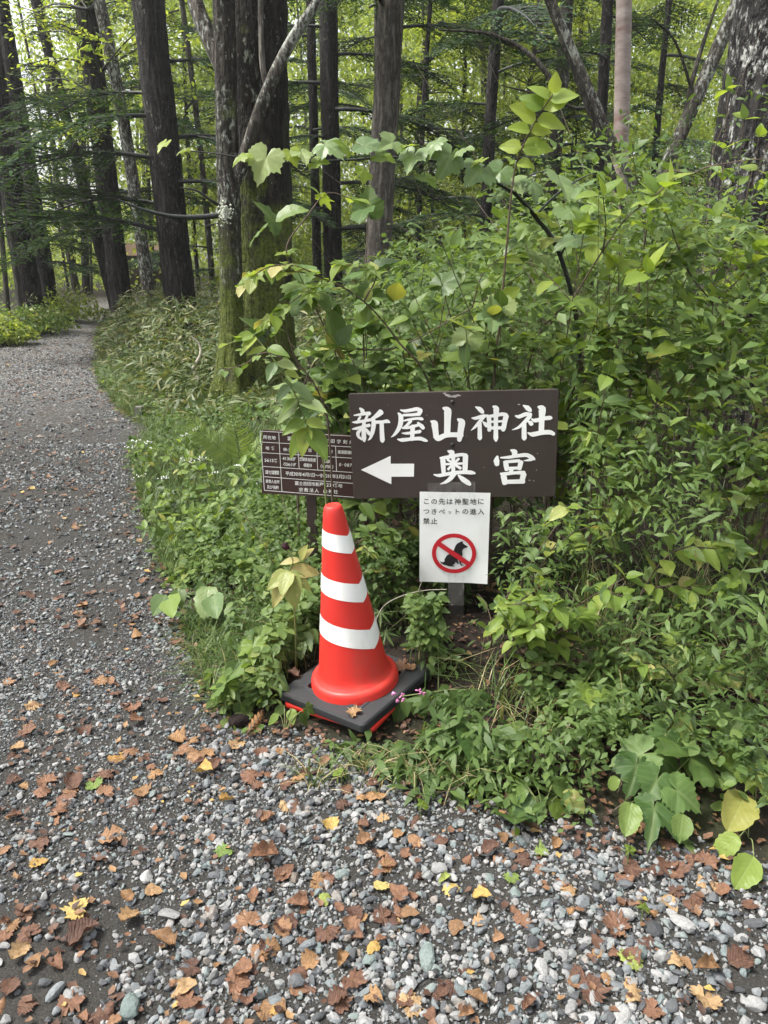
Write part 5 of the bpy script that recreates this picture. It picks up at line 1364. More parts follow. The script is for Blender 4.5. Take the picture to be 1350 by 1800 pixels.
# --- notice hung under it
PB = Plane(at(735.5, 866, 2.795), at(860, 864, 2.770), at(858.5, 1027, 2.772), at(739.5, 1020, 2.797))
PB.c = PB.c + PB.n * 0.006
def make_notice():
    base = PB.pt(0, -PB.h / 2)
    root = thing('pet_notice', 'white laminated notice with a crossed-out sitting dog taped below the sign board', 'notice', base)
    inv = Matrix.Translation(-Vector(base))
    host = []
    def part(name, mb, mat, smooth=False):
        on_host = bool(host) and name not in ('post', 'tape')
        o = link(name, mb.mesh(name, mat, smooth), host[0] if on_host else root)
        if not on_host: o.matrix_local = inv
        return o
    W, H = PB.w, PB.h
    nx, ny = 14, 18
    u = np.linspace(-W / 2, W / 2, nx); v = np.linspace(-H / 2, H / 2, ny)
    U, Vv = np.meshgrid(u, v)
    bend = 0.0006 * np.sin(U * 40 + Vv * 18) 
    lift = bend + 0.012 * np.clip((U / W + 0.5) * 1.0 - 0.72, 0, 1) * np.clip(0.25 - (Vv / H + 0.5), 0, 1) * 8 - 0.0035
    A = (PB.c + U[..., None] * PB.ex + Vv[..., None] * PB.ez + lift[..., None] * PB.n).reshape(-1, 3)
    i = (np.arange(ny - 1)[:, None] * nx + np.arange(nx - 1)[None]).ravel(); m = nx * ny
    Q = np.stack([i, i + 1, i + nx + 1, i + nx], -1)
    mb = MB(); mb.add(np.vstack([A, A - PB.n * 0.0008]), quads=np.vstack([Q, Q[:, ::-1] + m]))
    host.append(part('sheet', mb, PAPER, True))
    for line, y in (('この先は神聖地に', 881.6), ('つきペットの進入', 899.3), ('禁止', 915.8)):
        mb = MB(); glyphs(line)
        for k, c in enumerate(line):
            V, T, ctr, ext = _glyph[c]
            c0 = PB.loc(749.4 + 13.72 * k, y)
            s = 0.0262 * (0.72 if c in 'ッ' else 1)
            mb.add(PB.pts((V - ctr) * s + c0 + (np.array([0, -0.004]) if c == 'ッ' else 0), 0.0007), tris=T)
        part('lettering', mb, INK)
    c = PB.loc(*Z4(597, 1087)); rx = (PB.loc(*Z4(915, 1087)) - PB.loc(*Z4(279, 1087)))[0] / 2; ry = (PB.loc(*Z4(597, 802)) - PB.loc(*Z4(597, 1373)))[1] / 2
    dog = [(735, 908), (722, 935), (745, 955), (775, 975), (795, 985), (785, 1003), (745, 1010), (722, 1030), (715, 1060), (722, 1095), (715, 1125), (695, 1165), (700, 1190), (703, 1235), (735, 1262), (700, 1262), (680, 1235), (670, 1180), (660, 1165), (655, 1190),
           (668, 1238), (650, 1235), (620, 1205), (610, 1230), (575, 1255), (605, 1265), (600, 1272), (520, 1270), (450, 1248), (410, 1225), (398, 1200), (430, 1212), (460, 1205), (462, 1170), (490, 1120), (550, 1080), (595, 1040), (615, 985), (640, 945), (680, 925), (708, 908), (715, 922)]
    mb = MB(); flat_on(mb, PB, [PB.loc(*Z4(*p)) for p in dog], 0.0006, 0.0002); part('dog_silhouette', mb, INK)
    a = np.arange(64) / 64 * 2 * np.pi
    out = np.stack([c[0] + rx * np.cos(a), c[1] + ry * np.sin(a)], -1); inn = np.stack([c[0] + rx * 0.815 * np.cos(a), c[1] + ry * 0.80 * np.sin(a)], -1)
    k = np.arange(64); k2 = (k + 1) % 64
    mb = MB(); mb.add(np.vstack([PB.pts(out, 0.0012), PB.pts(inn, 0.0012)]), quads=np.stack([k, k2, 64 + k2, 64 + k], -1)); part('prohibition_ring', mb, RED_PRINT)
    mb = MB(); flat_on(mb, PB, [PB.loc(*Z4(*p)) for p in ((408, 925), (362, 975), (785, 1262), (832, 1212))], 0.0013, 0.0002); part('prohibition_bar', mb, RED_PRINT)
    for quad, o in (([(752, 849), (835, 846), (836, 874), (752, 876)], 0.003), ([(787, 1008), (816, 1008), (816, 1063), (788, 1064)], 0.003)):
        mb = MB(); q = [PB.loc(*p) for p in quad]
        mb.add(PB.pts(q, o), quads=[[0, 1, 2, 3]]); part('tape', mb, TAPE)
make_notice()

# --- small plaque behind
PC = Plane(at(458, 757, 3.08), at(640, 766, 3.08), at(644, 879, 3.08), at(463.5, 866, 3.08))
Z5 = zp((450, 740), 6.75)
def make_plaque():
    foot = at(551, 1000, 3.11); foot[2] = gz(foot[0], foot[1]) - 0.05
    root = thing('land_lease_plaque', 'small red-brown plaque with a white ruled table of text half behind the big sign', 'sign', foot)
    inv = Matrix.Translation(-Vector(foot))
    host = []
    def part(name, mb, mat, smooth=False):
        on_host = bool(host) and name not in ('post', 'tape')
        o = link(name, mb.mesh(name, mat, smooth), host[0] if on_host else root)
        if not on_host: o.matrix_local = inv
        return o
    mb = MB()
    Rm = np.stack([PC.ex, PC.n, PC.ez], 1)
    mb.box(PC.c - PC.n * 0.006, (PC.w, 0.012, PC.h), Rm); host.append(part('board', mb, INFO_BROWN))
    mb = MB(); q = 0
    def line(x0, y0, x1, y1, wd=0.0022):
        nonlocal q
        a, b = PC.loc(*Z5(x0, y0)), PC.loc(*Z5(x1, y1)); d = norm(b - a); nn = np.array([-d[1], d[0]]) * wd / 2
        flat_on(mb, PC, [a + nn, b + nn, b - nn, a - nn], 0.0004 + 0.00008 * (q % 5), 0.0003); q += 1
    right = 1255
    for (x0, y0, x1, y1) in [(48, 120, right, 186), (48, 120, 100, 822), (100, 822, right, 912), (68, 250, right, 315), (74, 375, right, 448), (85, 538, right, 618), (95, 660, right, 748), (270, 142, 308, 836), (495, 286, 512, 562), (720, 304, 732, 576), (944, 302, 956, 598), (right, 186, right + 12, 912)]:
        line(x0, y0, x1, y1)
    part('ruling', mb, WHITE_PAINT)
    s = 1 / 6.75 / FPX * project(PC.c)[2]      # metres for one zoomed pixel
    for txt, cx, cy, wd, ht in [('所在地', 160, 195, 150, 46), ('富士吉田市上吉田字剣丸尾', 800, 232, 870, 50), ('地番', 168, 322, 130, 44), ('林小班', 395, 340, 150, 44), ('地目', 608, 347, 130, 44), ('区分', 862, 362, 110, 44), ('実測面積ha', 1070, 372, 200, 44),
                                ('5615番', 178, 468, 158, 48), ('413林班', 395, 448, 162, 46), ('ろ56小班', 400, 515, 158, 44), ('恩賜県有財産', 612, 458, 196, 46), ('模範林', 615, 525, 100, 46), ('普通地', 845, 478, 112, 46), ('(県内地)', 842, 540, 160, 44), ('0.0876', 1078, 522, 190, 46),
                                ('貸付期間', 190, 610, 166, 50), ('平成30年4月1日～令和10年3月31日', 740, 645, 785, 52), ('貸借人住所', 196, 718, 166, 44), ('及び名称', 200, 785, 140, 46), ('富士吉田市新屋1230番地', 742, 752, 570, 50), ('宗教法人 山神社', 740, 826, 480, 50)]:
        mb = MB(); write_line(mb, PC, txt, *Z5(cx, cy), wd * s, ht * s, 0.0009)
        part('lettering', mb, WHITE_PAINT)
    mb = MB(); top = PC.pt(0, 0.05, -0.03); ln = top[2] - foot[2]
    mb.box((foot[0], foot[1] + 0.01, foot[2] + ln / 2), (0.040, 0.036, ln)); part('post', mb, POST_BROWN)
make_plaque()

# --- traffic cone and its rubber weight
CONE_BASE = gnd(627, 1212, 0.06)
CONE_YAW, CONE_LEAN, CONE_FWD = R(45 + 7), R(-5.6), R(2.0)
def cone_matrix():
    g = np.array([CONE_BASE[0], CONE_BASE[1], 0.052])
    return Matrix.Translation(Vector(g)) @ Matrix.Rotation(CONE_LEAN, 4, 'Y') @ Matrix.Rotation(CONE_FWD, 4, 'X')
CONE_RED = worn_mat('cone_red_plastic', (0.54, 0.026, 0.018), (0.20, 0.085, 0.05), 0.38, 0.5)
BASE_RED = plain_mat('foot_red_plastic', (0.56, 0.030, 0.020), 0.42, 0.4, 0.12, 14, 0.05, 40)
STRIPE_WHITE = worn_mat('reflective_white_band', (0.78, 0.78, 0.75), (0.42, 0.38, 0.30), 0.36, 0.42, 11.0)
RUBBER = worn_mat('black_rubber', (0.022, 0.023, 0.025), (0.085, 0.075, 0.062), 0.55, 0.35, 9.0)
def lathe(mb, prof, n=72, fn=None):
    P = np.array(prof); th = np.arange(n) / n * 2 * np.pi
    V = np.stack([P[:, 0, None] * np.sin(th), -P[:, 0, None] * np.cos(th), P[:, 1, None] + 0 * th], -1).reshape(-1, 3)
    i = np.arange(len(P) - 1)[:, None] * n; j = np.arange(n)[None]; j2 = (j + 1) % n
    mb.add(V, quads=np.stack([i + j, i + j2, i + n + j2, i + n + j], -1).reshape(-1, 4))
def rsquare(half, r, n=16):
    out = []
    for cx, cy, a0 in ((1, 1, 0), (-1, 1, 90), (-1, -1, 180), (1, -1, 270)):
        for a in np.linspace(0, 90, n):
            out.append((cx * (half - r) + r * math.cos(R(a0 + a)), cy * (half - r) + r * math.sin(R(a0 + a))))
    return np.array(out)
def ring_plate(mb, half, rc, rin, z0, z1, ch, yaw, lip=0.0):
    O = rsquare(half, rc); n = len(O); c, s = math.cos(yaw), math.sin(yaw)
    O = np.stack([O[:, 0] * c - O[:, 1] * s, O[:, 0] * s + O[:, 1] * c], -1)
    D = norm(O); I = D * rin
    rings = [(I, z0), (O, z0), (O * (1 + 0.004), (z0 + z1) / 2), (O, z1 - ch), (O - D * ch, z1), (I + D * 0.016, z1), (I + D * 0.012, z1 + lip), (I + D * 0.002, z1 + lip), (I, z1 - 0.004), (I, z0)]
    V = np.concatenate([np.column_stack([p, np.full(n, z)]) for p, z in rings])
    k = np.arange(n); k2 = (k + 1) % n; Q = []
    for m in range(len(rings) - 1): Q.append(np.stack([m * n + k, m * n + k2, (m + 1) * n + k2, (m + 1) * n + k], -1))
    mb.add(V, quads=np.concatenate(Q))
ZB, ZT, RB, RT = 0.100, 0.700, 0.1235, 0.033      # straight part of the cone wall
def cone_r(z): return RB + (RT - RB) * (z - ZB) / (ZT - ZB)
def make_cone():
    mat = cone_matrix()
    root = thing('traffic_cone', 'red plastic traffic cone with three white bands leaning left in front of the signs', 'traffic cone')
    root.matrix_world = mat
    def part(name, mb, m, smooth=True, parent=root):
        o = link(name, mb.mesh(name, m, smooth), parent); return o
    mb = MB()
    prof = [(RB + 0.012, ZB - 0.014), (RB + 0.004, ZB - 0.006), (RB, ZB + 0.006)] + [(cone_r(z), z) for z in np.linspace(ZB + 0.02, ZT - 0.03, 26)] + [(cone_r(ZT - 0.02), ZT - 0.02), (0.0325, ZT - 0.004), (0.030, ZT + 0.006), (0.025, ZT + 0.013), (0.0215, ZT + 0.0145), (0.019, ZT + 0.013), (0.012, ZT + 0.0125), (0.0005, ZT + 0.0125)]
    lathe(mb, prof); body = part('cone_body', mb, CONE_RED)
    mb = MB()
    lathe(mb, [(0.120, ZB - 0.012), (0.137, ZB - 0.0125), (0.145, ZB - 0.014), (0.151, ZB - 0.020), (0.1545, ZB - 0.030), (0.1575, 0.03), (0.158, 0.006), (0.12, 0.006)])
    part('flange', mb, CONE_RED)
    # bands: straight strips wrapped round the cone, so they dip to a point where they meet
    slope = (RB - RT) / (ZT - ZB); sa = math.sin(math.atan(slope)); apex = ZT + RT / slope
    seam = R(52)
    th = np.linspace(-math.pi, math.pi, 97)
    for z_top, wd in ((0.640, 0.056), (0.487, 0.060), (0.336, 0.064)):
        V = []
        for f in (0.0, 0.25, 0.5, 0.75, 1.0):
            s0 = (apex - z_top) + wd * f
            for a in th:
                z = apex - s0 / math.cos(a * sa * 0.92)
                r = cone_r(z) + 0.0011
                V.append((r * math.sin(a + seam + math.pi), -r * math.cos(a + seam + math.pi), z))
        n = len(th); i = np.arange(4)[:, None] * n; j = np.arange(n - 1)[None]
        mb = MB(); mb.add(V, quads=np.stack([i + j, i + j + 1, i + n + j + 1, i + n + j], -1).reshape(-1, 4)); part('white_band', mb, STRIPE_WHITE, True, body)
    mb = MB(); ring_plate(mb, 0.186, 0.02, 0.10, 0.002, 0.017, 0.003, CONE_YAW + 0.10); part('foot_plate', mb, BASE_RED, False)
    w = link('cone_weight', None); w.matrix_world = mat
    tag(w, 'square black rubber weight plate lying round the foot of the red cone', 'cone weight')
    mb = MB(); ring_plate(mb, 0.195, 0.018, 0.166, 0.0185, 0.050, 0.006, CONE_YAW, 0.0035)
    link('plate', mb.mesh('plate', RUBBER, False), w)
make_cone()
CONE_M = cone_matrix()
def on_plate(name, kind, var, x, y, L, rz, label):
    o = link(name, FALLEN[kind][var])
    o.matrix_world = CONE_M @ Matrix.Translation((x, y, 0.058)) @ Matrix.Rotation(rz, 4, 'Z') @ Matrix.Diagonal((L, L, L, 1))
    tag(o, label, 'fallen leaf')
on_plate('fallen_leaf', 'tan', 2, 0.005, -0.212, 0.045, 0.8, 'small tan leaf on the front corner of the black cone weight')
on_plate('fallen_leaf', 'russet', 5, -0.205, 0.035, 0.05, 1.0, 'curled brown leaf on the left corner of the black cone weight')
on_plate('fallen_leaf', 'russet', 3, 0.175, 0.06, 0.075, 2.0, 'dark brown leaf on the right corner of the black cone weight')
on_plate('fallen_leaf', 'tan', 0, 0.205, 0.015, 0.055, 0.3, 'yellow-brown leaf hanging over the right edge of the cone weight')

# ================================================================== plants one can pick out
def variants(fn, n=3): return [fn(s) for s in range(n)]
LP = {}
for key, mt in (('mid', 'leaf_mid'), ('dark', 'leaf_dark'), ('bright', 'leaf_bright'), ('pale', 'leaf_pale'), ('lime', 'leaf_lime'), ('yellow', 'leaf_yellowing')):
    m_ = M[mt]
    LP['ovate_' + key] = [blade_mesh('leaf', 'ovate', m_, 6, 0.22, d_, 0.03, s_, 0.0, 0.03) for s_, d_ in ((1, 0.25), (2, 0.45), (3, 0.1))]
    LP['lance_' + key] = [blade_mesh('leaf', 'lance', m_, 6, 0.25, d_, 0.03, s_, 0.0, 0.03, 1.15) for s_, d_ in ((4, 0.3), (5, 0.55), (6, 0.1))]
    LP['heart_' + key] = [blade_mesh('leaf', 'round', m_, 11, 0.22, d_, 0.05, s_, c_, 0.07, 0.80) for s_, d_, c_ in ((7, 0.3, 0.06), (8, 0.7, -0.08), (18, 0.15, 0.12))]
    LP['lobed_' + key] = [lobed_mesh('leaf', m_, L5, s_, 0.16, d_, 0.08, 0, 0.05, 0.50) for s_, d_ in ((9, 0.25), (10, 0.5), (11, 0.1))]
    LP['shallow_' + key] = [lobed_mesh('leaf', m_, [(-125, 0.45), (-60, 0.70), (0, 0.92), (60, 0.70), (125, 0.45)], s_, 0.14, d_, 0.2, 0, 0.05, 0.62) for s_, d_ in ((12, 0.3), (13, 0.55), (14, 0.15))]
    LP['palm_' + key] = [lobed_mesh('leaf', m_, [(-130, 0.5), (-85, 0.75), (-42, 0.95), (0, 1.0), (42, 0.95), (85, 0.75), (130, 0.5)], s_, 0.05, 0.2, -0.15, 0, 0.04, 0.22) for s_ in (15, 16)]

class Plant:
    def __init__(s, name, label, cat, base, group=None):
        s.base = np.asarray(base, float)
        s.root = thing(name, label, cat, s.base, group)
        s.mb = MB(); s.n = 0; s.r = np.random.default_rng(abs(hash(label)) % 1000 if False else sum(map(ord, label)))
    def stem(s, pts, r0=0.004, r1=0.0015, sides=6, n=None):
        c = spline(pts, n or max(6, 3 * len(pts)))
        s.mb.tube(c - s.base, [r0, r1], sides, cap=False)
        return c
    def leaf(s, p, d, nrm, size, kind, wide=1.0):
        pr = LP[kind]
        o = link('leaf', pr[int(s.r.integers(len(pr)))], s.root)
        w = s.r.uniform(0.85, 1.08) * wide
        o.matrix_local = frame_matrix(np.asarray(p) - s.base, d, nrm, (size * w, size, size))
        s.n += 1
        return o
    def leaves_along(s, c, pairs, size, kind, t0=0.2, t1=1.0, arr='opp', ang=60, droop=0.25, grow=0.0, jit=0.2, tip=True, check=True):
        """leaves set along a stem curve"""
        r = s.r; n = len(c)
        T = norm(np.gradient(c, axis=0))
        for k in range(pairs):
            t = t0 + (t1 - t0) * (k + 0.5 * r.random()) / max(pairs - 1, 1)
            t = min(t, 1.0)
            i = t * (n - 1); a = int(min(i, n - 2)); p = c[a] * (1 - (i - a)) + c[a + 1] * (i - a); tg = T[a]
            up = np.array([0, -0.25, 1.0])
            sd = np.cross(tg, up); sd = norm(sd) if np.linalg.norm(sd) > 0.2 else norm(np.cross(tg, [0.3, 1, 0]))
            if arr == 'opp' and k % 2 and abs(tg[2]) > 0.6: sd = norm(np.cross(tg, sd))
            for sg in ((1, -1) if arr == 'opp' else ((1,) if k % 2 else (-1,))):
                a2 = R(ang + r.normal() * 12)
                d = sd * sg * math.sin(a2) + tg * math.cos(a2) + np.array([r.normal() * jit, r.normal() * jit, -droop + r.normal() * jit])
                nn = np.array([r.normal() * 0.22, -0.22 + r.normal() * 0.22, 1.0])
                sz = size * r.uniform(0.72, 1.15) * (1 + grow * (0.5 - t))
                q = p + norm(d) * 0.006
                if check and not clear_view(np.array([q, q + norm(d) * sz]), 2).all(): continue
                s.leaf(q, d, nn, sz, kind if isinstance(kind, str) else kind[int(r.integers(len(kind)))])
        if tip:
            q = c[-1]
            if (not check) or clear_view(np.array([q, q + T[-1] * size]), 2).all():
                s.leaf(c[-1], T[-1] + np.array([0, 0, -0.2]), np.array([0, -0.4, 1.0]), size * 0.8, kind if isinstance(kind, str) else kind[0])
    def done(s, mat='stem'):
        if s.mb.n: link('stem', s.mb.mesh('stem', M[mat]), s.root)
        return s.root

def ground_at(px, Y):
    p = at(px, 900, Y); p[2] = gz(p[0], Y); return p
def shrub(label, px, Y, h, spread, nst, kind, size, lean=(0, 0), pairs=5, branches=2, name='leafy_shrub', stem='stem', arr='opp', top=None, droop=0.22, t0=0.25):
    b = ground_at(px, Y)
    pl = Plant(name, label, 'shrub', b)
    r = pl.r
    for k in range(nst):
        a = r.uniform(0, 6.283); l = spread * r.uniform(0.35, 1.0)
        hh = h * r.uniform(0.65, 1.0)
        end = b + np.array([math.cos(a) * l + lean[0], math.sin(a) * l * 0.7 + lean[1], hh])
        mid = b + (end - b) * np.array([0.35, 0.35, 0.6]) + r.normal(size=3) * 0.03
        st = [b + np.array([r.normal() * 0.03, r.normal() * 0.03, -0.03]), mid, end]
        if not clear_view(spline(st, 14), 0).all(): continue
        c = pl.stem(st, 0.0045, 0.0014)
        pl.leaves_along(c, pairs, size, kind, t0, 1.0, arr, droop=droop)
        for q in range(branches):
            t = r.uniform(0.35, 0.8); i = int(t * (len(c) - 1))
            p = c[i]; a2 = r.uniform(0, 6.283)
            e = p + np.array([math.cos(a2), math.sin(a2) * 0.8, r.uniform(0.1, 0.9)]) * spread * r.uniform(0.35, 0.75)
            if not clear_view(spline([p, (p + e) / 2 + np.array([0, 0, 0.03]), e], 8), 0).all(): continue
            c2 = pl.stem([p, (p + e) / 2 + np.array([0, 0, 0.03]), e], 0.0025, 0.001, 5)
            pl.leaves_along(c2, max(3, pairs - 1), size * 0.9, kind, 0.25, 1.0, arr, droop=droop)
    pl.done(stem)
    return pl

# --- long horizontal bough of the maple-leaved shrub
def P3(seq): return [at(*q) for q in seq]
b = ground_at(1030, 3.5)
pl = Plant('maple_shrub', 'arching dark-stemmed shrub whose long bough reaches left with large pale lobed leaves', 'shrub', b)
c = pl.stem([b, at(1020, 620, 3.45)] + P3([(985, 450, 3.35), (940, 380, 3.3), (905, 340, 3.2)]), 0.011, 0.008, 8)
c1 = pl.stem(P3([(905, 340, 3.2), (860, 315, 3.12), (800, 290, 3.05), (700, 277, 3.0), (600, 282, 2.95), (480, 284, 2.92), (380, 270, 2.9), (320, 264, 2.9)]), 0.0065, 0.0018, 7, 40)
c2 = pl.stem(P3([(940, 380, 3.3), (975, 345, 3.25), (1010, 320, 3.2), (1050, 300, 3.15)]), 0.005, 0.002, 6)
c3 = pl.stem(P3([(985, 450, 3.35), (1010, 400, 3.2), (1020, 360, 3.1)]), 0.005, 0.002, 6)
c4 = pl.stem(P3([(905, 340, 3.2), (930, 310, 3.1), (960, 300, 3.0)]), 0.004, 0.002, 6)
for px, py, s, kd in [(468, 277, 82, 'shallow_pale'), (530, 268, 60, 'shallow_pale'), (572, 254, 66, 'shallow_pale'), (640, 256, 70, 'shallow_pale'), (690, 250, 64, 'shallow_pale'), (728, 272, 74, 'shallow_pale'), (765, 250, 62, 'shallow_pale'), (792, 272, 78, 'shallow_pale'),
                      (848, 296, 84, 'shallow_pale'), (815, 262, 60, 'shallow_pale'), (880, 300, 66, 'shallow_pale'), (905, 318, 70, 'shallow_pale'), (935, 322, 62, 'shallow_pale'), (985, 318, 88, 'shallow_pale'), (1020, 330, 70, 'shallow_pale'), (1000, 372, 76, 'shallow_pale'), (960, 385, 64, 'shallow_pale'), (1012, 420, 70, 'shallow_pale'),
                      (668, 276, 50, 'shallow_lime'), (555, 286, 44, 'shallow_lime'), (512, 270, 42, 'shallow_lime'), (430, 272, 44, 'shallow_lime'), (290, 252, 38, 'shallow_lime'), (328, 262, 34, 'shallow_pale'), (610, 262, 44, 'shallow_lime'), (720, 256, 40, 'shallow_lime'), (845, 282, 44, 'shallow_lime'),
                      (640, 300, 44, 'shallow_lime'), (745, 312, 50, 'shallow_bright'), (900, 280, 46, 'shallow_bright'), (1045, 300, 50, 'shallow_bright'), (970, 420, 60, 'shallow_mid'), (925, 400, 54, 'shallow_mid'), (1040, 360, 56, 'shallow_bright'), (870, 345, 52, 'shallow_mid'), (945, 450, 60, 'shallow_pale'), (905, 430, 56, 'shallow_mid')]:
    cand = np.vstack([c1, c2, c3, c4, c]); q_px, q_py, _ = project(cand)
    i = int(np.argmin((q_px - px) ** 2 + ((q_py - py) * 1.2) ** 2))
    Yk = cand[i][1] - 0.04
    p = at(px, py, Yk)
    d = np.array([pl.r.normal() * 0.7 + 0.1, -0.6 + pl.r.normal() * 0.2, -0.40 + pl.r.normal() * 0.25]); nn = np.array([pl.r.normal() * 0.35, -0.4 + pl.r.normal() * 0.25, 0.85])
    sz = s / FPX * project(p)[2] / 1.42
    pl.stem([cand[i], (cand[i] + p) / 2 + np.array([0, 0, 0.006]), p], 0.0012, 0.001, 4, 4)
    pl.leaf(p, d, nn, sz, kd)
pl.done('stem_dark')

# --- upright shoot with paired lime leaves
b = ground_at(868, 3.05)
pl = Plant('upright_shoot', 'tall upright reddish shoot with paired bright lime leaves rising above the sign', 'shrub', b)
c = pl.stem([b] + P3([(868, 680, 3.0), (880, 560, 2.98), (890, 440, 2.96), (905, 300, 2.94), (935, 225, 2.92), (972, 165, 2.9)]), 0.0055, 0.002, 7, 40)
for px, py, dx, dz, s in [(972, 165, 0.1, 1, 46), (965, 178, -0.7, 0.5, 48), (972, 172, 1, 0.25, 52), (955, 192, 1, 0.2, 60), (950, 195, -0.9, 0.45, 52), (940, 212, -1, 0.35, 56), (942, 214, 1, 0.05, 56), (928, 232, -1, 0.3, 50), (926, 234, 1, 0.1, 54), (915, 258, -1, 0.15, 46), (914, 258, 1, 0.15, 54), (905, 292, 1, -0.1, 44), (893, 420, -0.8, 0.3, 34), (885, 520, 0.9, 0.2, 36)]:
    i = int(np.argmin((project(c)[1] - py) ** 2)); p = c[i]
    pl.leaf(p, np.array([dx, -0.2 + pl.r.normal() * 0.35, dz + pl.r.normal() * 0.2]), np.array([pl.r.normal() * 0.4, -0.75 + pl.r.normal() * 0.2, 0.6]), s / FPX * 2.95 * pl.r.uniform(0.68, 1.0), 'ovate_lime' if pl.r.random() < 0.75 else 'ovate_bright', 1.12)
pl.done('stem')

# --- shoots further right
def stem_plant(name, label, stems, kind, size, pairs=7, base_px=None, Yb=3.2, t0=0.15, stem='stem', arr='opp', droop=0.15, ang=60, r0=0.0045, cat='shrub', check=True, grow=0.0, base=None):
    bb = base if base is not None else ground_at(base_px, Yb)
    pl = Plant(name, label, cat, bb)
    for k, st in enumerate(stems):
        pts = P3(st)
        if k == 0: pts = [np.asarray(bb) + np.array([0, 0, -0.03])] + pts
        c = pl.stem(pts, r0 if k == 0 else r0 * 0.7, 0.0016, 6, 8 * len(pts))
        seg0 = t0 if k else max(t0, 0.4)
        pl.leaves_along(c, pairs if np.isscalar(pairs) else pairs[k], size if np.isscalar(size) else size[k], kind, seg0, 1.0, arr, ang, droop, grow, check=check)
    pl.done(stem)
    return pl
stem_plant('arching_shrub', 'arching brown branch with big bright green leaves pointing to the right trunk', [[(930, 640, 3.1), (1010, 520, 3.02), (1060, 440, 2.96), (1100, 385, 2.92), (1150, 345, 2.9), (1175, 322, 2.88)], [(1060, 440, 2.96), (1065, 400, 2.9), (1060, 345, 2.86)]], ['ovate_lime', 'ovate_bright'], 0.105, [8, 4], 900, 3.2)
stem_plant('forked_sapling', 'thin straight sapling forking in two with broad lime leaves near the right edge', [[(1238, 800, 3.05), (1240, 690, 3.03), (1250, 600, 3.0), (1253, 532, 3.0)], [(1253, 532, 3.0), (1215, 485, 2.96), (1190, 430, 2.94), (1175, 385, 2.92), (1150, 345, 2.9)], [(1253, 532, 3.0), (1295, 495, 2.95), (1325, 455, 2.92), (1345, 430, 2.9)]], ['ovate_lime', 'ovate_bright', 'heart_bright'], 0.10, [2, 7, 7], 1236, 3.08, t0=0.3)
stem_plant('thin_shoot', 'thin nearly bare twig with a few leaves crossing the massive right trunk', [[(1140, 380, 3.4), (1220, 305, 3.3), (1290, 285, 3.2), (1360, 278, 3.1)]], ['ovate_bright', 'ovate_pale'], 0.06, 4, 1090, 3.6, arr='alt')
b = ground_at(580, 2.8)
pl = Plant('drooping_shoot', 'shoot with large paired pale leaves hanging in front of the small plaque', 'shrub', b)
c = pl.stem([b] + P3([(573, 880, 2.75), (566, 800, 2.72), (541, 750, 2.68), (518, 692, 2.66), (489, 643, 2.66), (446, 588, 2.68)]), 0.004, 0.0016, 6, 40)
pl.stem(P3([(400, 605, 2.64), (446, 588, 2.68), (470, 575, 2.68)]), 0.002, 0.001, 5)
for x0, y0, x1, y1, kd in [(541, 752, 503, 800, 'lime'), (543, 752, 574, 806, 'bright'), (540, 750, 528, 796, 'lime'), (536, 738, 498, 762, 'bright'), (538, 738, 572, 752, 'bright'), (524, 706, 488, 742, 'pale'), (526, 704, 572, 722, 'pale'), (522, 700, 497, 722, 'bright'), (510, 676, 484, 702, 'pale'), (511, 675, 556, 700, 'pale'),
                           (497, 652, 474, 656, 'pale'), (500, 652, 526, 664, 'bright'), (484, 636, 470, 668, 'pale'), (487, 636, 520, 648, 'pale'), (468, 612, 436, 622, 'bright'), (470, 612, 504, 618, 'bright'), (450, 592, 424, 612, 'lime'), (446, 588, 412, 596, 'bright'), (402, 604, 385, 610, 'lime'), (420, 598, 412, 584, 'lime')]:
    p0_, p1_ = at(x0, y0, 2.665), at(x1, y1, 2.60 + 0.05 * pl.r.random())
    pl.leaf(p0_, p1_ - p0_, np.array([(x1 - x0) * 0.012, -0.75, 0.65]) + pl.r.normal(size=3) * 0.12, np.linalg.norm(p1_ - p0_) * 1.10, 'ovate_' + kd, 0.78)
pl.done('stem_green')
stem_plant('vine_shrub', 'tangle of thin stems with small yellow-green leaves in front of the massive mossy trunk', [[(760, 700, 3.1), (700, 600, 3.05), (640, 530, 3.0), (575, 492, 2.96), (510, 476, 2.92), (440, 482, 2.9)], [(640, 530, 3.0), (590, 500, 2.9), (545, 510, 2.86), (500, 540, 2.84), (470, 560, 2.82)], [(575, 492, 2.96), (520, 468, 2.9), (470, 470, 2.86), (428, 500, 2.84)], [(640, 530, 3.0), (660, 480, 2.98), (600, 462, 2.94)], [(510, 476, 2.92), (505, 430, 2.92), (540, 380, 2.95), (575, 340, 2.98), (620, 350, 3.0)]],
           ['lobed_bright', 'ovate_bright', 'ovate_lime', 'ovate_yellow'], 0.072, [9, 8, 8, 6, 3], 800, 3.25)
stem_plant('bent_sapling', 'thin bent sapling with few leaves leaning left past the mossy foot', [[(580, 780, 3.0), (560, 690, 2.98), (520, 630, 2.96), (500, 575, 2.95), (470, 565, 2.94)], [(530, 650, 2.97), (470, 620, 2.95), (430, 640, 2.94), (395, 650, 2.93)]], ['ovate_mid', 'ovate_bright'], 0.05, 5, 585, 3.02, t0=0.4, arr='alt', check=True)
stem_plant('long_twig', 'long bare brown twig slanting up to the right above the sign', [[(540, 660, 3.3), (700, 610, 3.2), (830, 540, 3.15), (920, 480, 3.1)], [(830, 540, 3.15), (850, 480, 3.1), (900, 440, 3.1)]], ['ovate_mid', 'lobed_mid'], 0.07, [3, 4], 520, 3.35, arr='alt', r0=0.004)

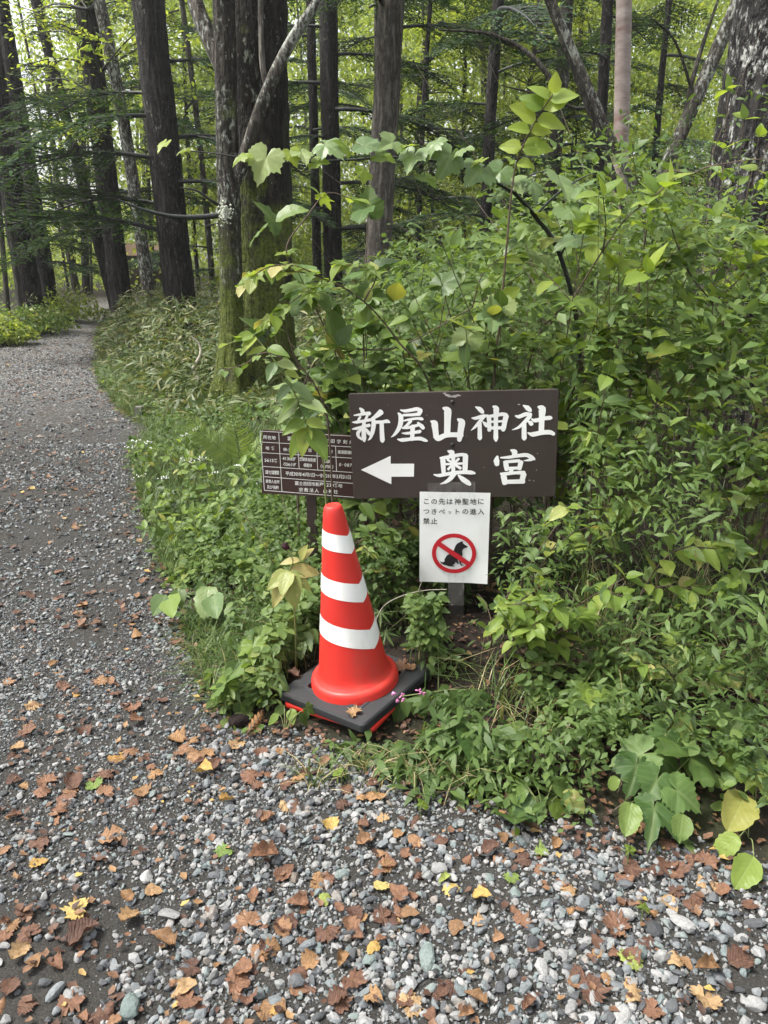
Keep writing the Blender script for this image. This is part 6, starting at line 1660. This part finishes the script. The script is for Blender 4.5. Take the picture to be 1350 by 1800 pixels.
# --- broad-leaved shrubs filling the bank; lime leaf colour stands in for backlight
for row in [
    ('dark leafy shrub with broad leaves left of the tall shoot, level with its middle', 660, 3.35, 1.62, 0.40, 6, ['shallow_mid', 'heart_dark', 'heart_mid'], 0.105, (-0.18, -0.15)),
    ('mid-green shrub directly behind the left half of the big sign board', 730, 3.25, 1.48, 0.42, 7, ['ovate_mid', 'heart_mid', 'ovate_bright'], 0.085, (-0.05, -0.1)),
    ('dense shrub directly behind the right half of the big sign board', 850, 3.3, 1.52, 0.42, 7, ['ovate_mid', 'ovate_bright', 'shallow_pale'], 0.085, (0.0, -0.15)),
    ('shrub with yellowish leaf tips above the right end of the big sign', 960, 3.2, 1.50, 0.42, 7, ['lobed_bright', 'ovate_bright', 'ovate_lime'], 0.085, (0.05, -0.2)),
    ('tall leafy shrub left of the thin forked sapling', 1090, 3.2, 1.58, 0.42, 7, ['ovate_bright', 'ovate_mid', 'ovate_lime'], 0.082, (0.0, -0.2)),
    ('shrub with small bright leaves below the massive right trunk', 1300, 3.3, 1.55, 0.45, 7, ['ovate_bright', 'ovate_lime', 'ovate_mid'], 0.07, (0.0, -0.2)),
    ('loose shrub reaching up in front of the birch foot', 1150, 4.0, 1.85, 0.5, 7, ['ovate_bright', 'ovate_lime', 'ovate_mid'], 0.07, (0.05, -0.2)),
    ('tall thin shrub with upright leafy shoots beside the massive right trunk', 1215, 4.3, 2.15, 0.35, 6, ['ovate_bright', 'ovate_lime'], 0.075, (0.05, 0)),
    ('bushy shrub right of the no-dogs notice at sign height', 1040, 2.85, 1.02, 0.32, 7, ['ovate_mid', 'ovate_bright'], 0.062, (0, -0.1)),
    ('shrub with neat paired leaves brushing the right edge of the notice', 905, 2.72, 0.72, 0.26, 8, ['ovate_bright', 'ovate_bright', 'ovate_pale', 'ovate_yellow'], 0.058, (0.02, -0.12)),
    ('low paired-leaf shrub right of the sign post foot', 860, 2.50, 0.45, 0.24, 8, ['ovate_bright', 'ovate_bright', 'ovate_mid'], 0.056, (0.03, -0.1)),
    ('low spreading shrub below the grass clump right of the notice', 960, 2.42, 0.46, 0.24, 7, ['ovate_bright', 'lance_bright'], 0.056, (0.0, -0.12)),
    ('shrub with toothed light leaves at mid height near the right edge', 1320, 2.75, 0.95, 0.30, 7, ['ovate_mid', 'lobed_mid', 'ovate_bright'], 0.065, (0, -0.1)),
    ('small-leaved shrub deep behind the right side of the sign', 1010, 4.2, 1.35, 0.5, 7, ['ovate_mid', 'ovate_pale'], 0.06, (0, 0)),
    ('small-leaved shrub deep behind the left side of the sign', 640, 4.0, 1.05, 0.45, 7, ['ovate_mid', 'ovate_pale'], 0.06, (0, 0)),
    ('low mixed shrub behind the traffic cone and below the plaque', 655, 2.95, 0.52, 0.24, 7, ['ovate_mid', 'lobed_mid'], 0.05, (0, 0)),
    ('low leafy shrub filling the gap between cone and sign post', 715, 2.78, 0.42, 0.22, 7, ['ovate_mid', 'lobed_mid', 'ovate_bright'], 0.05, (0, 0)),
    ('small leafy shrub close in front of the sign post foot', 775, 2.52, 0.24, 0.18, 6, ['ovate_mid', 'ovate_bright'], 0.045, (0, 0)),
    ('loose pale shrub at the foot of the massive mossy trunk', 560, 4.6, 0.95, 0.45, 6, ['ovate_mid', 'ovate_pale'], 0.06, (0, 0)),
]:
    lab, px, Y, h, sp, nst, kd, sz, lean = row
    shrub(lab, px, Y, h, sp, nst, kd, sz * (1.36 if Y < 3.15 else 1.3), lean, pairs=4, branches=2)

# --- right-hand bank
stem_plant('lanceleaf_shoot', 'arching shoot with pale pointed leaves stepping up right of the notice', [[(1090, 1130, 2.5), (1130, 1040, 2.45), (1165, 985, 2.42), (1205, 962, 2.4), (1260, 965, 2.38)], [(1130, 1040, 2.45), (1170, 1030, 2.4), (1215, 1035, 2.36)]], ['lance_bright', 'lance_yellow', 'ovate_bright'], 0.088, [8, 5], 1085, 2.52, t0=0.35)
stem_plant('lanceleaf_spray', 'spreading spray of pale paired leaves drooping over dark soil', [[(1225, 1290, 2.22), (1200, 1220, 2.18), (1165, 1170, 2.14), (1130, 1165, 2.1)], [(1210, 1240, 2.2), (1185, 1250, 2.1), (1190, 1290, 2.06)], [(1200, 1215, 2.18), (1250, 1180, 2.14), (1310, 1195, 2.1)]], ['lance_bright', 'lance_pale', 'lance_yellow'], 0.078, [7, 6, 6], 1230, 2.26, t0=0.2)
stem_plant('upper_spray', 'pale leafy spray just above the drooping one near the right edge', [[(1330, 1230, 2.4), (1290, 1170, 2.34), (1240, 1140, 2.3), (1190, 1130, 2.28)], [(1290, 1170, 2.34), (1250, 1190, 2.28)]], ['lance_bright', 'ovate_bright'], 0.07, [7, 4], 1345, 2.44, t0=0.3)
stem_plant('star_leaf_herb', 'tall herb with large sharply lobed leaves at the upper right bank', [[(1270, 1020, 2.62), (1262, 930, 2.6), (1248, 850, 2.58), (1240, 760, 2.57)], [(1262, 930, 2.6), (1310, 880, 2.55), (1330, 860, 2.52)]], ['lobed_mid', 'lobed_bright'], 0.115, [5, 3], 1275, 2.66, t0=0.35, stem='stem_green', arr='alt')
stem_plant('star_leaf_herb', 'herb with drooping sharply lobed leaves against the right picture edge', [[(1350, 1060, 2.4), (1320, 980, 2.36), (1290, 960, 2.34)], [(1320, 980, 2.36), (1300, 1010, 2.3), (1280, 1030, 2.28)]], ['lobed_bright', 'lobed_mid'], 0.105, [3, 3], 1360, 2.44, t0=0.3, stem='stem_green', arr='alt')
def whorl(name, label, px, py, Y, kinds, tips, stem='stem_green', cat='plant', base=None, nrm=(0, -0.55, 0.8)):
    """leaves from one point: tips given in the picture, at a distance a little nearer"""
    p = at(px, py, Y); b = base if base is not None else np.array([p[0], p[1] + 0.06, gz(p[0], p[1] + 0.06)])
    pl = Plant(name, label, cat, b)
    pl.stem([b - np.array([0, 0, 0.02]), (b + p) / 2 + np.array([0.01, 0.0, 0.01]), p], 0.003, 0.002, 6)
    for k, (tx, ty, dy) in enumerate(tips):
        q = at(tx, ty, Y + dy); d = q - p; L = np.linalg.norm(d)
        pl.leaf(p, d, np.array(nrm) + pl.r.normal(size=3) * 0.15, L, kinds[k % len(kinds)])
    return pl
whorl('trefoil_herb', 'three broad drooping leaflets standing alone over the dark soil gap', 1045, 1212, 2.15, ['ovate_bright'], [(995, 1232, -0.05), (1088, 1248, -0.06), (1040, 1238, -0.08)]).done('stem_green')
whorl('trefoil_herb', 'darker trio of leaflets just below the lone broad trefoil', 1080, 1265, 2.08, ['ovate_mid'], [(1048, 1275, -0.03), (1075, 1305, -0.05), (1105, 1300, -0.05), (1050, 1258, 0)]).done('stem_green')
pl = whorl('yellowing_herb', 'yellow-edged drooping palmate herb with a dark dried flower head left of the cone', 508, 1003, 2.50, ['lance_yellow', 'ovate_yellow'], [(474, 1070, -0.06), (518, 1073, -0.08), (548, 1036, -0.05), (468, 1036, -0.04), (565, 1002, 0.0), (494, 1048, -0.08)])
for tx, ty in ((565, 950), (535, 962), (492, 985)): pl.leaf(at(528, 985, 2.52), at(tx, ty, 2.5) - at(528, 985, 2.52), (0, -0.5, 0.8), 0.075, 'lance_yellow')
pl.stem([at(508, 1003, 2.5), at(515, 985, 2.5), at(503, 966, 2.49)], 0.002, 0.002)
head = MB(); hp = at(502, 960, 2.48)
hv, hf = ICO_V, ICO_F
for k in range(34):
    u = norm(rng.normal(size=3)); cpt = hp + u * 0.011
    head.add(hv * 0.0045 * rng.uniform(0.7, 1.2) + cpt - pl.base, tris=hf)
link('flower_head', head.mesh('flower_head', plain_mat('dried_purple_head', (0.030, 0.008, 0.012), 0.7, 0.3, 0.5, 90)), pl.root)
pl.done('stem_green')
# big dark lobed leaves, heart leaves and rosettes along the gravel edge, right
def ground_leaves(name, label, px, py, items, Y=None, stem='stem_green', z=0.05):
    g = gnd(px, py, z); b = np.array([g[0], g[1], gz(g[0], g[1])])
    pl = Plant(name, label, 'plant', b)
    for (lx, ly, tx, ty, hz, kd) in items:
        p = gnd(lx, ly, hz + 0.02); q = gnd(tx, ty, max(hz - 0.02, 0.02)); d = q - p
        pl.stem([b, (b + p) / 2 + np.array([0, 0, 0.02]), p], 0.0016, 0.0012, 5)
        pl.leaf(p, d, np.array([0, -0.5, 0.85]) + pl.r.normal(size=3) * 0.15, np.linalg.norm(d), kd)
    return pl.done(stem)
ground_leaves('hop_vine', 'big dark deeply lobed leaf with holes near the right edge', 1300, 1345, [(1288, 1258, 1290, 1340, 0.16, 'lobed_dark'), (1290, 1270, 1345, 1310, 0.15, 'lobed_dark'), (1285, 1275, 1245, 1310, 0.15, 'lobed_dark')])
ground_leaves('hop_vine', 'cluster of large dark toothed leaves hanging to the gravel at the lower right', 1150, 1400, [(1130, 1325, 1060, 1345, 0.13, 'shallow_dark'), (1120, 1345, 1105, 1400, 0.12, 'shallow_dark'), (1160, 1330, 1215, 1365, 0.12, 'shallow_dark'), (1150, 1420, 1145, 1500, 0.07, 'lobed_dark'), (1190, 1390, 1245, 1430, 0.1, 'shallow_dark'), (1110, 1410, 1100, 1470, 0.08, 'heart_mid'), (1200, 1430, 1195, 1480, 0.06, 'heart_mid'), (1155, 1370, 1130, 1420, 0.11, 'shallow_dark'), (1215, 1330, 1250, 1300, 0.14, 'shallow_mid'), (1090, 1370, 1060, 1385, 0.1, 'heart_mid'), (1170, 1290, 1150, 1330, 0.16, 'shallow_dark')])
ground_leaves('heart_leaf_plant', 'pair of broad pale heart-shaped leaves lying over the gravel at the right edge', 1320, 1450, [(1300, 1470, 1250, 1500, 0.04, 'heart_bright'), (1325, 1505, 1295, 1560, 0.03, 'heart_bright'), (1310, 1395, 1280, 1460, 0.08, 'heart_mid')])
ground_leaves('star_leaf_herb', 'bright lobed leaves above the heart-shaped pair at the right edge', 1330, 1400, [(1300, 1345, 1265, 1400, 0.12, 'lobed_bright'), (1325, 1330, 1345, 1390, 0.14, 'lobed_mid'), (1330, 1360, 1360, 1420, 0.12, 'lobed_bright')])
ground_leaves('plantain_rosette', 'rosette of spoon-shaped leaves at the gravel edge under the bank', 955, 1420, [(930, 1390, 885, 1400, 0.06, 'heart_mid'), (945, 1385, 965, 1360, 0.08, 'heart_mid'), (970, 1380, 1010, 1390, 0.08, 'heart_mid'), (940, 1400, 905, 1450, 0.04, 'heart_dark'), (965, 1405, 1000, 1440, 0.04, 'heart_bright'), (950, 1410, 945, 1445, 0.04, 'heart_mid'), (985, 1395, 1030, 1430, 0.05, 'heart_yellow'), (925, 1380, 915, 1350, 0.08, 'heart_mid')])
ground_leaves('plantain_rosette', 'small leaf pair in the gravel left of the spoon-leaf rosette', 905, 1455, [(905, 1448, 905, 1400, 0.05, 'heart_mid'), (905, 1455, 915, 1470, 0.02, 'heart_bright')])
for px, py, lab in [(1105, 1500, 'tiny bright seedling alone in the gravel below the bank'), (1130, 1600, 'two-leaved seedling in the gravel near the lower right'), (740, 1420, 'clover-like seedling at the gravel edge below the post'), (600, 1365, 'round-leaved seedling on the gravel in front of the cone'), (835, 1400, 'small seedling at the gravel edge right of the clover-like one')]:
    ground_leaves('seedling', lab, px, py, [(px, py - 4, px + 16 * math.cos(a), py - 6 + 10 * math.sin(a), 0.02, 'ovate_bright') for a in (0.3, 2.0, 3.6, 5.1)])
# nettle-like herb with pink flowers leaning over the cone plate
b = ground_at(860, 2.45)
pl = Plant('nettle_herb', 'nettle-leaved stem with pink flowers leaning over the right corner of the cone weight', 'plant', b)
c = pl.stem([b] + P3([(850, 1215, 2.36), (800, 1212, 2.32), (750, 1218, 2.28), (706, 1224, 2.26)]), 0.003, 0.002, 6, 24)
for lx, ly, tx, ty in [(845, 1212, 852, 1262), (830, 1208, 822, 1262), (806, 1210, 812, 1250), (800, 1212, 790, 1252), (775, 1216, 778, 1258), (770, 1216, 762, 1246), (738, 1220, 746, 1268), (735, 1222, 726, 1258), (708, 1226, 696, 1280), (712, 1226, 716, 1262)]:
    p, q = at(lx, ly, 2.29), at(tx, ty, 2.26); pl.leaf(p, q - p, (0.1, -0.9, 0.35), np.linalg.norm(q - p), 'ovate_dark' if lx > 760 else 'ovate_mid')
pink = plain_mat('pink_petal', (0.62, 0.22, 0.42), 0.5, 0.3, 0.15)
for px, py in [(690, 1216), (698, 1228), (706, 1222), (712, 1230), (736, 1214), (742, 1218)]:
    mb = MB(); p = at(px, py, 2.25)
    for k in range(4):
        a = rng.uniform(0, 6.28); mb.tube(np.array([p, p + np.array([math.cos(a) * 0.006, -0.004, math.sin(a) * 0.006]), p + np.array([math.cos(a) * 0.013, -0.006, math.sin(a) * 0.012])]) - pl.base, [0.0012, 0.003, 0.0016], 5)
    link('flower', mb.mesh('flower', pink), pl.root)
pl.done('stem_green')
ground_leaves('nettle_herb', 'dark hanging toothed leaves below the low paired-leaf shrub right of the cone', 850, 1345, [(805, 1262, 800, 1325, 0.12, 'ovate_dark'), (830, 1268, 832, 1345, 0.12, 'ovate_dark'), (850, 1290, 845, 1350, 0.1, 'ovate_dark'), (875, 1275, 905, 1330, 0.1, 'ovate_dark'), (815, 1320, 790, 1360, 0.06, 'ovate_mid'), (880, 1310, 915, 1345, 0.08, 'heart_dark'), (860, 1325, 850, 1370, 0.06, 'ovate_dark'), (900, 1270, 940, 1300, 0.1, 'ovate_mid')])
for k, (px, py, Y, s, lab) in enumerate([(725, 1072, 2.72, 40, 'upper of two dark hand-shaped leaf clusters between cone and post'), (745, 1110, 2.66, 38, 'lower of two dark hand-shaped leaf clusters between cone and post')]):
    p = at(px, py, Y); b = np.array([p[0] + 0.02, p[1] + 0.1, gz(p[0], p[1] + 0.1)])
    pl = Plant('palmate_herb', lab, 'plant', b)
    pl.stem([b, (b + p) / 2, p], 0.003, 0.0015)
    for q in range(4):
        o = p + np.array([rng.normal() * 0.05, rng.normal() * 0.02, rng.normal() * 0.03])
        pl.stem([p, o], 0.001, 0.001, 4, 3); pl.leaf(o, (rng.normal() * 0.6, -0.7, -0.5), (0, -0.7, 0.7), s / FPX * 2.7 * 0.8, 'palm_mid')
    pl.done('stem_green')
# pale bare stalk bent in front of the post
b = ground_at(640, 2.62)
pl = Plant('dry_stalk', 'pale bare stalk bent over between the cone and the sign post', 'twig', b)
pl.stem([b] + P3([(655, 1110, 2.62), (672, 1068, 2.6), (705, 1048, 2.6), (745, 1038, 2.6), (785, 1036, 2.6)]), 0.0016, 0.001, 6, 20); pl.stem(P3([(735, 1040, 2.6), (742, 1020, 2.6)]), 0.0012, 0.0008, 5); pl.done('twig_pale')

# --- left verge
for row in [('lobed-leaf seedling nearest the gravel left of the cone weight', 395, 1235, [(400, 1205, 375, 1245, 0.1, 'lobed_bright'), (400, 1205, 430, 1240, 0.1, 'lobed_mid'), (398, 1200, 400, 1170, 0.12, 'lobed_mid')]),
            ('star-shaped bright leaf standing above the lobed seedling left of the cone', 450, 1190, [(445, 1135, 443, 1178, 0.16, 'lobed_bright'), (455, 1120, 480, 1140, 0.16, 'lobed_bright'), (440, 1118, 412, 1130, 0.17, 'lobed_mid')]),
            ('five-leaved herb close beside the left corner of the cone weight', 520, 1150, [(522, 1120, 500, 1140, 0.14, 'lobed_mid'), (530, 1110, 548, 1145, 0.15, 'ovate_mid'), (545, 1105, 560, 1130, 0.15, 'ovate_mid'), (525, 1125, 530, 1160, 0.13, 'ovate_mid'), (540, 1085, 560, 1075, 0.18, 'ovate_mid')]),
            ('pair of large ovate leaves sticking out over the gravel from the left verge', 300, 1060, [(292, 1045, 268, 1082, 0.12, 'ovate_pale'), (298, 1045, 302, 1085, 0.12, 'ovate_bright'), (312, 1035, 318, 1065, 0.13, 'ovate_mid')]),
            ('heart-shaped pale leaves in the middle of the left verge', 365, 1060, [(368, 1030, 355, 1072, 0.15, 'heart_pale'), (375, 1045, 380, 1085, 0.14, 'heart_pale'), (360, 1025, 340, 1040, 0.16, 'ovate_mid')]),
            ('pointed leaves low on the verge between gravel and cone', 430, 1215, [(420, 1160, 400, 1200, 0.1, 'ovate_mid'), (440, 1165, 450, 1210, 0.1, 'ovate_mid'), (465, 1170, 500, 1190, 0.12, 'lance_mid'), (470, 1185, 510, 1215, 0.1, 'ovate_mid'), (410, 1180, 385, 1190, 0.1, 'ovate_mid')]),
            ('small leafy herb at the foot of the black cone weight', 500, 1265, [(500, 1240, 480, 1262, 0.05, 'ovate_mid'), (512, 1245, 515, 1275, 0.05, 'ovate_bright'), (525, 1255, 545, 1275, 0.04, 'ovate_mid'), (490, 1255, 470, 1275, 0.04, 'ovate_bright'), (540, 1245, 560, 1260, 0.06, 'lobed_mid')])]:
    ground_leaves('verge_herb', *row)
r_ = np.random.default_rng(77)
for k, (px, py, hh) in enumerate([(300, 935, 0.30), (345, 900, 0.34), (395, 935, 0.32), (330, 985, 0.26), (420, 990, 0.30), (470, 930, 0.34), (375, 1005, 0.26), (450, 1045, 0.24), (260, 850, 0.3), (300, 860, 0.36)]):
    g = gnd(px, py); b = np.array([g[0], g[1], gz(g[0], g[1])])
    where = ['nearest the gravel edge halfway up the verge', 'left of the fern', 'below the left end of the plaque', 'low beside the gravel edge', 'left of the yellowing herb', 'right below the plaque', 'in the middle of the verge', 'just above the star-leaved seedling', 'farthest up the gravel edge', 'close left of the fern tips'][k]
    white = k in (0, 1, 2, 8, 9)
    pl = Plant('verge_herb', ('white-flowered' if white else 'narrow-leaved green') + ' herb with several stems ' + where, 'plant', b)
    for q in range(6):
        e = b + np.array([r_.normal() * 0.09, r_.normal() * 0.09, hh * r_.uniform(0.7, 1.1)])
        c = pl.stem([b + np.array([r_.normal() * 0.03, r_.normal() * 0.03, -0.02]), (b + e) / 2 + r_.normal(size=3) * 0.01, e], 0.0022, 0.001, 5)
        pl.leaves_along(c, 4, 0.072, ['lance_mid', 'lance_bright', 'ovate_mid'], 0.3, 0.95, 'opp', droop=0.2)
        if white and q < 3:
            mb = MB()
            for w in range(16):
                cc = c[-1] + np.array([r_.normal() * 0.016, r_.normal() * 0.016, 0.008 + r_.normal() * 0.004]) - pl.base
                mb.add(OCT_V * 0.0045 * r_.uniform(0.7, 1.3) + cc, tris=OCT_F)
            link('flower_cluster', mb.mesh('flower_cluster', WHITE_PAINT), pl.root)
    pl.done('stem_green')
# --- ferns
def frond_mesh(seed):
    r = np.random.default_rng(seed); t = np.linspace(0, 1, 30)
    ax = np.stack([0.05 * np.sin(t * 2 + seed), t, 0.35 * t - 0.42 * t ** 2], -1)
    mb = MB(); mb.tube(ax, [0.008, 0.002], 4, cap=False)
    P, D, Nn, L = [], [], [], []
    for k in range(3, 30):
        for sg in (-1, 1):
            ll = 0.19 * math.sin(math.pi * min(1, (0.12 + 0.88 * t[k])) ** 0.8) + 0.015
            d = norm(np.array([sg, 0.45, -0.15 + 0.08 * r.normal()]))
            P.append(ax[k]); D.append(d); Nn.append(np.array([0, -0.1, 1.0])); L.append(ll)
    tip = np.array([(0, 0, 0), (-0.07, 0.2, 0.01), (0.07, 0.2, 0.01), (-0.055, 0.55, 0.0), (0.055, 0.55, 0.0), (0, 1, -0.12)])
    W, F, K = scatter(np.array(P), np.array(D), np.array(Nn) + r.normal(size=(len(P), 3)) * 0.12, np.array(L), tip, LANCE_F)
    n = len(W); V2 = np.concatenate(mb.V)
    return mesh_np('frond', np.vstack([W, V2]), tris=F, quads=np.concatenate(mb.Q) + n, mat=M['fern'], tint_v=np.concatenate([K, np.full(len(V2), 0.4)]))
FROND = [frond_mesh(1), frond_mesh(2)]
for px, Y, sc, az, lab in [(425, 5.2, 0.62, (-75, -38, 0, 45), 'lush pale green fern left of the plaque at the mossy trunk foot'), (372, 5.9, 0.45, (-70, -10, 50), 'smaller fern left behind the lush one'), (1180, 2.35, 0.26, (-60, -10, 40), 'small dark fern deep under the pale sprays on the right bank')]:
    b = ground_at(px, Y); root = thing('fern', lab, 'fern', b)
    for k, a in enumerate(az):
        d = np.array([math.sin(R(a)), -0.35 * math.cos(R(a)), 0.75]); place('frond', FROND[k % 2], root, b, b, d, np.array([-d[0] * 0.4, -0.6, 0.6]), sc * (0.85 + 0.1 * (k % 3)))
# --- bright bushes at the far bend
for px, py, w, hh, lab in [(125, 570, 0.9, 0.75, 'bright yellow-green bush at the far bend of the path'), (30, 596, 1.0, 0.5, 'low green bush at the left edge beside the path'), (70, 588, 0.8, 0.45, 'low dark bush at the foot of the left firs'), (5, 612, 0.6, 0.4, 'yellowish low bush at the extreme left path edge')]:
    g = gnd(px, py); b = np.array([g[0] - 0.2, g[1] + 0.5, 0.1])
    n = 1500
    u = norm(rng.normal(size=(n, 3))) * (rng.random(n) ** 0.4)[:, None] * np.array([w, w * 0.8, hh]); u[:, 2] = np.abs(u[:, 2]) * (0.7 + 0.5 * rng.random(n))
    W, F, K = scatter(u, rng.normal(size=(n, 3)) + np.array([0, 0, -0.3]), rng.normal(size=(n, 3)) * 0.5 + np.array([0, 0, 1.0]), rng.uniform(0.05, 0.12, n), LEAF4_V, LEAF4_F)
    root = thing('bush', lab, 'bush', b)
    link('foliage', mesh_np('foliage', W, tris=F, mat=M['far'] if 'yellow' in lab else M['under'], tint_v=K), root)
    mb = MB()
    for k in range(9): mb.tube(spline([(0, 0, -0.1), (rng.normal() * 0.15, rng.normal() * 0.15, hh * 0.4), (rng.normal() * w * 0.4, rng.normal() * w * 0.3, hh * 0.85)], 6), [0.01, 0.003], 5, cap=False)
    link('stem', mb.mesh('stem', M['stem']), root)

# ------------------------------------------------------------------ small things
b = gnd(345, 712); b[2] = gz(b[0], b[1])
root = thing('dead_branch', 'crooked pale dead branch sticking up from the verge beside the mossy trunk', 'branch', b)
Yb = b[1]
link('stick', trunk_mesh('stick', np.array([b - np.array([0, 0, 0.05])] + P3([(348, 690, Yb), (350, 668, Yb - .03), (340, 648, Yb), (352, 625, Yb), (350, 605, Yb + .02), (335, 590, Yb)])) - b, [0.028, 0.026, 0.024, 0.02, 0.016, 0.012, 0.006], M['twig_pale'], 9, 0, 0.3, 0.1, 3, step=0.03), root)
b = gnd(246, 738); b[2] = gz(b[0], b[1])
root = thing('boundary_stake', 'short grey wooden stake at the edge of the path', 'stake', b)
mb = MB(); mb.box((0, 0, 0.045), (0.075, 0.075, 0.15)); mb.box((0, 0, 0.124), (0.065, 0.065, 0.008)); link('stake_post', mb.mesh('stake_post', plain_mat('weathered_stake', (0.13, 0.125, 0.11), 0.85, 0.2, 0.3, 25, 0.5, 40), False), root)
g = gnd(422, 1276); o = link('dark_rock', STONE_PROTO[3]['dark grey']); o.data = STONE_PROTO[3]['dark grey'].copy(); o.data.materials.clear(); o.data.materials.append(plain_mat('scoria', (0.022, 0.016, 0.015), 0.95, 0.1, 0.5, 6, 1.0, 14))
o.location = (g[0], g[1], gz(g[0], g[1]) + 0.022); o.scale = (0.036, 0.034, 0.038); tag(o, 'dark brown porous rock at the gravel edge left of the cone', 'rock')
# fir cone lying beside it
p0, p1 = gnd(437, 1288, 0.02), gnd(462, 1250, 0.03)
root = thing('fir_cone', 'long brown fir cone lying beside the dark porous rock', 'fir cone', p0)
mb = MB(); core = spline([np.zeros(3), (p1 - p0) * 0.5 + np.array([0, 0, 0.004]), p1 - p0], 8); mb.tube(core, [0.004, 0.008, 0.007, 0.003], 8)
link('core', mb.mesh('core', M['stem']), root)
conem = plain_mat('fir_cone_scale', (0.22, 0.115, 0.045), 0.7, 0.3, 0.4, 60)
sc_me = mesh_np('scale', np.array([(0, 0, 0), (-0.45, 0.55, 0.05), (0.45, 0.55, 0.05), (0, 1, 0.12), (0, 0.5, 0.2)]), tris=[(0, 4, 1), (0, 2, 4), (1, 4, 3), (4, 2, 3)], mat=conem)
axd = norm(p1 - p0); A_ = norm(np.cross(axd, [0, 0, 1.0])); B_ = np.cross(axd, A_); ln = np.linalg.norm(p1 - p0)
for k in range(54):
    t = (k + 0.5) / 54; a = k * 2.4; rd = A_ * math.cos(a) + B_ * math.sin(a)
    o = link('scale', sc_me, root); o.matrix_local = frame_matrix(axd * ln * t + rd * 0.006, rd * 0.75 + axd * 0.65, rd, 0.016 * math.sin(math.pi * min(0.95, t * 0.85 + 0.12)))
# hut far off between the trunks
b = at(253, 500, 34.0); b[2] = 0.2
root = thing('hut', 'tiny brown-roofed hut far off between the trunks', 'hut', b)
mb = MB(); mb.box((0, 0, 0.7), (1.3, 1.2, 1.4)); link('wall', mb.mesh('wall', plain_mat('hut_boards', (0.05, 0.035, 0.025), 0.8), False), root)
mb = MB(); mb.add([(-0.9, -0.8, 1.35), (0.9, -0.8, 1.35), (0.9, 0, 1.85), (-0.9, 0, 1.85), (0.9, 0.8, 1.35), (-0.9, 0.8, 1.35)], quads=[(0, 1, 2, 3), (3, 2, 4, 5)], tris=[(0, 3, 5), (1, 4, 2)]); link('roof', mb.mesh('roof', plain_mat('hut_roof', (0.22, 0.13, 0.09), 0.7), False), root)

# ------------------------------------------------------------------ damp air between the trunks
def make_haze():
    m, nt, out = new_mat('damp_air')
    v = node(nt, 'VolumePrincipled', **{'Color': (0.92, 0.94, 0.95, 1), 'Density': 0.0009, 'Anisotropy': 0.35})
    nt.links.new(v.outputs[0], out.inputs['Volume'])
    mb = MB(); mb.box((0, 145, 13.5), (640, 560, 31))
    tag(link('haze', mb.mesh('haze', m, False)), 'thin damp haze hanging in the wood', 'haze', kind='stuff')
make_haze()
